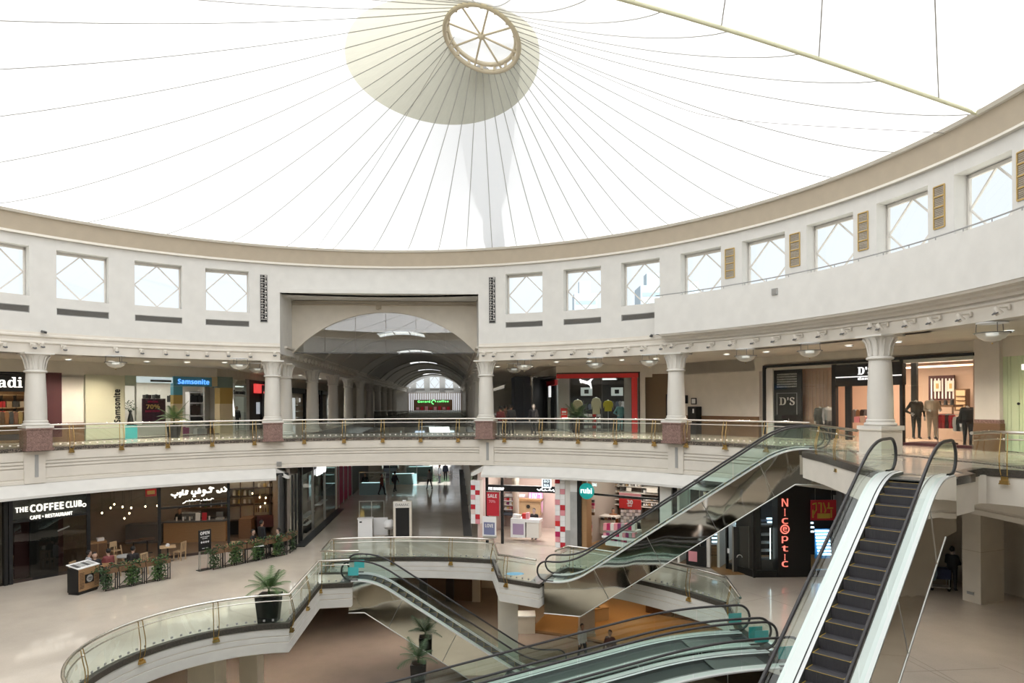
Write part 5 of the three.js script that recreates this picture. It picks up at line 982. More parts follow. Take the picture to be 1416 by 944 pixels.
  mesh('pier', FP.box(1347.5, 462, 1382, 592, .35, .7), M.cream, pi); mesh('pier_base', FP.box(1346, 585, 1383, 634, .42, .85), M.woodDark, pi); mesh('pier_band', FP.box(1346.5, 580, 1382.5, 585.5, .4, .8), M.granite, pi); mesh('over_panel', box(6, .9, .3, 3.6, 9.9, .05), M.ceiling, pi);
  const gw = structGroup('wall_green', 'pale green wall of ribbed panels beside the pier', 'wall'); gw.position.set(FP.p.x, 0, FP.p.z); gw.rotation.y = FP.ry;
  const gx = FP.hit(1383, 560, .15)[0]; for (let i = 0; i < 12; i++) { mesh('ribbed_panel', box(.42, 3.55, .08, gx + .22 + i * .44, 7.7, .12), M.paleGreen, gw); mesh('ribbed_panel', box(.2, 3.55, .05, gx + .22 + i * .44, 7.7, .16), M.paleGreen, gw); }
  const ws = frontThing(FP, 'wall_sign', 'white rounded sign glowing on the pale green wall', 'sign'); part(FP, ws, 'sign_face', [1412.5, 503, 1424, 511], .35, .1, glow(1, .98, .9, 1.1)); tag(mesh('wall_sensor', put(ball(.05, 0, 0, 0), ...FP.at(FP.hit(1409, 558, .2)[0], FP.hit(1409, 558, .2)[1], .22).toArray()), M.black), 'small dark knob on the pale green wall', 'sensor');
}
// ---------------------------------------------------------------- cafe on the left
{
  const az = (x, y = 700) => cyl(x, y).az, A = [-66, az(14), az(122), az(220), az(316), az(399)], P = A.map((a) => pol(a, R));
  const cf = structGroup('wall_cafe', 'dark cafe interior walls', 'wall');
  mesh('back_wall', ringSweep(rect(25.6, 25.8, 0, 4.3), -66, -22, 4), M.cafeWall, cf);
  mesh('timber_floor', ringSweep(rect(R + .1, 25.6, 0, .1), -66, -20.5, 3), std(.20, .14, .095, .45, { map: rep(tWood, [.4, .8]) }), cf);
  mesh('step_edge', ringSweep(rect(R + .02, R + .12, 0, .13), -66, -20.5, 3), M.darkBrown, cf);
  mesh('cafe_ceiling', ringSweep(rect(R + .1, 25.6, 4.0, 4.1), -66, -21, 4), M.cafeWall, cf);
  mesh('end_wall', sweep([[-.08, 0], [.08, 0], [.08, 4.3], [-.08, 4.3]], [toPt(pol(-19.6, R + .1)), corPt(25.2, -8.0), corPt(27, -12)]), M.cafeWall, cf);
  ceilingPanel('dim warm light panel over the cafe counter', pol(-33, 22.8, 3.9), 33 * D2R, 4, 1.2, [1, .78, .55], .7); ceilingPanel('dim warm light panel over the cafe shelves', pol(-25.5, 23.4, 3.9), 26 * D2R, 2.4, 1.2, [1, .88, .74], 1.5);
  const bays = [['curtained cafe window with the big white english sign', 1], ['open cafe bay with the pendant bulbs', 2], ['open cafe bay with the white arabic sign', 3], ['cafe bay in front of the bottle shelves', 4]].map(([l, i]) => {
    const f = new Front(P[i], P[i + 1]), t = frontThing(f, 'storefront', l, 'cafe front');
    mesh('mullion', box(.14, 4.1, .2, 0, 2.05, 0), M.black, t); mesh('head_frame', box(f.w, .16, .18, f.w / 2, 3.98, 0), M.black, t);
    if (i === 1 || i === 3) mesh('transom', box(f.w, .1, .14, f.w / 2, i === 1 ? 2.72 : 2.6, 0), M.black, t);
    mesh('upper_pane', put(prep(new THREE.PlaneGeometry(f.w - .1, 1.2)), f.w / 2, 3.34, .02), M.shopGlass, t);
    return [f, t];
  });
  const [f1, t1] = bays[0], [f3, t3] = bays[2], [f2, t2] = bays[1], [f4, t4] = bays[3];
  mesh('sign_board', box(f1.w - .1, 1.15, .06, f1.w / 2, 3.32, -.06), std(.035, .03, .025, .4), t1);
  const lit = glow(1, .95, .82, 1.0);
  for (const [s, r] of [['THE', [21, 701, 38.5, 708]], ['COFFEE', [41.5, 695.5, 88, 705.8]], ['CLUB', [91, 692, 113, 701]]]) { const k = f1.rect(...r, .06); mesh('sign_lettering', put(text(s, fontB, k.w, k.h, .06), k.x, k.y, .04), lit, t1); }
  { const k = f1.rect(41.5, 708.8, 100, 715.5, .06); mesh('sign_lettering', put(text('CAFE • RESTAURANT', fontB, k.w, k.h * .75, .05), k.x, k.y + .02, .04), lit, t1); const q = f1.hit(116.5, 698, .06); mesh('sign_lettering', put(prep(new THREE.TorusGeometry(.07, .025, 5, 14)), q[0], q[1], .06), lit, t1); }
  mesh('lower_pane', put(prep(new THREE.PlaneGeometry(f1.w - .2, 2.5)), f1.w / 2, 1.4, .01), M.smokeGlass, t1);
  mesh('drawn_curtain', [box(1.4, 2.6, .05, .95, 1.4, -.5), box(2.1, 2.6, .05, f1.w - 1.6, 1.4, -1.6)], M.maroon, t1); mesh('black_door', box(1.1, 2.7, .08, f1.w * .42, 1.35, -.1), M.black, t1); mesh('door_handle', box(.5, .05, .06, f1.w * .66, 2.15, .05, 0, 0, .3), M.steel, t1);
  const f0 = new Front(P[0], P[1]), t0 = frontThing(f0, 'storefront', 'dark end bay of the cafe front beside the curtained window', 'cafe front'); mesh('dark_pane', put(prep(new THREE.PlaneGeometry(f0.w, 4)), f0.w / 2, 2, 0), M.smokeGlass, t0); mesh('mullion', [box(.14, 4.1, .2, f0.w - .2, 2.05, 0)], M.black, t0); mesh('inner_wall', box(f0.w, 4, .1, f0.w / 2, 2, -.8), M.cafeWall, t0);
  // arabic sign, drawn stroke by stroke inside a unit box 10 x 2
  { const k = f3.rect(233, 673, 314, 688, .06), k2 = f3.rect(250, 687.5, 296, 694.5, .06), sx = k.w / 10, sy = k.h / 2;
    const W = [[[9.9, 1.35], [9.75, 1.5], [9.75, 1.05], [9.35, 1.05]], [[9.0, 1.5], [9.05, 1.05], [8.7, .9], [8.3, .95], [8.45, 1.15], [8.2, 1.2]], [[7.6, 1.75], [7.0, 1.95], [6.9, 1.75], [7.25, 1.6], [7.15, 1.1], [6.4, 1.05]], [[6.3, 1.1], [6.15, 1.45], [5.85, 1.5], [5.8, 1.15], [6.1, 1.0], [5.9, .6], [5.6, .5]], [[5.3, 1.1], [5.3, 1.5], [5.0, 1.55], [4.95, 1.2], [5.25, 1.1], [4.6, 1.05]], [[4.5, 1.4], [4.55, 1.0], [4.2, .85], [3.85, 1.1], [3.95, 1.45]], [[3.2, 1.55], [2.9, 1.6], [2.85, 1.35], [3.1, 1.2], [2.95, 1.0], [2.4, 1.0]], [[2.35, 1.75], [2.3, 1.0]], [[2.1, 1.0], [2.1, 1.35], [1.85, 1.35], [1.85, 1.05], [2.05, .95], [1.85, .6]], [[1.5, 1.3], [1.4, .95], [.8, .9], [.5, 1.1]], [[5.15, 1.85], [5.1, 1.85]], [[4.2, .5], [4.15, .5]], [[4.4, .5], [4.38, .5]], [[1.1, .55], [1.05, .55]], [[9.55, 1.75], [9.5, 1.75]]];
    mesh('sign_lettering', put(strokes(W.map((s) => s.map(([x, y]) => [x * sx, y * sy])), .085, .05), k.x, k.y - .05, .04), lit, t3);
    const W2 = [[[9.8, 1], [9.3, 1.2], [9, .7], [8, .7]], [[7.8, 1.3], [7.6, .7], [6.8, .7], [6.8, 1.1]], [[6.2, .6], [6, .6]], [[5.5, 1], [5, .9], [4.6, 1.2], [4.4, .8], [3.6, .8]], [[3.4, 1.6], [3.3, .8], [2.6, .8], [2.5, 1.2]], [[2.2, .8], [1.6, .9], [1.2, .4], [.6, .1]]];
    mesh('sign_lettering', put(strokes(W2.map((s) => s.map(([x, y]) => [x * k2.w / 10, y * k2.h / 2])), .045, .04), k2.x, k2.y, .04), lit, t3); }
  // pendant bulbs
  const bulb = thing('pendant_bulb', 'small glowing bulb hanging inside the cafe', 'lamp', [0, 0, 0], 0, 'pendant bulbs of the cafe'); mesh('bulb_light', ball(.042, 0, 0, 0, [1, 1.4, 1]), glow(1, .8, .52, 4), bulb); mesh('cap', cylg(.03, .03, .07, 0, .06, 0, 8), M.black, bulb); mesh('cord', cylg(.006, .006, 1.2, 0, .12, 0, 5), M.black, bulb);
  let nb = 0; for (const [x, y, z] of [[141, 709, -1.6], [153, 702, -1.4], [158, 697, -1.4], [169.5, 700.5, -1.5], [179, 709.5, -1.5], [181.5, 702, -1.4], [172, 716.5, -1.6], [201, 700, -1.3], [217.5, 699, -1.2]]) { const k = f2.hit(x, y, z), p = f2.at(k[0], k[1], z); if (nb++) copy(bulb, p); else bulb.position.copy(p); }
  for (const [x, y, z] of [[349, 682, -1.6], [359, 687.5, -1.8], [367.5, 688, -1.8], [366.5, 695.5, -1.8], [360, 700.5, -1.9]]) { const k = f4.hit(x, y, z); copy(bulb, f4.at(k[0], k[1], z)); }
  for (const [f, x, y] of [[f2, 172, 706], [f4, 361, 690]]) { const k = f.hit(x, y, -1.5), l = new THREE.PointLight(0xffc27a, 3.2, 14, 2); l.position.copy(f.at(k[0], k[1] - .05, -1.45)); scene.add(l); }
  // counter
  { const a = flr(226, 751, .1), b = flr(312, 748, .1), f = new Front(a, b), t = frontThing(f, 'cafe_counter', 'long timber fronted cafe counter below the arabic sign', 'counter');
    mesh('body', box(f.w, 1.12, .7, f.w / 2, .66, -.36), M.wood, t); mesh('kick_board', box(f.w, .14, .6, f.w / 2, .08, -.34), M.black, t); mesh('worktop', box(f.w + .06, .06, .8, f.w / 2, 1.25, -.36), M.darkGrey, t); mesh('return', box(.7, 1.12, 2.6, f.w + .9, .66, -1.9), M.woodDark, t); mesh('side_cabinet', box(1.9, 1.05, .8, -1.1, .62, -.6), M.darkGrey, t);
    for (let i = 0; i < 6; i++) { const c = mesh('coffee_cup_stack', merge([0, 1, 2].map((j) => cylg(.04, .05, .1, 0, j * .06, 0, 8))), i % 2 ? M.white : M.offWhite); c.position.copy(f.at(.6 + i * .35, 1.28, -.3)); tag(c, 'stack of pale cups on the cafe counter', 'cups', 'cup stacks on the counter'); }
    const mk = thing('coffee_machine', 'dark coffee machine with steel top on the cafe counter', 'machine', f.at(1.3, 1.28, -.6), f.ry); mesh('body', box(.9, .4, .4, 0, .2, 0), M.darkGrey, mk); mesh('steel_top', box(.9, .05, .42, 0, .42, 0), M.steel, mk); for (const x of [-.25, .1]) mesh('spout', box(.06, .14, .1, x, .15, .24), M.steel, mk);
    for (const [x, m, l] of [[1.75, M.white, 'white printed card standing on the cafe counter'], [2.1, M.red, 'red card standing on the cafe counter']]) { const c = mesh('table_card', merge([box(.26, .42, .02, 0, .22, 0, 0, -.1), box(.24, .02, .14, 0, .01, 0)]), m); c.position.copy(f.at(x, 1.28, -.25)); c.rotation.y = f.ry; tag(c, l, 'card'); }
    const til = thing('cash_register', 'grey cash register with wire stand at the end of the counter', 'machine', f.at(2.9, 1.28, -.4), f.ry); mesh('base', box(.4, .1, .35, 0, .05, 0), M.grey, til); mesh('screen_back', box(.38, .28, .04, 0, .3, .05, 0, -.2), M.darkGrey, til);
    // back bar
    const bb = thing('back_bar', 'dark back bar with bottles behind the cafe counter', 'cabinet', f.at(f.w / 2, .1, -2.2), f.ry); mesh('body', box(4.5, 1, .5, 0, .5, 0), M.blackMat, bb); mesh('board', box(4.5, .05, .4, 0, 1.6, -.1), M.woodDark, bb); mesh('board', box(4.5, .05, .4, 0, 2.1, -.1), M.woodDark, bb);
    for (let i = 0; i < 14; i++) { const b2 = mesh('bottle', merge([cylg(.04, .04, .2, 0, 0, 0, 8), cylg(.04, .015, .06, 0, .2, 0, 8), cylg(.015, .015, .08, 0, .26, 0, 8)]), [M.green, M.white, M.woodDark, M.offWhite][i % 4]); b2.position.copy(f.at(.4 + i * .3, 1.73, -2.2)); tag(b2, 'bottle on the back bar board of the cafe', 'bottle', 'bottles on the back bar'); }
    person('barista in black behind the cafe counter', f.at(.5, .1, -1.1), f.ry, { top: [.015, .015, .015] }); }
  // bottle shelves at the right end of the cafe
  { const sh = frontThing(f4, 'bottle_shelf', 'tall dark grid shelf against the pale back wall of the cafe', 'shelf'), z = -3.6;
    part(f4, sh, 'back_board', [316, 660, 396, 718], z - .42, .05, std(.42, .36, .29, .7)); part(f4, sh, 'low_seat_back', [355, 712, 396, 728], z + .1, .3, M.maroon);
    for (const y of [674, 685, 696.5, 717]) part(f4, sh, 'board', [316, y, 396, y + 1.3], z, .4, M.darkBrown); for (const x of [316, 332, 350.5, 373, 394]) part(f4, sh, 'upright', [x, 662, x + 1.3, 718], z, .4, M.darkBrown);
    part(f4, sh, 'timber_back', [352, 686, 372, 696], z - .38, .03, M.woodDark);
    goods(f4, 'bottle', 'wine bottle in the middle row of the grid shelf', 'bottle', 'wine bottles on the grid shelf', cellsOf(353, 699, 372, 708, 6, 1, .5, .9), z - .1, .1, [M.woodDark, M.maroon, M.tan], (w, h) => merge([cylg(w * .4, w * .4, h * .6, 0, 0, 0, 8), cylg(w * .4, w * .15, h * .15, 0, h * .6, 0, 8), cylg(w * .15, w * .15, h * .25, 0, h * .75, 0, 8)]));
    goods(f4, 'storage_jar', 'pale jar on the upper boards of the grid shelf', 'jar', 'jars on the grid shelf', [...cellsOf(320, 676, 350, 685, 4, 1, .7, .8), ...cellsOf(355, 666, 393, 674, 5, 1, .7, .7), ...cellsOf(375, 676, 393, 685, 3, 1, .7, .8), ...cellsOf(320, 688, 349, 696, 4, 1, .6, .7)], z - .1, .2, [M.creamWarm, M.tan, M.offWhite, M.grey], (w, h) => merge([cylg(w * .45, w * .45, h * .8, 0, 0, 0, 10), cylg(w * .38, w * .38, h * .2, 0, h * .8, 0, 10)])); }
  const pw = frontThing(f4, 'lit_wall_print', 'orange print in a dark frame high in the cafe bay with bulbs', 'picture'); { const k = f2.rect(201, 676, 216, 686, -3); mesh('frame', box(k.w, k.h, .06, 0, 0, 0), M.red, pw); mesh('print', box(k.w * .7, k.h * .5, .02, 0, .02, .04), M.tan, pw); pw.position.copy(f2.at(k.cx, k.cy, -3)); pw.rotation.y = f2.ry; }

  // tables and chairs
  function chair(label, pos, ry) { const t = thing('cafe_chair', label, 'chair', pos, ry, 'wooden cafe chairs'); mesh('seat', box(.44, .04, .42, 0, .45, 0), M.woodPale, t); for (const [x, z] of [[-.19, .18], [.19, .18]]) mesh('leg', bar([x, 0, z], [x, .45, z * .9], .04), M.woodPale, t); for (const x of [-.19, .19]) mesh('leg', bar([x, 0, -.2], [x * 1.02, .92, -.24], .04), M.woodPale, t); mesh('back_rail', box(.44, .07, .03, 0, .9, -.24), M.woodPale, t); for (let i = 0; i < 4; i++) mesh('back_slat', bar([-.14 + i * .093, .46, -.2], [-.14 + i * .093, .88, -.24], .035, .02), M.woodPale, t); return t; }
  function table(label, pos, round, mat) { const t = thing('cafe_table', label, 'table', pos, .5); mesh('top', round ? cylg(.42, .42, .04, 0, .72, 0, 28) : box(.72, .035, .72, 0, .74, 0), mat, t); mesh('stem', cylg(.035, .035, .72, 0, 0, 0, 10), M.black, t); mesh('foot', [box(.5, .03, .06, 0, .015, 0), box(.06, .03, .5, 0, .015, 0)], M.black, t); return t; }
  const G = (x, y) => flr(x, y, 0), faceIn = (p) => Math.atan2(p.x - CX, p.z - CZ);
  const ta = G(232, 776), tb = G(174, 790), tc = G(140, 803); tb.y = 0; table('square pale wood cafe table with a napkin box, by the opening of the planters', ta, false, M.woodPale); table('round pale grey cafe table behind the planters', tb, true, M.grey); table('square wooden cafe table behind the menu podium', tc, false, M.wood);
  { const n = mesh('napkin_box', merge([box(.16, .1, .1, 0, .05, 0), box(.1, .05, .06, 0, .12, 0)]), M.white); n.position.set(ta.x, .758, ta.z); tag(n, 'white napkin box on the square pale wood table', 'box'); }
  chair('wooden slat-back chair facing the open sign at the square pale wood table', G(248, 774), -1.7); chair('wooden slat-back chair facing the podium at the square pale wood table', G(205, 792), 1.3); chair('wooden slat-back chair beside the round grey table', G(158, 797), 1.0); chair('wooden slat-back chair beside the menu podium', G(108, 805), 1.6); chair('wooden slat-back chair behind the planters beyond the open sign', G(330, 772), 3.0); chair('wooden slat-back chair alone inside the curtained cafe window', f1.at(f1.hit(20, 760, -.8)[0], .1, -.9), 1.2);
  const th = thing('high_chair', 'tall wooden child seat standing inside the cafe bay with bulbs', 'chair', f2.at(f2.hit(160, 752, -.6)[0], .1, -.7), f2.ry + .4); for (const [x, z] of [[-.2, .2], [.2, .2], [-.2, -.2], [.2, -.2]]) mesh('leg', bar([x * 1.2, 0, z * 1.2], [x * .8, .8, z * .8], .04), M.woodPale, th); mesh('seat', box(.36, .04, .34, 0, .55, 0), M.woodPale, th); mesh('back', box(.36, .25, .03, 0, .85, -.16), M.woodPale, th); mesh('rung', box(.46, .03, .03, 0, .25, .22), M.woodPale, th);
  for (const [x, y, l] of [[186, 742, 'dark square table inside the cafe bay with bulbs'], [205, 745, 'dark square table beside the mullion of the arabic sign']]) { const k = f2.hit(x, y, -1.4); table(l, f2.at(k[0], .1, -1.6), false, M.darkBrown); }
  { const k = f2.hit(135, 740, -1.8), c = f2.group('serving_station', 'wooden serving station with white boxes inside the cafe', 'cabinet', k[0], .1, -2.0); mesh('body', box(.8, .9, .5, 0, .45, 0), M.wood, c); mesh('door', box(.36, .7, .02, -.2, .45, .26), M.woodDark, c); mesh('door', box(.36, .7, .02, .2, .45, .26), M.woodDark, c); mesh('white_box', box(.3, .14, .3, .15, .97, 0), M.white, c); }
  // menu podium
  { const a = G(113, 822.5), b = G(136, 815), f = new Front(a, b), t = thing('menu_podium', 'slatted wooden menu podium with a sloping white menu top', 'podium', f.at(f.w / 2, 0, -.35), f.ry), w = 1.0;
    mesh('body', box(w, 1.0, .56, 0, .58, 0), M.black, t); mesh('plinth', box(w * .96, .08, .5, 0, .04, 0), M.black, t); mesh('front_board', box(w * .98, .92, .03, 0, .6, .295), M.wood, t); for (let i = 0; i < 11; i++) for (const s of [-1, 1]) mesh('slat_groove', box(w * .22, .018, .012, s * w * .36, .26 + i * .062, .312), M.black, t);
    mesh('emblem_plate', box(.42, .36, .02, 0, .6, .32), M.black, t); mesh('emblem', put(prep(new THREE.CylinderGeometry(.15, .15, .012, 24)), 0, .6, .335, Math.PI / 2), M.grey, t); mesh('emblem_lettering', [put(text('coffee', fontB, .22, .05, .006), -.11, .6, .342), put(text('club', fontB, .13, .045, .006), -.06, .53, .342)], M.black, t);
    mesh('sloping_top', box(w * 1.06, .03, .66, 0, 1.14, 0, 0, .22), M.white, t); for (let i = 0; i < 4; i++) mesh('menu_print', box(.2, .004, .4, -.37 + i * .24, 1.162, .0, 0, .22), i % 2 ? M.grey : M.darkGrey, t); }
  // planters with hanging greenery
  const fol = [0, 1, 2].map(() => merge([leaves(240, .42, .78, .26, 0, .54, .12, .12), leaves(110, .9, .24, .36, 0, .95, 0, .12)]));
  function planters(x0, y0, x1, y1, n, where) { const a = G(x0, y0), b = G(x1, y1); for (let i = 0; i < n; i++) { const p = a.clone().lerp(b, (i + .5) / n), f = new Front(a, b), L = f.w / n, t = thing('planter_stand', `iron planter stand with trailing greenery ${where}, ${['first', 'second', 'third', 'fourth', 'fifth', 'sixth', 'seventh'][i]} of its row`, 'planter', p, f.ry, 'planter stands ' + where);
    for (const s of [-1, 1]) for (const z of [-.12, .12]) mesh('leg', bar([s * L * .42, 0, z], [s * L * .42, .98, z], .032), M.black, t); mesh('cross_brace', bar([-L * .42, .15, .12], [L * .42, .55, .12], .02), M.black, t); mesh('base_rail', [box(L * .9, .03, .03, 0, .04, .12), box(L * .9, .03, .03, 0, .04, -.12)], M.black, t); mesh('timber_box', box(L * .92, .22, .32, 0, .84, 0), M.woodDark, t); mesh('soil', box(L * .86, .02, .26, 0, .955, 0), M.soil, t);
    const g = mesh('greenery', fol[i % 3], i % 2 ? M.leaf : M.leafDark, t); g.userData.kind = 'stuff'; g.position.x = (i % 2 ? .22 : -.18); mesh('flowers', leaves(26, L * .9, .12, .3, 0, 1.02, 0, .07), std(.55, .25, .14, .7), t); } }
  planters(143, 817, 235, 799, 5, 'beside the menu podium'); planters(292, 787.5, 396, 766, 7, 'beyond the open sign'); planters(397, 765.5, 408, 757, 1, 'at the corner of the cafe');
  // open sign
  { const a = G(275, 789.5), b = G(291, 786), f = new Front(a, b), t = thing('floor_sign', 'black open sign board on a thin metal stand', 'sign', f.at(f.w / 2, 0, 0), f.ry), w = .62; for (const s of [-1, 1]) for (const z of [0, -.16]) mesh('leg', bar([s * w * .36, 0, z], [s * w * .36, 1.2, z * .4], .022), M.steel, t); mesh('base', box(w, .03, .34, 0, .015, -.05), M.black, t); mesh('board', box(w, .98, .03, 0, 1.42, .02), M.black, t);
    mesh('lettering', [put(text('OPEN', fontB, .46, .15, .006), -.23, 1.68, .036), put(text('DINE IN TAKEAWAY', fontB, .44, .04, .006), -.22, 1.56, .036), put(text('DELIVERY', fontB, .26, .04, .006), -.13, 1.48, .036), put(text('****', fontB, .42, .1, .006), -.21, 1.28, .036), put(text('THANK YOU', fontB, .3, .04, .006), -.15, 1.02, .036)], M.white, t); }
  // guests
  person('guest in black leaning over the table beside the menu podium', G(131, 806).setY(0), .9, { pose: 'sit', top: [.012, .012, .015], skin: SKINP }); person('guest in a pale grey top seated behind the menu podium', G(123, 803).setY(0), 2.4, { pose: 'sit', top: [.42, .44, .48], skin: SKINP }); person('guest in dark red seated behind the planters', G(150, 800).setY(0), -2.2, { pose: 'sit', top: [.2, .05, .05], skin: SKINP }); person('guest in black with bare arms seated at the round grey table', G(184, 796).setY(0), 3.4, { pose: 'sit', top: [.015, .013, .013], skin: SKINP });
  person('waiter in black standing at the tables before the bottle shelf', G(362, 768).setY(0), 2.6, { top: [.012, .012, .014], h: 1.8 }); person('guest in a white shirt seated before the bottle shelf', G(385, 766).setY(0), -1.2, { pose: 'sit', top: [.7, .7, .7], low: [.08, .08, .1], skin: SKINP }); person('guest in black seated next to the standing waiter', G(350, 768).setY(0), 1.6, { pose: 'sit', top: [.02, .02, .02], skin: SKINP });
  table('white topped square table before the standing waiter', G(353, 774), false, M.white); table('grey square table between waiter and white shirted guest', G(374, 768), false, M.grey);
  // potted palm by the railing
  palm('potted_palm', 'tall palm in a square black planter by the curved cafe railing', G(372, 859), { potH: .98, potR: .38, len: .92, fronds: 17, mat: M.leaf, trunk: .2 });
}
// ---------------------------------------------------------------- shops right of the arcade
{
  const az = (x, y = 700) => cyl(x, y).az, F = new Front(pol(az(664), R), pol(az(769), R));
  room(F, -.1, F.w + .1, 5, 0, 4.0, std(.62, .50, .46, .7), M.floor1, M.white, 'make-up shop', { col: [1, .95, .92], power: 9 });
  const t = frontThing(F, 'storefront', 'make-up shop front with a black sign bar and thin black posts', 'shop front');
  part(F, t, 'post', [671.5, 660, 675, 756], .05, .1, M.black); part(F, t, 'post', [692.5, 660, 696, 752], .05, .1, M.black); part(F, t, 'sign_bar', [674, 671.5, 767, 680], .08, .2, M.black);
  textOn(F, t, 'sign_lettering', 'FNI MAKEUP', fontB, [675.5, 673.5, 697, 677.3], .1, glow(1, 1, 1, 1.4)); { const k = F.rect(743, 674.5, 766, 679.5, .1); mesh('sign_lettering', put(strokes([[[0, .6], [.1, .3], [.25, .3], [.3, .7]], [[.42, .9], [.42, .3], [.55, .3]], [[.62, .2], [.7, .6], [.75, .3], [.9, .3]], [[1.05, .3], [1.1, .7], [1.2, .3]], [[1.3, .3], [1.45, .6], [1.5, .1]]].map((s) => s.map(([x, y]) => [x * k.w / 1.5, y * k.h])), .045, .03), k.x, k.y, .08), glow(1, 1, 1, 1.4), t); }
  { const s = frontThing(F, 'logo_sign', 'white outlined square emblem above the make-up sign bar', 'sign'), k = F.rect(750, 662, 761.5, 674, .12); mesh('sign_outline', [box(k.w, .05, .05, k.cx, k.y, .12), box(k.w, .05, .05, k.cx, k.y + k.h, .12), box(.05, k.h, .05, k.x, k.cy, .12), box(.05, k.h, .05, k.x + k.w, k.cy, .12)], glow(.95, 1, 1, 1.6), s); mesh('sign_letters', [put(text('BO', fontB, k.w * .6, k.h * .3, .03), k.x + k.w * .2, k.cy + .03, .11), put(text('NA', fontB, k.w * .6, k.h * .3, .03), k.x + k.w * .2, k.cy - k.h * .38, .11)], glow(.7, .85, .9, 1), s); mesh('backing', box(k.w, k.h, .03, k.cx, k.cy, .07), M.blueGrey, s); }
  for (const [a, b] of [[675, 692], [697, 767]]) glassOn(F, t, [a, 660, b, 671], .04);
  const sb = frontThing(F, 'sale_banner', 'hanging red sale banner between the black posts', 'banner'); part(F, sb, 'cloth', [673, 680, 690, 713], .16, .02, M.red); textOn(F, sb, 'print', 'SALE', fontB, [674.5, 683, 687, 688], .165, M.white, .006); textOn(F, sb, 'print', '70%', fontB, [676, 691, 685, 695], .165, M.pink, .006); part(F, sb, 'rod', [672.5, 679.3, 690.5, 680.2], .17, .03, M.steel);
  const ps = frontThing(F, 'poster_stand', 'white poster stand with blue print under the sale banner', 'sign'); part(F, ps, 'board', [667, 714, 686, 742], .35, .06, M.white); part(F, ps, 'print', [669, 722, 684, 739], .36, .01, std(.18, .2, .34, .5)); textOn(F, ps, 'lettering', 'LOVE', fontB, [671, 724, 682, 729], .37, M.white, .006); part(F, ps, 'foot', [668, 741, 685, 744], .45, .3, M.steel);
  const ct = frontThing(F, 'shop_counter', 'white make-up counter with a framed poster on its front', 'counter'); part(F, ct, 'left_block', [706, 717, 726, 743], -.6, .6, M.white); part(F, ct, 'poster', [709, 724, 724, 739], -.58, .02, std(.38, .28, .42, .5)); part(F, ct, 'right_block', [728, 722, 745, 743.5], -.6, .6, M.offWhite); part(F, ct, 'counter_top', [726, 718.5, 746, 722.5], -.55, .7, M.white);
  person('shop assistant in black with a mask behind the make-up counter', F.at(F.hit(738, 720, -1.4)[0], 0, -1.5), F.ry, { top: [.01, .01, .012], skin: [.5, .4, .36] });
  goods(F, 'gift_box', 'red and white gift box on the make-up counter', 'box', 'gift boxes on the counter', [[722, 710, 727, 718], [727, 709, 731, 718], [709, 711, 714, 717], [714, 712, 719, 717]], -.7, .3, [M.redBright, M.pink, M.white, M.offWhite]);
  const ws = frontThing(F, 'wall_shelf', 'white make-up shelves crowded with small goods on the back wall', 'shelf'); part(F, ws, 'back_board', [676, 682, 726, 708], -4.7, .05, M.white); for (const y of [686, 692, 698, 704]) part(F, ws, 'board', [690, y, 725, y + 1], -4.4, .3, M.white); part(F, ws, 'low_band', [690, 709, 727, 713], -4.3, .3, M.blueGrey);
  goods(F, 'make_up_item', 'small make-up item on the white wall shelves', 'make-up', 'items on the make-up shelves', [...cellsOf(697, 687, 725, 692, 8, 1), ...cellsOf(697, 693, 725, 698, 8, 1), ...cellsOf(697, 699, 725, 704, 8, 1)], -4.45, .15, [M.pink, M.redBright, M.creamWarm, M.plum, M.white, M.tan]);
  const ps2 = frontThing(F, 'neon_panel', 'pink neon handwriting glowing on the make-up shop wall', 'sign'); { const k = F.rect(731, 680, 750, 708, -4.6); mesh('neon_script', put(strokes([[[.1, .9], [.1, .6], [.3, .6], [.3, .9]], [[.4, .9], [.5, .6], [.6, .9]], [[.3, .5], [.4, .2], [.55, .5], [.6, .1]], [[.7, .5], [.7, .1], [.9, .3], [.7, .4]], [[.75, .9], [.9, .9], [.9, .6]]].map((s) => s.map(([x, y]) => [x * k.w, y * k.h])), .05, .03), k.x, k.y, -4.6), glow(1, .25, .9, 3), ps2); mesh('backing', box(k.w, k.h, .04, k.cx, k.cy, -4.7), std(.6, .4, .5, .6), ps2); }
  const gl = frontThing(F, 'gold_display', 'tan display island with a round mirror in the make-up shop', 'display'); part(F, gl, 'back', [715, 692, 747, 712], -3.2, .3, M.woodPale); part(F, gl, 'top', [714, 690, 748, 693], -3.1, .5, M.wood); { const k = F.rect(728, 696, 733, 704, -3.18); mesh('mirror', put(prep(new THREE.CylinderGeometry(k.w / 2, k.w / 2, .03, 18)), k.cx, k.cy, -3.17, Math.PI / 2), M.black, gl); }
  // checked tile pillars
  function tilePillar(x0, x1, y0, y1, nx, label, pat, z) { const g = structGroup('wall_tiled', label, 'pillar'); g.position.set(F.p.x, 0, F.p.z); g.rotation.y = F.ry; const k = F.rect(x0, y0, x1, y1, z), n = Math.round(k.h / (k.w / nx)); mesh('core', box(k.w, k.h, .5, k.cx, k.cy, z - .28), M.offWhite, g); const mats = { w: M.white, r: M.redBright, d: M.red, p: M.pink, m: M.magenta, l: std(.75, .62, .58, .5) }; const tg = box(k.w / nx - .012, k.h / n - .012, .03, 0, 0, 0); for (let j = 0; j < n; j++) for (let i = 0; i < nx; i++) { const c = pat[(j * nx + i) % pat.length], m = mesh('tile', tg, mats[c], g); m.position.set(k.x + (i + .5) * k.w / nx, k.y + k.h - (j + .5) * k.h / n, z); } }
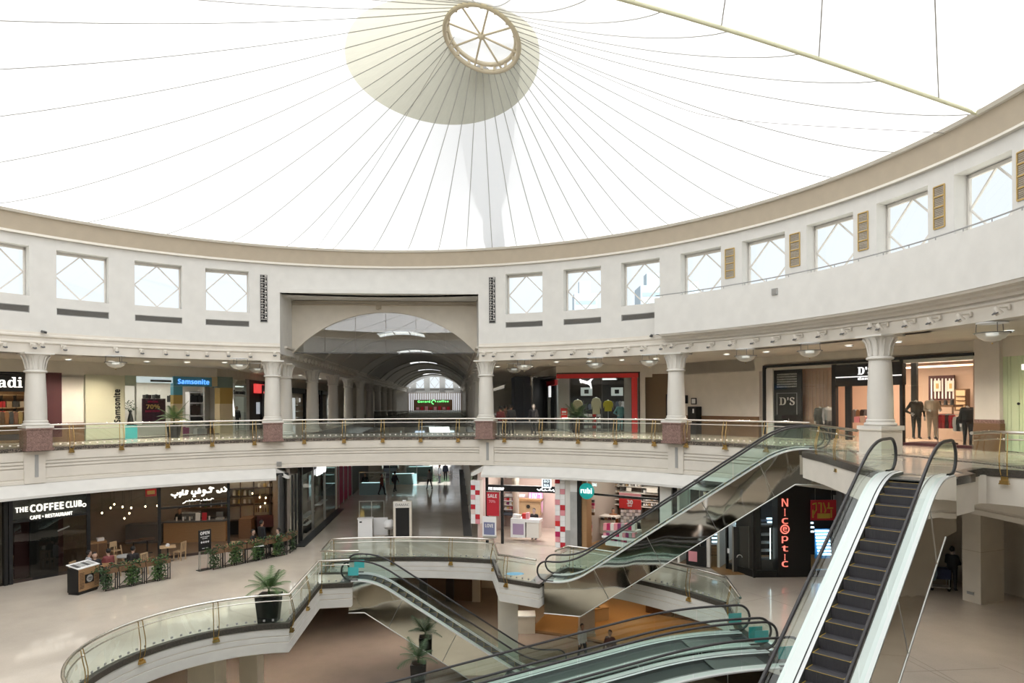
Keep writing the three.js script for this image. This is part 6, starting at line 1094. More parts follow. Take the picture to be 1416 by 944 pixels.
  tilePillar(767.5, 781.5, 661, 757, 2, 'white pillar checked with red and pink tiles between make-up shop and stone pier', 'dwwwwpwwpwwdwppwrwwdmwpwwdwpww', .12); tilePillar(651, 663.5, 664, 724, 2, 'dim pillar checked with red tiles at the arcade corner of the make-up shop', 'wwdwwdpwwwdwlwwdwpwdwl', .1);
  const w2 = structGroup('wall_piece', 'white wall strip with a grey stone base between the two shops', 'wall'); w2.position.set(F.p.x, 0, F.p.z); w2.rotation.y = F.ry; mesh('plaster', F.box(781.5, 660, 789, 733, .1, .4), M.wall, w2); mesh('stone_base', F.box(781.5, 733, 789, 756, .12, .42), M.grey, w2); mesh('stone_pier', F.box(788.5, 680, 798, 757, .3, .5), std(.48, .48, .47, .3, { map: rep(tStone, .5) }), w2); mesh('pier_top', F.box(788.5, 660, 798, 680.5, .28, .46), M.white, w2);

  // shoe and gift shop with the teal disc
  const Q = new Front(pol(az(798), R), pol(az(913), R));
  room(Q, 0, Q.w, 5.5, 0, 4.05, std(.40, .35, .31, .7), M.orangeFloor, M.ceiling, 'teal disc shop', { col: [1, .9, .8], power: 4 });
  const q = frontThing(Q, 'storefront', 'black framed shop front with timber jamb and a teal disc sign', 'shop front');
  part(Q, q, 'left_frame', [798, 661, 803.5, 756], .1, .2, M.black); part(Q, q, 'timber_jamb', [803.5, 664, 811, 757], .02, .6, M.wood); part(Q, q, 'top_frame', [798, 660, 912, 664], .1, .2, M.black); part(Q, q, 'cross_bar', [820, 685.5, 912, 688], .06, .1, M.black); part(Q, q, 'right_frame', [910, 665, 912.5, 740], .06, .1, M.black); glassOn(Q, q, [820, 664, 911, 686], .04);
  { const k = Q.rect(801.5, 667, 821.5, 690.5, .5), s = Q.group('disc_sign', 'round teal sign with white lettering hanging at the shop entrance', 'sign', k.cx, k.cy, .5); mesh('disc', put(prep(new THREE.CylinderGeometry(k.w / 2, k.w / 2, .1, 36)), 0, 0, 0, Math.PI / 2), M.teal, s); mesh('sign_lettering', put(text('rubi', fontB, k.w * .76, k.h * .32, .03), -k.w * .38, -k.h * .13, .05), glow(1, 1, 1, .9), s); mesh('bracket', box(.06, .3, .06, 0, k.h * .62, -.02), M.steel, s); }
  textOn(Q, q, 'sign_lettering', 'IN', fontB, [819, 668, 825, 672], .1, glow(.8, 1, 1, 1));
  const rs = frontThing(Q, 'sale_banner', 'red sale banner with white number thirty', 'banner'); part(Q, rs, 'upper_cloth', [856, 682, 886, 688], -1.8, .03, M.pink); part(Q, rs, 'cloth', [856, 690, 886.5, 703.5], -1.8, .03, M.redBright); textOn(Q, rs, 'print', '30', fontB, [867, 691, 875, 697], -1.79, M.white, .01); textOn(Q, rs, 'print', 'OFF', fontB, [868, 698, 874, 700.5], -1.79, M.white, .01);
  const sl = frontThing(Q, 'goods_shelf', 'long dark wall shelf with rows of shoes above the banner', 'shelf'); for (const y of [672.5, 681, 692, 699]) part(Q, sl, 'board', [842, y, 911, y + 1.2], -4.6, .5, M.offWhite); part(Q, sl, 'back_board', [838, 665, 911, 716], -5.2, .05, std(.16, .13, .11, .7)); for (const x of [841, 858, 887]) part(Q, sl, 'upright', [x, 665, x + 1, 716], -4.7, .4, M.darkGrey);
  goods(Q, 'display_shoe', 'pale shoe on the long wall shelf of the teal disc shop', 'shoe', 'shoes on the long wall shelf', [...cellsOf(842, 667, 856, 672.5, 4, 1), ...cellsOf(842, 675.5, 856, 681, 4, 1), ...cellsOf(889, 675, 910, 681, 6, 1), ...cellsOf(889, 686.5, 910, 692, 6, 1), ...cellsOf(889, 694, 910, 699, 6, 1), ...cellsOf(860, 667, 886, 672.5, 6, 1)], -4.6, .25, [M.white, M.offWhite, M.woodPale, M.white, M.grey], (w, h, d) => merge([box(w, h * .35, d, 0, h * .18, 0), box(w * .5, h * .5, d * .8, -w * .2, h * .55, 0)]));
  goods(Q, 'price_card', 'white price card above the shelf of the teal disc shop', 'sign', 'price cards on the shelf', [[866, 674, 873, 679], [894, 675.5, 909, 681]], -4.3, .02, M.offWhite);
  const tb = frontThing(Q, 'product_table', 'white tiered product table piled with pink packages', 'table'); part(Q, tb, 'upper_tier', [834, 733, 878, 736], -.4, .9, M.white); part(Q, tb, 'lower_tier', [832, 743, 882, 746], -.2, 1.2, M.white); part(Q, tb, 'base', [837, 750, 880, 756], -.15, 1.2, M.white); part(Q, tb, 'skirt', [838, 736, 879, 743], -.4, .8, M.grey);
  goods(Q, 'gift_package', 'pink package piled on the tiered product table', 'package', 'packages on the product table', [...cellsOf(834, 724, 878, 733, 9, 1, .95, 1), ...cellsOf(834, 736, 878, 743, 10, 1, .9, .9), ...cellsOf(836, 746, 880, 751, 10, 1, .9, .9)], -.32, .3, [M.pink, M.magenta, M.offWhite, M.pink, M.plum, M.grey]);
  const dc = frontThing(Q, 'cash_desk', 'low white cash desk with dark items of the teal disc shop', 'counter'); part(Q, dc, 'top', [811, 713, 850, 716], -2.5, .8, M.offWhite); part(Q, dc, 'front', [820, 716, 850, 738], -2.6, .1, M.creamWarm); part(Q, dc, 'side', [811, 716, 820, 745], -2.2, .6, M.darkGrey);
  goods(Q, 'handbag', 'dark handbag on the cash desk of the teal disc shop', 'bag', 'handbags on the cash desk', cellsOf(829, 712, 850, 719, 4, 1), -2.4, .25, [M.black, M.woodDark, M.maroon], (w, h, d) => merge([box(w, h * .65, d * .5, 0, h * .33, 0), put(prep(new THREE.TorusGeometry(w * .3, w * .06, 4, 10, Math.PI)), 0, h * .62, 0)]));
  goods(Q, 'wall_trinket', 'small pink and dark trinket on the timber side display', 'trinket', 'trinkets on the side display', cellsOf(811.5, 690, 822, 712, 2, 5, .8, .8).concat(cellsOf(811, 720, 818, 745, 2, 5, .8, .8)), -1.2, .1, [M.pink, M.darkGrey, M.offWhite, M.magenta, M.woodDark]);
  goods(Q, 'wall_pack', 'white blister pack on the grid under the red banner', 'package', 'packs on the grid wall', cellsOf(858, 704, 886, 722, 7, 4, .85, .8), -2.2, .05, [M.white, M.offWhite, M.grey]);
  person('shopper in black with a bag under the red banner', Q.at(Q.hit(878, 725, -1.3)[0], 0, -1.4), 2.8, { top: [.015, .015, .015], low: [.05, .06, .09] }); person('shop assistant in a brown top behind the cash desk', Q.at(Q.hit(848, 712, -3.2)[0], 0, -3.2), F.ry, { top: [.25, .09, .02] });
  const w3 = structGroup('wall_piece', 'white pillar and dark glass beside the teal disc shop', 'wall'); w3.position.set(Q.p.x, 0, Q.p.z); w3.rotation.y = Q.ry; mesh('pillar', Q.box(912.5, 662, 928.5, 760, .25, .5), M.wall, w3); mesh('dark_strip', Q.box(928.5, 666, 938, 762, .1, .3), M.blackMat, w3);
  // dim glazed shop behind the mirror escalator
  const Gf = new Front(pol(az(938), R), new V3(10.0, 0, -31.1)), gs = frontThing(Gf, 'storefront', 'dim green glass shop front behind the mirror-clad escalator', 'shop front');
  room(Gf, 0, Gf.w - .4, 4, 0, 4.1, M.offWhite, M.woodDark, M.ceiling, 'dim glass shop', { col: [.8, .95, .9], power: .35 });
  glassOn(Gf, gs, [939, 670, 1003, 780], .02); for (const x of [951, 967]) part(Gf, gs, 'mullion', [x, 670, x + 1.2, 780], .04, .06, M.steel); part(Gf, gs, 'header', [968, 672, 1003, 690], .05, .1, M.blackMat); textOn(Gf, gs, 'sign_lettering', 'Nicoptic', fontR, [973, 680, 988, 687], .06, glow(.6, .45, .3, .8));
  const pn = frontThing(Gf, 'poster_case', 'black poster case with a pink print low beside the railing', 'sign'); part(Gf, pn, 'case', [949, 755, 976, 782], .35, .1, M.black); part(Gf, pn, 'print', [952, 762, 964, 776], .36, .01, M.pink); part(Gf, pn, 'pillar', [977, 745, 981.5, 784], .3, .2, M.offWhite);

  // optical shop bay
  const B0 = new V3(10.0, 0, -31.07), B1 = new V3(10.72, 0, -29.6), B2 = new V3(14.4, 0, -29.7), N1 = new Front(B0, B1), N2 = new Front(B1, B2);
  const op = frontThing(N2, 'storefront', 'black bay shop with tall orange red vertical lettering', 'shop front');
  const np = structGroup('wall_shop', 'optical shop interior walls', 'shop room'); mesh('back_wall', put(box(9, 4.1, .15), ...N2.at(2.5, 2.05, -4.2).toArray(), 0, N2.ry), M.blackMat, np); mesh('side_wall', put(box(.15, 4.1, 3), ...N2.at(6.8, 2.05, -2.6).toArray(), 0, N2.ry), M.blackMat, np); mesh('timber_floor', put(box(7.5, .03, 3.6), ...N2.at(2.4, .02, -2.3).toArray(), 0, N2.ry), M.orangeFloor, np); mesh('shop_ceiling', put(box(9, .1, 5), ...N2.at(2.4, 4.1, -2.4).toArray(), 0, N2.ry), M.blackMat, np);
  ceilingPanel('cool light panel inside the optical shop', N2.at(2.2, 3.95, -2.2), N2.ry, 3, 1.4, [.75, .9, 1], 2.5);
  for (const [f, w] of [[N1, N1.w], [N2, N2.w]]) { const m = new THREE.Group(); mesh('plinth', put(box(w, .3, .2, w / 2, .15, -.1), ...f.p.clone().sub(N2.p).applyAxisAngle(new V3(0, 1, 0), -N2.ry).toArray(), 0, f.ry - N2.ry), M.black, op); }
  mesh('corner_post', box(.1, 4.1, .1, 0, 2.05, 0), M.black, op); part(N2, op, 'lettered_pillar', [1075.5, 676, 1121, 797], .06, .6, M.black); glassOn(N2, op, [1043, 690, 1075, 792], .03); mesh('top_band', box(N2.w, .5, .15, N2.w / 2, 3.9, 0), M.blackMat, op);
  { const L = [['N', 689, 700], ['I', 703, 713], ['C', 716, 724], ['P', 741, 750.5], ['T', 754, 762], ['I', 766, 774], ['C', 775.5, 783.5]]; for (const [c, y0, y1] of L) textOn(N2, op, 'sign_lettering', c === 'N' ? 'N' : c.toLowerCase() === 'i' ? 'I' : c.toLowerCase(), fontR, c === 'I' ? [1084.3, y0, 1086, y1] : [1081, y0, 1089.5, y1], .07, glow(1, .12, .07, 1.1), .03); const k = N2.rect(1078.5, 724, 1092, 739, .08); mesh('sign_lettering', [put(prep(new THREE.TorusGeometry(k.w * .42, .028, 6, 28)), k.cx, k.cy, .09), put(text('e', fontR, k.w * .4, k.h * .45, .03), k.cx - k.w * .2, k.cy - k.h * .22, .07)], glow(1, .12, .07, 1.1), op); }
  const s1 = frontThing(N1, 'storefront', 'narrow slanting glass side of the black bay shop', 'shop front'); mesh('post', box(.1, 4.1, .1, 0, 2.05, 0), M.black, s1); mesh('glass_pane', put(prep(new THREE.PlaneGeometry(N1.w, 3.3)), N1.w / 2, 1.9, 0), M.shopGlass, s1); mesh('white_label', box(.14, .22, .01, .15, .9, .06), M.white, s1); mesh('dark_board', box(N1.w * .9, 3.4, .05, N1.w / 2, 1.9, -.5), M.black, s1);
  function vitrine(label, r, z) { const t = frontThing(N2, 'display_case', label, 'display case'); const k = N2.rect(...r, z); mesh('base', box(k.w, k.h * .28, .5, k.cx, k.y + k.h * .14, z - .25), M.darkGrey, t); for (const x of [k.x + .02, k.x + k.w - .02]) for (const zz of [z - .02, z - .48]) mesh('post', box(.035, k.h * .72, .035, x, k.y + k.h * .64, zz), M.steel, t); mesh('top', box(k.w, .08, .5, k.cx, k.y + k.h, z - .25), M.darkGrey, t); for (let i = 1; i < 4; i++) mesh('shelf', box(k.w * .94, .015, .42, k.cx, k.y + k.h * (.28 + .17 * i), z - .25), M.steel, t); mesh('light_tube', box(.025, k.h * .66, .025, k.x + k.w * .72, k.y + k.h * .62, z - .05), glow(.85, 1, 1, 3), t); for (let i = 0; i < 4; i++) for (let j = 0; j < 4; j++) { const g = mesh('spectacles', merge([put(prep(new THREE.TorusGeometry(.035, .008, 4, 10)), -.045, .04, 0), put(prep(new THREE.TorusGeometry(.035, .008, 4, 10)), .045, .04, 0), box(.03, .008, .008, 0, .05, 0)]), M.steel); g.position.copy(N2.at(k.x + k.w * (.15 + .2 * j), k.y + k.h * (.29 + .17 * i), z - .2)); g.rotation.y = N2.ry; tag(g, 'pair of spectacles in the lit display case', 'spectacles', 'spectacles in the display case'); } }
  vitrine('tall glass display case with a white light tube beside the lettered pillar', [1046, 727, 1073.5, 792], -.5);
  { const t = frontThing(N2, 'window_poster', 'dark window poster with a white spectacle emblem at the bay corner', 'poster'); part(N2, t, 'board', [1014, 728, 1036, 792], -.9, .05, std(.05, .05, .05, .3)); part(N2, t, 'frame', [1013, 727, 1014.5, 793], -.88, .08, M.steel); part(N2, t, 'frame', [1035.5, 727, 1037, 793], -.88, .08, M.steel); const k = N2.rect(1018, 767, 1027, 774, -.88); mesh('emblem', put(prep(new THREE.TorusGeometry(.12, .02, 5, 16, Math.PI)), k.cx, k.cy, -.87), M.white, t); }
  { const t = frontThing(N2, 'glow_shelf', 'wall shelf of bright blue white light strips in the optical shop', 'shelf'), cells = [[985, 738, 1004, 740], [985, 743, 1004, 745], [985, 748, 1004, 750], [1018, 723, 1042, 725], [1018, 728, 1042, 730], [1034, 735, 1046, 737], [1035, 741, 1047, 743], [1061, 716, 1073, 718], [1062, 721, 1073, 723], [1118, 716, 1124, 718], [1118, 722, 1125, 724], [1118, 728, 1126, 730], [1118, 734, 1126, 736]]; cells.forEach((r) => part(N2, t, 'light_strip', r, -3.6, .1, glow(.55, .8, 1, 2.2))); part(N2, t, 'board', [1018, 719, 1076, 721], -3.7, .3, M.blueGrey);
    for (let i = 0; i < 8; i++) { const r = [1128 + i * .6, 733 + i * 4.6, 1147 + i * .4, 735.4 + i * 4.6]; part(N2, t, 'light_strip', r, -1.2, .1, glow(.6, .82, 1, 2.2)); } part(N2, t, 'panel', [1127, 731, 1148, 772], -1.35, .06, M.blue); }
  { const t = frontThing(N2, 'promotion_board', 'hanging red board with yellow arabic style print', 'sign'), k = N2.rect(1121, 691, 1156, 719, .2); mesh('board', box(k.w, k.h, .05, k.cx, k.cy, .2), M.red, t); mesh('print', put(strokes([[[.08, .8], [.2, .85], [.2, .5]], [[.3, .85], [.4, .85], [.4, .4]], [[.5, .85], [.58, .5], [.55, .4]], [[.65, .6], [.85, .6]], [[.7, .85], [.7, .65]], [[.08, .5], [.08, .15]], [[.18, .5], [.1, .3]], [[.8, .5], [.8, .15]]].map((s) => s.map(([x, y]) => [x * k.w, y * k.h])), .06, .02), k.x, k.y, .22), M.yellow, t); mesh('yellow_plate', box(k.w * .5, k.h * .24, .02, k.x + k.w * .5, k.y + k.h * .22, .235), M.yellow, t); mesh('cord', [box(.01, .5, .01, k.x + .2, k.y + k.h + .25, .2), box(.01, .5, .01, k.x + k.w - .2, k.y + k.h + .25, .2)], M.steel, t);
    const t2 = frontThing(N2, 'promotion_board', 'small orange red poster deep inside the optical shop', 'sign'); part(N2, t2, 'board', [1031, 709, 1046, 720], -2, .05, M.redBright); part(N2, t2, 'print', [1036, 711, 1038, 718], -1.98, .02, M.yellow); part(N2, t2, 'print', [1041, 711, 1043, 718], -1.98, .02, M.yellow); }
  { const t = frontThing(N2, 'drawer_cabinet', 'long wooden drawer cabinet under the blue light strips', 'cabinet'); part(N2, t, 'body', [983, 753, 1004, 768], -2.9, .4, M.woodDark); for (const y of [755.5, 759.5, 763.5]) part(N2, t, 'drawer', [984, y, 1003, y + 3], -2.88, .03, M.wood); }
  // right of the escalator: dark shops, pillar, shopper with trolley
  const rw = structGroup('wall_right', 'dark shop glazing deep under the gallery', 'wall'); const a0 = flr(1290, 795, 0), a1 = flr(1520, 800, 0), Rf = new Front(a0, a1); mesh('wall_piece', put(box(14, 4.3, .2), ...Rf.at(4, 2.15, -2.5).toArray(), 0, Rf.ry), M.cafeWall, rw); mesh('wall_piece', put(box(.2, 4.3, 9), ...Rf.at(-2.8, 2.15, -1).toArray(), 0, Rf.ry), M.cafeWall, rw); mesh('pale_strip', Rf.box(1306, 745, 1312, 806, -2.2, .1), M.blueGrey, rw); mesh('glass_band', Rf.box(1400, 760, 1440, 838, .2, .1), M.blueGrey, rw);
  { const t = frontThing(Rf, 'storefront', 'dark glazed unlit shop front behind the shopper with the trolley', 'shop front'); for (let i = 0; i < 5; i++) { mesh('glass_pane', put(prep(new THREE.PlaneGeometry(2.3, 3.9)), -1.6 + i * 2.4, 2.0, -1.2), M.smokeGlass, t); mesh('mullion', box(.12, 4.2, .12, -2.8 + i * 2.4, 2.1, -1.2), M.black, t); } mesh('head_frame', box(12, .5, .2, 3.2, 4.05, -1.2), M.black, t); mesh('sign_light', box(.5, .1, .05, -1.9, 3.75, -1.05), glow(.25, .5, 1, 1.2), t); }
  const pl = structGroup('wall_pillar', 'square cream stone pillar standing under the gallery', 'pillar'), pa = flr(1331, 829, 0), pb = flr(1356.5, 836, 0), pf = new Front(pa, pb); mesh('shaft', put(box(pf.w, 4.4, 1.35), ...pf.at(pf.w / 2, 2.2, -.675).toArray(), 0, pf.ry), M.creamWarm, pl); mesh('stone_band', put(box(pf.w + .02, .02, 1.37), ...pf.at(pf.w / 2, 2.0, -.675).toArray(), 0, pf.ry), M.band, pl); tag(mesh('wall_socket', put(merge([box(.26, .1, .02), box(.06, .05, .03, -.07, 0, 0), box(.06, .05, .03, .06, 0, 0)]), ...pf.at(pf.w * .45, .35, .02).toArray(), 0, pf.ry), M.grey), 'grey floor level socket on the cream stone pillar', 'socket');
  { const p = flr(1317, 817, 0); person('shopper in black standing with a trolley beside the cream pillar', p, 2.2, { top: [.012, .012, .014], pose: 'reach', h: 1.8, skin: [.5, .4, .35] }); const c = thing('shopping_trolley', 'blue shopping trolley pushed by the shopper in black', 'trolley', flr(1299, 815, 0), 1.2); mesh('basket', [box(.5, .4, .7, 0, .7, 0)], std(.03, .04, .10, .6), c); mesh('frame', [bar([-.22, .1, -.3], [-.22, .5, -.3], .03), bar([.22, .1, -.3], [.22, .5, -.3], .03), bar([-.22, .1, .3], [-.22, .5, .3], .03), bar([.22, .1, .3], [.22, .5, .3], .03), box(.5, .03, .7, 0, .15, 0)], M.steel, c); mesh('handle', bar([-.28, 1.0, -.4], [.28, 1.0, -.4], .035), M.redBright, c); for (const [x, z] of [[-.2, .3], [.2, .3], [-.2, -.3], [.2, -.3]]) mesh('wheel', put(prep(new THREE.CylinderGeometry(.06, .06, .03, 12)), x, .06, z, 0, 0, Math.PI / 2), M.black, c);
    const b = thing('laundry_bag', 'pale blue bag hanging from the trolley', 'bag', flr(1284, 818, 0)); mesh('body', put(lathe([[0, .5], [.25, .52], [.32, .75], [.28, 1.1], [.12, 1.3], [.05, 1.34]], 14), 0, 0, 0), std(.18, .28, .36, .8), b); mesh('strap', put(prep(new THREE.TorusGeometry(.12, .02, 5, 12, Math.PI)), 0, 1.32, 0), M.blueGrey, b); }
}
// ---------------------------------------------------------------- lamps of the upper gallery
function downlight(pos, label, group, power, col = 0xfff2de) {
  const t = thing('downlight', label, 'light', pos, 0, group);
  mesh('trim_ring', put(prep(new THREE.TorusGeometry(.15, .02, 6, 20)), 0, 0, 0, Math.PI / 2), M.white, t); mesh('light_lens', put(prep(new THREE.CylinderGeometry(.14, .14, .02, 20)), 0, .0, 0), glow(.95, .98, 1, 3), t);
  const l = new THREE.SpotLight(col, power, 0, 1.15, .6, 2); l.position.set(0, -.03, 0); l.target.position.set(0, -3, 0); l.shadow.radius = 6; l.castShadow = true; t.add(l, l.target); return t;
}
{
  const h = 10.17, G1 = 'downlights by the luggage shop', G2 = 'downlights by the menswear shop', P = 62;
  for (const [x, y] of [[94.6, 497.3], [154, 499.9], [203, 500], [258.5, 501], [310.7, 501.3]]) downlight(flr(x, y, h), 'round recessed downlight in the gallery ceiling before the luggage shop', G1, P);
  for (const [x, y] of [[769.5, 500.6], [815, 499.5], [860, 497.9], [907, 496]]) downlight(flr(x, y, h), 'round recessed downlight in the gallery ceiling before the sportswear shop', 'downlights by the sportswear shop', P);
  for (const [x, y] of [[688, 507], [733.7, 507]]) downlight(flr(x, y, h), 'round recessed downlight over the arcade aisle by the blue grey wall', 'downlights of the blue grey aisle', P * .6);
  for (const [x, y] of [[1005, 490], [1059.8, 486.7], [1174, 478], [1241.8, 473], [1395, 458]]) downlight(flr(x, y, h), 'round recessed downlight in the gallery ceiling before the menswear shop', G2, P);
  for (const [u, v] of [[30, -8.6], [38, -8.6], [46, -8.6]]) downlight(cor(u, v, h), 'round recessed downlight over the arcade aisle by the red square sign', 'downlights of the red sign aisle', P * .5);
  // glass bowl pendants
  const bowl = thing('bowl_pendant', 'glass bowl pendant on three rods under the gallery ceiling', 'lamp', [0, 0, 0], 0, 'bowl pendants'); mesh('glass_bowl', lathe([[.02, -.26], [.2, -.23], [.34, -.15], [.42, -.03], [.44, 0]], 28), phys(.85, .82, .74, .35, { transmission: .6, thickness: 0, side: THREE.DoubleSide }), bowl); mesh('rim', put(prep(new THREE.TorusGeometry(.47, .015, 6, 32)), 0, 0, 0, Math.PI / 2), M.darkGrey, bowl); for (let i = 0; i < 3; i++) { const a = i * 2.1 + .4; mesh('rod', rod([.42 * Math.cos(a), 0, .42 * Math.sin(a)], [.4 * Math.cos(a), .3, .4 * Math.sin(a)], .01), M.darkGrey, bowl); } mesh('lamp_tube', cylg(.16, .16, .1, 0, -.08, 0, 14), glow(.85, .95, 1, .8), bowl); mesh('ceiling_plate', cylg(.42, .42, .03, 0, .29, 0, 20), M.white, bowl); mesh('finial', ball(.025, 0, -.31, 0), M.brass, bowl);
  [[160, 502, 'glass bowl pendant before the plum poster of the luggage shop'], [331, 505, 'glass bowl pendant at the corner of the luggage shop'], [356, 510.5, 'glass bowl pendant before the red square sign'], [823, 503.5, 'glass bowl pendant before the red framed sportswear front'], [725, 506, 'glass bowl pendant over the guard'], [711, 510.5, 'glass bowl pendant at the head of the blue grey aisle'], [898, 500, 'glass bowl pendant before the brown niche'], [1031, 493, 'glass bowl pendant before the blank cream wall'], [1119.5, 486, 'glass bowl pendant before the timber panel of the menswear shop'], [1372, 461.5, 'glass bowl pendant before the cream pier']].forEach(([x, y, l], i) => { const p = flr(x, y - 1, 9.86); if (i) copy(bowl, p, i, l); else { bowl.position.copy(p); bowl.userData.label = l; } });
  // adjustable spotlights on the entablature
  const sp = thing('spotlight', 'small cream spotlight on a bracket of the entablature', 'spotlight', [0, 0, 0], 0, 'entablature spotlights'); mesh('bracket', [box(.14, .14, .06, 0, 0, 0), rod([0, 0, .02], [0, -.02, .3], .025)], M.cream, sp); mesh('head', put(lathe([[0, -.12], [.05, -.12], [.07, -.02], [.11, .12], [.1, .12]], 14), 0, -.1, .34, -2.5), M.cream, sp); mesh('lens', put(prep(new THREE.CylinderGeometry(.09, .09, .01, 14)), 0, -.185, .405, -2.5), M.darkGrey, sp);
  const xs = [[5.6, 479.5], [46.6, 481], [58, 479.5], [89, 483.8], [161, 486.6], [196, 488.6], [229, 490], [259, 491.4], [286, 492.5], [316, 492.5], [346, 493.7], [380, 492], [669, 492], [683, 493], [709, 493], [737, 492], [764, 491.5], [791.5, 490], [816, 489.6], [841, 488], [866, 486], [889, 484.6], [915.5, 482.7], [930, 480], [952, 481], [981.6, 480], [1011.5, 477], [1042, 474.5], [1071, 472], [1101.7, 469], [1134, 465], [1167.7, 461], [1206, 453], [1217.6, 454.5], [1254.7, 450], [1288.5, 446], [1330, 441.6], [1382, 432]];
  xs.forEach(([x, y], i) => { const p = cyl(x, y - 2, R - .35), q = pol(p.az, R - .08, p.y + .12), l = x < 385 ? 'small cream spotlight on the entablature by the luggage shop' : x < 925 ? 'small cream spotlight on the entablature between arcade and balcony' : 'small cream spotlight under the balcony corbel', g = x < 385 ? 'spotlights by the luggage shop' : x < 925 ? 'spotlights between arcade and balcony' : 'spotlights under the balcony'; if (i) copy(sp, q, -p.az * D2R, l, g); else { sp.position.copy(q); sp.rotation.y = -p.az * D2R; sp.userData.label = l; sp.userData.group = g; } });
  // small cameras and speakers on the walls
  for (const [x, y, l] of [[60, 459, 'small dark camera on the drum wall near the lattice strip'], [902, 464, 'small dark camera at the end of the balcony parapet']]) { const p = cyl(x, y, R - .1), t = thing('security_camera', l, 'camera', p, -p.az * D2R); mesh('mount', box(.06, .06, .16, 0, .05, -.06), M.white, t); mesh('body', box(.1, .1, .24, 0, 0, .08, .4, .3), M.darkGrey, t); mesh('lens', put(cylg(.04, .04, .03), 0, -.04, .2, 1.5), M.black, t); }
  for (const [x, y, l] of [[386, 641.5, 'grey square speaker on the gallery fascia at the cafe corner'], [1071, 403, 'small square plate on the white balcony parapet']]) { const p = cyl(x, y, x > 1000 ? 19.16 : R - .03), t = thing('wall_plate', l, 'speaker', p, -p.az * D2R); mesh('body', box(.26, .26, .06), M.grey, t); mesh('grille', box(.2, .2, .02, 0, 0, .035), M.louvre, t); }
}
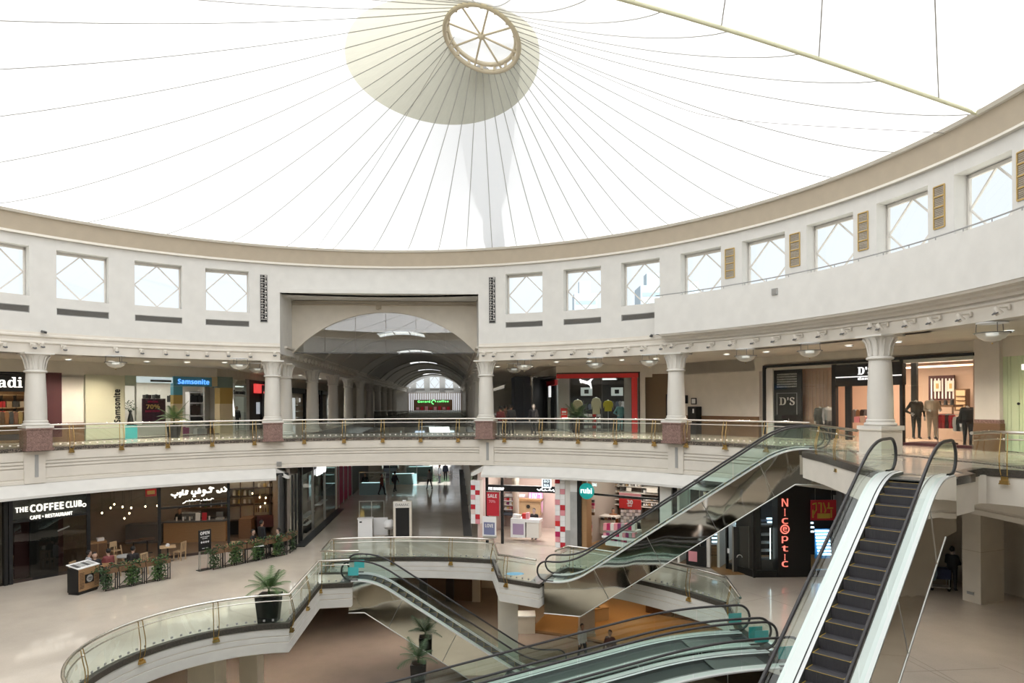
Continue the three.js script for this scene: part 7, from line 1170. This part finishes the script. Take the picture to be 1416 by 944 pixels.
// ---------------------------------------------------------------- lower arcade
{
  const Lf = new Front(cor(19.6, -4.7), cor(60, -4.7)), Rt = new Front(cor(60, 5.1), cor(20.4, 5.1));
  const lw = structGroup('wall_arcade_low', 'glazed shop walls along the lower arcade', 'wall');
  mesh('back_wall', put(box(40, 4.4, .1), ...Lf.at(24.4, 2.2, -3).toArray(), 0, Lf.ry), M.creamWarm, lw); mesh('back_wall', put(box(40, 4.4, .1), ...Rt.at(20, 2.2, -2.6).toArray(), 0, Rt.ry), M.creamWarm, lw);
  mesh('shop_ceiling', put(box(40, .1, 3.2), ...Lf.at(24.4, 4.3, -1.5).toArray(), 0, Lf.ry), M.white, lw); mesh('shop_ceiling', put(box(40, .1, 3.2), ...Rt.at(20, 4.3, -1.5).toArray(), 0, Rt.ry), M.ceiling, lw);
  const t = frontThing(Lf, 'storefront', 'pale glass shoe shop front with white lettering in the lower arcade', 'shop front');
  for (const [a, b] of [[1.2, 4.2], [4.3, 8], [8.1, 12.5]]) mesh('glass_pane', put(prep(new THREE.PlaneGeometry(b - a, 3.6)), (a + b) / 2, 2.1, 0), M.shopGlass, t);
  for (const x of [1.2, 4.25, 8.05, 12.5]) mesh('mullion', box(.14, 4.2, .14, x, 2.1, 0), x > 12 ? M.offWhite : M.steel, t); mesh('header', box(12, .5, .1, 6.6, 4.0, 0), M.blackMat, t); mesh('pale_panel', [box(3.2, 3.2, .08, 5.6, 2.2, -1), box(3, 3.2, .08, 10.2, 2.2, -1)], std(.44, .47, .42, .5), t); mesh('shelf', [box(2.6, .06, .4, 5.6, .8, -.6), box(2.6, .06, .4, 10, .9, -.6)], M.white, t);
  textOn(Lf, t, 'sign_lettering', 'ALDO', fontB, [437, 641, 449, 655], .1, glow(1, 1, 1, 1.5), .1); ceilingPanel('cool light panel of the shoe shop in the lower arcade', Lf.at(6.5, 4.2, -1.4), Lf.ry, 8, 1.2, [.95, 1, .95], 3.5);
  const bk = frontThing(Lf, 'storefront', 'black framed corner bay between cafe and shoe shop', 'shop front'); for (const x of [-.9, -.2, .6, 1.1]) mesh('mullion', box(.1, 4, .1, x, 2, 0), M.black, bk); mesh('dark_panel', box(2.2, 4, .08, .1, 2, -.7), M.darkGrey, bk); mesh('stone_margin', box(13, .06, .5, 6, .03, .3), M.black, bk);
  const bn = Lf.group('display_bench', 'dark display bench with shoes inside the shoe shop', 'bench', 4.2, 0, -.4); mesh('top', box(1.6, .06, .5, 0, .5, 0), M.white, bn); mesh('base', box(1.4, .48, .4, 0, .24, 0), M.black, bn); for (let i = 0; i < 3; i++) { const s = mesh('display_shoe', merge([box(.1, .06, .26, 0, .03, 0), box(.09, .1, .12, 0, .08, -.06)]), M.black); s.position.copy(Lf.at(3.7 + i * .45, .53, -.4)); tag(s, 'black shoe on the display bench of the shoe shop', 'shoe', 'shoes on the display bench'); }
  const mg = frontThing(Lf, 'storefront', 'deep pink glazed shop front beyond the shoe shop', 'shop front'); mesh('pink_panel', box(7, 4.0, .1, 16.4, 2.1, -.1), M.magenta, mg); mesh('pink_light', box(6.4, .1, .1, 16.4, 3.8, .05), glow(.8, .1, .3, .9), mg); for (const x of [13.4, 15.6, 17.8, 19.8]) mesh('mullion', box(.08, 4, .08, x, 2, .02), M.steel, mg);
  const bl = frontThing(Lf, 'storefront', 'black shop front with a glowing gold panel beyond the pink one', 'shop front'); mesh('black_panel', box(11, 4.2, .1, 25.5, 2.1, -.05), M.black, bl); mesh('gold_light_panel', box(3.2, 1.5, .08, 25.5, 3.1, .04), glow(.75, .45, .1, 1.1), bl);
  // right side, dim glazing
  const r1 = frontThing(Rt, 'storefront', 'dim mirrored shop glazing opposite the shoe shop in the lower arcade', 'shop front'); for (let i = 0; i < 6; i++) { mesh('glass_pane', put(prep(new THREE.PlaneGeometry(5.6, 3.9)), 6 + i * 6, 2, 0), M.smokeGlass, r1); mesh('mullion', box(.16, 4.2, .16, 3.1 + i * 6, 2.1, 0), M.steel, r1); } mesh('stone_margin', box(39, .04, .5, 19.5, .02, .3), M.darkGrey, r1); ceilingPanel('warm light panel opposite the shoe shop in the lower arcade', Rt.at(30, 4.2, -1.3), Rt.ry, 8, 1, [1, .85, .8], 1.6);
  goods(Rt, 'hanging_garment', 'red and white garment behind the mirrored arcade glazing', 'clothes', 'garments behind the mirrored glazing', cellsOf(648, 672, 662, 716, 2, 3, .9, .9), -.8, .2, [M.red, M.offWhite, M.pink], jacketGeo);
  // far end of the lower arcade: lit stair, kiosks, glazing
  const st = thing('lit_escalator', 'bluish lit escalator far back in the lower arcade', 'escalator', cor(60, -5.6 + 2.2, 0), COR_RY); for (let i = 0; i < 12; i++) mesh('step', box(1.5, .3, .4, 0, .15 + i * .3, -i * .42), i % 2 ? M.blueGrey : std(.55, .64, .78, .4), st); for (const s of [-1, 1]) mesh('balustrade', put(prep(new THREE.BoxGeometry(.08, .9, 6.2)), s * .9, 2.3, -2.4, .62), M.railGlass, st);
  const kio = (label, u, v, w, h) => { const g = thing('glass_kiosk', label, 'kiosk', cor(u, v, 0), COR_RY); mesh('counter', box(w, 1, .6, 0, .5, 0), std(.22, .34, .34, .3), g); for (const x of [-w / 2, w / 2]) mesh('post', box(.06, h, .06, x, h / 2, .2), M.steel, g); mesh('glass_screen', put(prep(new THREE.PlaneGeometry(w, h - 1)), 0, 1 + (h - 1) / 2, .25), M.glass, g); mesh('top_rail', box(w, .06, .3, 0, h, .1), M.steel, g); mesh('light_strip', box(w * .8, .05, .05, 0, 1.05, .3), glow(.6, .95, .95, 1.2), g); };
  kio('teal lit glass kiosk in the middle of the lower arcade', 47, -.9, 2.6, 2.2); kio('teal lit glass kiosk behind the first one', 54, .3, 2.8, 2.2); kio('low glass kiosk beside the lit escalator', 40, -3.0, 2.2, 1.9);
  const fw = structGroup('wall_far', 'bright glazed wall far back in the lower arcade', 'wall'); mesh('glazing', put(box(9.5, 3.6, .1), ...cor(100, 0, 2).toArray(), 0, COR_RY), M.offWhite, fw); mesh('light_panel', put(box(3.2, 2.6, .06), ...cor(99.8, 2.4, 1.6).toArray(), 0, COR_RY), glow(.8, .88, .95, 1.3), fw); mesh('light_panel', put(box(1.6, .6, .06), ...cor(99.8, -2.0, 2.6).toArray(), 0, COR_RY), glow(.7, .8, 1, 1.2), fw);
  [[505, 683, 'walker in black beside the lit escalator', [.01, .01, .012], 'walk'], [528, 684, 'walker in a dark red coat before the lit escalator', [.12, .03, .02], 'walk'], [546, 680, 'walker in a black coat by the teal kiosk', [.015, .015, .02], 'walk'], [594, 676, 'walker in black trousers and grey top on the shiny arcade floor', [.2, .2, .2], 'walk'], [608, 668, 'far walker in grey by the bright far wall of the lower arcade', [.12, .12, .12], 'stand'], [616, 664, 'far walker in dark blue by the bright far wall of the lower arcade', [.04, .05, .09], 'stand']].forEach(([x, y, l, c, pose], i) => person(l, flr(x, y, 0), i * 1.3, { top: c, pose, h: 1.78 }));
  // information desk, chair and advertising tower at the mouth
  { const p = flr(505, 743, 0), g = thing('information_desk', 'white information desk with a low return at the arcade mouth', 'desk', p, COR_RY + .05); mesh('front_block', box(.82, 1.08, .5, 0, .54, -.2), M.white, g); mesh('return', box(.85, 1.02, .1, .85, .51, -.75), M.white, g); mesh('top', box(.9, .04, .56, 0, 1.1, -.2), M.white, g); mesh('emblem', box(.14, .08, .01, -.25, .92, .056), M.black, g);
    const c = thing('swivel_chair', 'white shell swivel chair beside the information desk', 'chair', flr(538, 742, 0), .6); mesh('seat', put(lathe([[0, .45], [.2, .46], [.27, .52]], 18), 0, 0, 0), M.white, c); mesh('back', put(prep(new THREE.SphereGeometry(.34, 16, 10, 0, Math.PI, .4, 1.5)), 0, .72, -.04), M.white, c); mesh('stem', cylg(.03, .03, .4, 0, .06, 0, 8), M.black, c); for (let i = 0; i < 5; i++) mesh('foot', bar([0, .06, 0], [.26 * Math.cos(i * 1.257), .03, .26 * Math.sin(i * 1.257)], .03), M.black, c);
    const a = thing('advertising_tower', 'pale framed advertising tower with a black screen and dark lettering', 'display', flr(557, 744, 0), COR_RY); mesh('frame', [box(.14, 2.1, .3, -.46, 1.05, 0), box(.14, 2.1, .3, .46, 1.05, 0), box(1.06, .14, .3, 0, .07, 0), box(1.06, .36, .3, 0, 1.97, 0)], M.creamWarm, a); mesh('header', box(1.04, .34, .02, 0, 1.97, .16), M.offWhite, a); mesh('screen', box(.8, 1.66, .06, 0, .96, .1), M.black, a); mesh('lettering', put(text('DAMAC', fontR, .78, .14, .01), -.39, 1.9, .17), M.darkGrey, a); mesh('top_ornament', box(.2, .08, .1, .1, 2.18, 0), M.white, a);
    const gl = thing('glass_partition', 'free standing glass partition behind the information desk', 'partition', flr(514, 722, 0), COR_RY); for (const x of [-.8, 0, .8]) mesh('post', box(.05, 1.4, .05, x, .7, 0), M.steel, gl); for (const x of [-.4, .4]) mesh('pane', put(prep(new THREE.PlaneGeometry(.74, 1.2)), x, .7, 0), M.glass, gl); mesh('rail', box(1.65, .05, .05, 0, 1.4, 0), M.steel, gl); }
}
// ---------------------------------------------------------------- lowest floor
{
  const pil = (x, y, z, w, label) => { const g = structGroup('wall_pillar', label, 'pillar'); mesh('shaft', box(w, -L0 - .95, w, x, (L0 - .98) / 2, z), M.creamWarm, g); mesh('plinth', box(w + .08, .2, w + .08, x, L0 + .1, z), M.band, g); };
  pil(-11.5, 0, -25, 1.0, 'cream pillar under the rounded cafe floor'); pil(-10.7, 0, -27.2, .72, 'slim cream pillar under the cafe floor'); pil(-.25, 0, -31.9, .95, 'cream pillar under the landing of the mirror-clad escalator'); pil(3.9, 0, -35.5, .8, 'pillar beside the orange floored shop'); pil(9.2, 0, -27.0, 1.1, 'cream pillar under the edge of the opening by the black bay shop'); pil(9.8, 0, -21.2, 1.0, 'cream pillar beyond the moving walks');
  const az0 = 19.5, az1 = 48; const sh = structGroup('floor', 'warm orange timber floor of the lowest shop', 'floor'); mesh('timber_floor', ringSweep(rect(19.5, 26.8, L0, L0 + .03), az0, az1), M.orangeFloor, sh); mesh('floor_edge', ringSweep(rect(19.2, 19.5, L0, L0 + .06), az0, az1), M.woodDark, sh);
  for (const [a, r] of [[25, 23], [33, 23], [41, 23]]) ceilingPanel('warm ceiling panel over the orange timber floor', pol(a, r, -1.08), -a * D2R, 2.6, 1.4, [1, .75, .45], 5, 'warm panels of the lowest shop');
  for (const [x, y, w, h, m, l] of [[710, 868, .5, 1.1, M.darkGrey, 'dark waste bin beside the pillar on the lowest floor'], [728, 872, .9, .9, M.creamWarm, 'pale display plinth on the orange floor']]) { const p = flr(x, y, L0), t = thing(h > 1 ? 'waste_bin' : 'display_plinth', l, h > 1 ? 'bin' : 'plinth', p); mesh('body', [boxOn(w, h, w)], m, t); mesh('lid', boxOn(w * 1.08, .06, w * 1.08, 0, h, 0), h > 1 ? M.steel : M.white, t); }
  for (const [x, y] of [[812, 862], [822, 858], [832, 856]]) { const p = flr(x, y, L0), t = thing('display_crate', 'wooden display crate on the orange floor', 'crate', p, .3, 'crates on the orange floor'); mesh('body', boxOn(.6, .7, .6), M.woodPale, t); mesh('lid', boxOn(.64, .05, .64, 0, .7, 0), M.wood, t); }
  for (let i = 0; i < 3; i++) { const p = pol(34 + i * 4, 25, L0), t = thing('wall_rack', 'wall rack with pale goods at the back of the orange floored shop', 'rack', p, -(34 + i * 4) * D2R, 'racks of the lowest shop'); mesh('frame', [boxOn(1.6, 2.2, .1, 0, 0, -.2)], M.woodDark, t); for (let k = 0; k < 3; k++) mesh('board', box(1.5, .05, .4, 0, .6 + k * .6, 0), M.wood, t); for (let k = 0; k < 6; k++) mesh('goods_box', box(.18, .25, .2, -.6 + k * .24, .75 + (k % 3) * .6, 0), [M.redBright, M.white, M.woodPale][k % 3], t); }
  const dw = structGroup('wall_timber', 'dark timber panel wall on the lowest floor', 'wall'); mesh('panel', ringSweep(rect(24, 24.2, L0, -1), -14, 9, 4), M.woodDark, dw); for (const a of [-6, 0, 4, 8]) mesh('batten', put(box(.5, 3.4, .12), ...pol(a, 23.9, L0 / 2 - .6).toArray(), 0, -a * D2R), a === 8 ? M.creamWarm : M.darkBrown, dw);
  person('shopper in a white top walking on the lowest floor', new V3(3.3, L0, -31.9), .4, { top: [.6, .6, .6], pose: 'walk' }); person('shopper in dark red walking on the lowest floor', new V3(4.5, L0, -31.0), -.5, { top: [.1, .03, .02], pose: 'walk' });
  palm('potted_palm', 'short palm in a tall black planter on the lowest floor before the escalator', [-3.95, L0 + .005, -27.6], { potH: 1.62, potR: .3, len: .95, fronds: 13, mat: M.leafDark, trunk: .18 });
  for (const [x, z] of [[-9.5, -33], [-6, -34.5], [-3, -34.5], [0, -35], [7, -32], [10, -27], [11, -22], [-13, -30], [-14, -26], [-15, -21], [-15, -16], [11, -17], [-12, -22], [-10, -29.5]]) downlight(new V3(x, -1.03, z), 'round recessed downlight under the cafe floor slab', 'downlights of the lowest floor', 30);
  for (const [x, z] of [[13, -24], [15, -21.5], [16, -17]]) downlight(new V3(x, 4.3, z), 'round recessed downlight under the gallery near the stone pillar', 'downlights near the stone pillar', 12);
}
// stickers on floor and glass
{
  const s = flr(712, 793, .004); tag(mesh('floor_sticker', put(prep(new THREE.CylinderGeometry(.28, .28, .006, 20)), s.x, .004, s.z, 0, 0, 0, [1.5, 1, 1]), M.blueSticker), 'blue oval floor sticker at the foot of the mirror-clad escalator', 'sticker');
}
renderer.render(scene, camera);
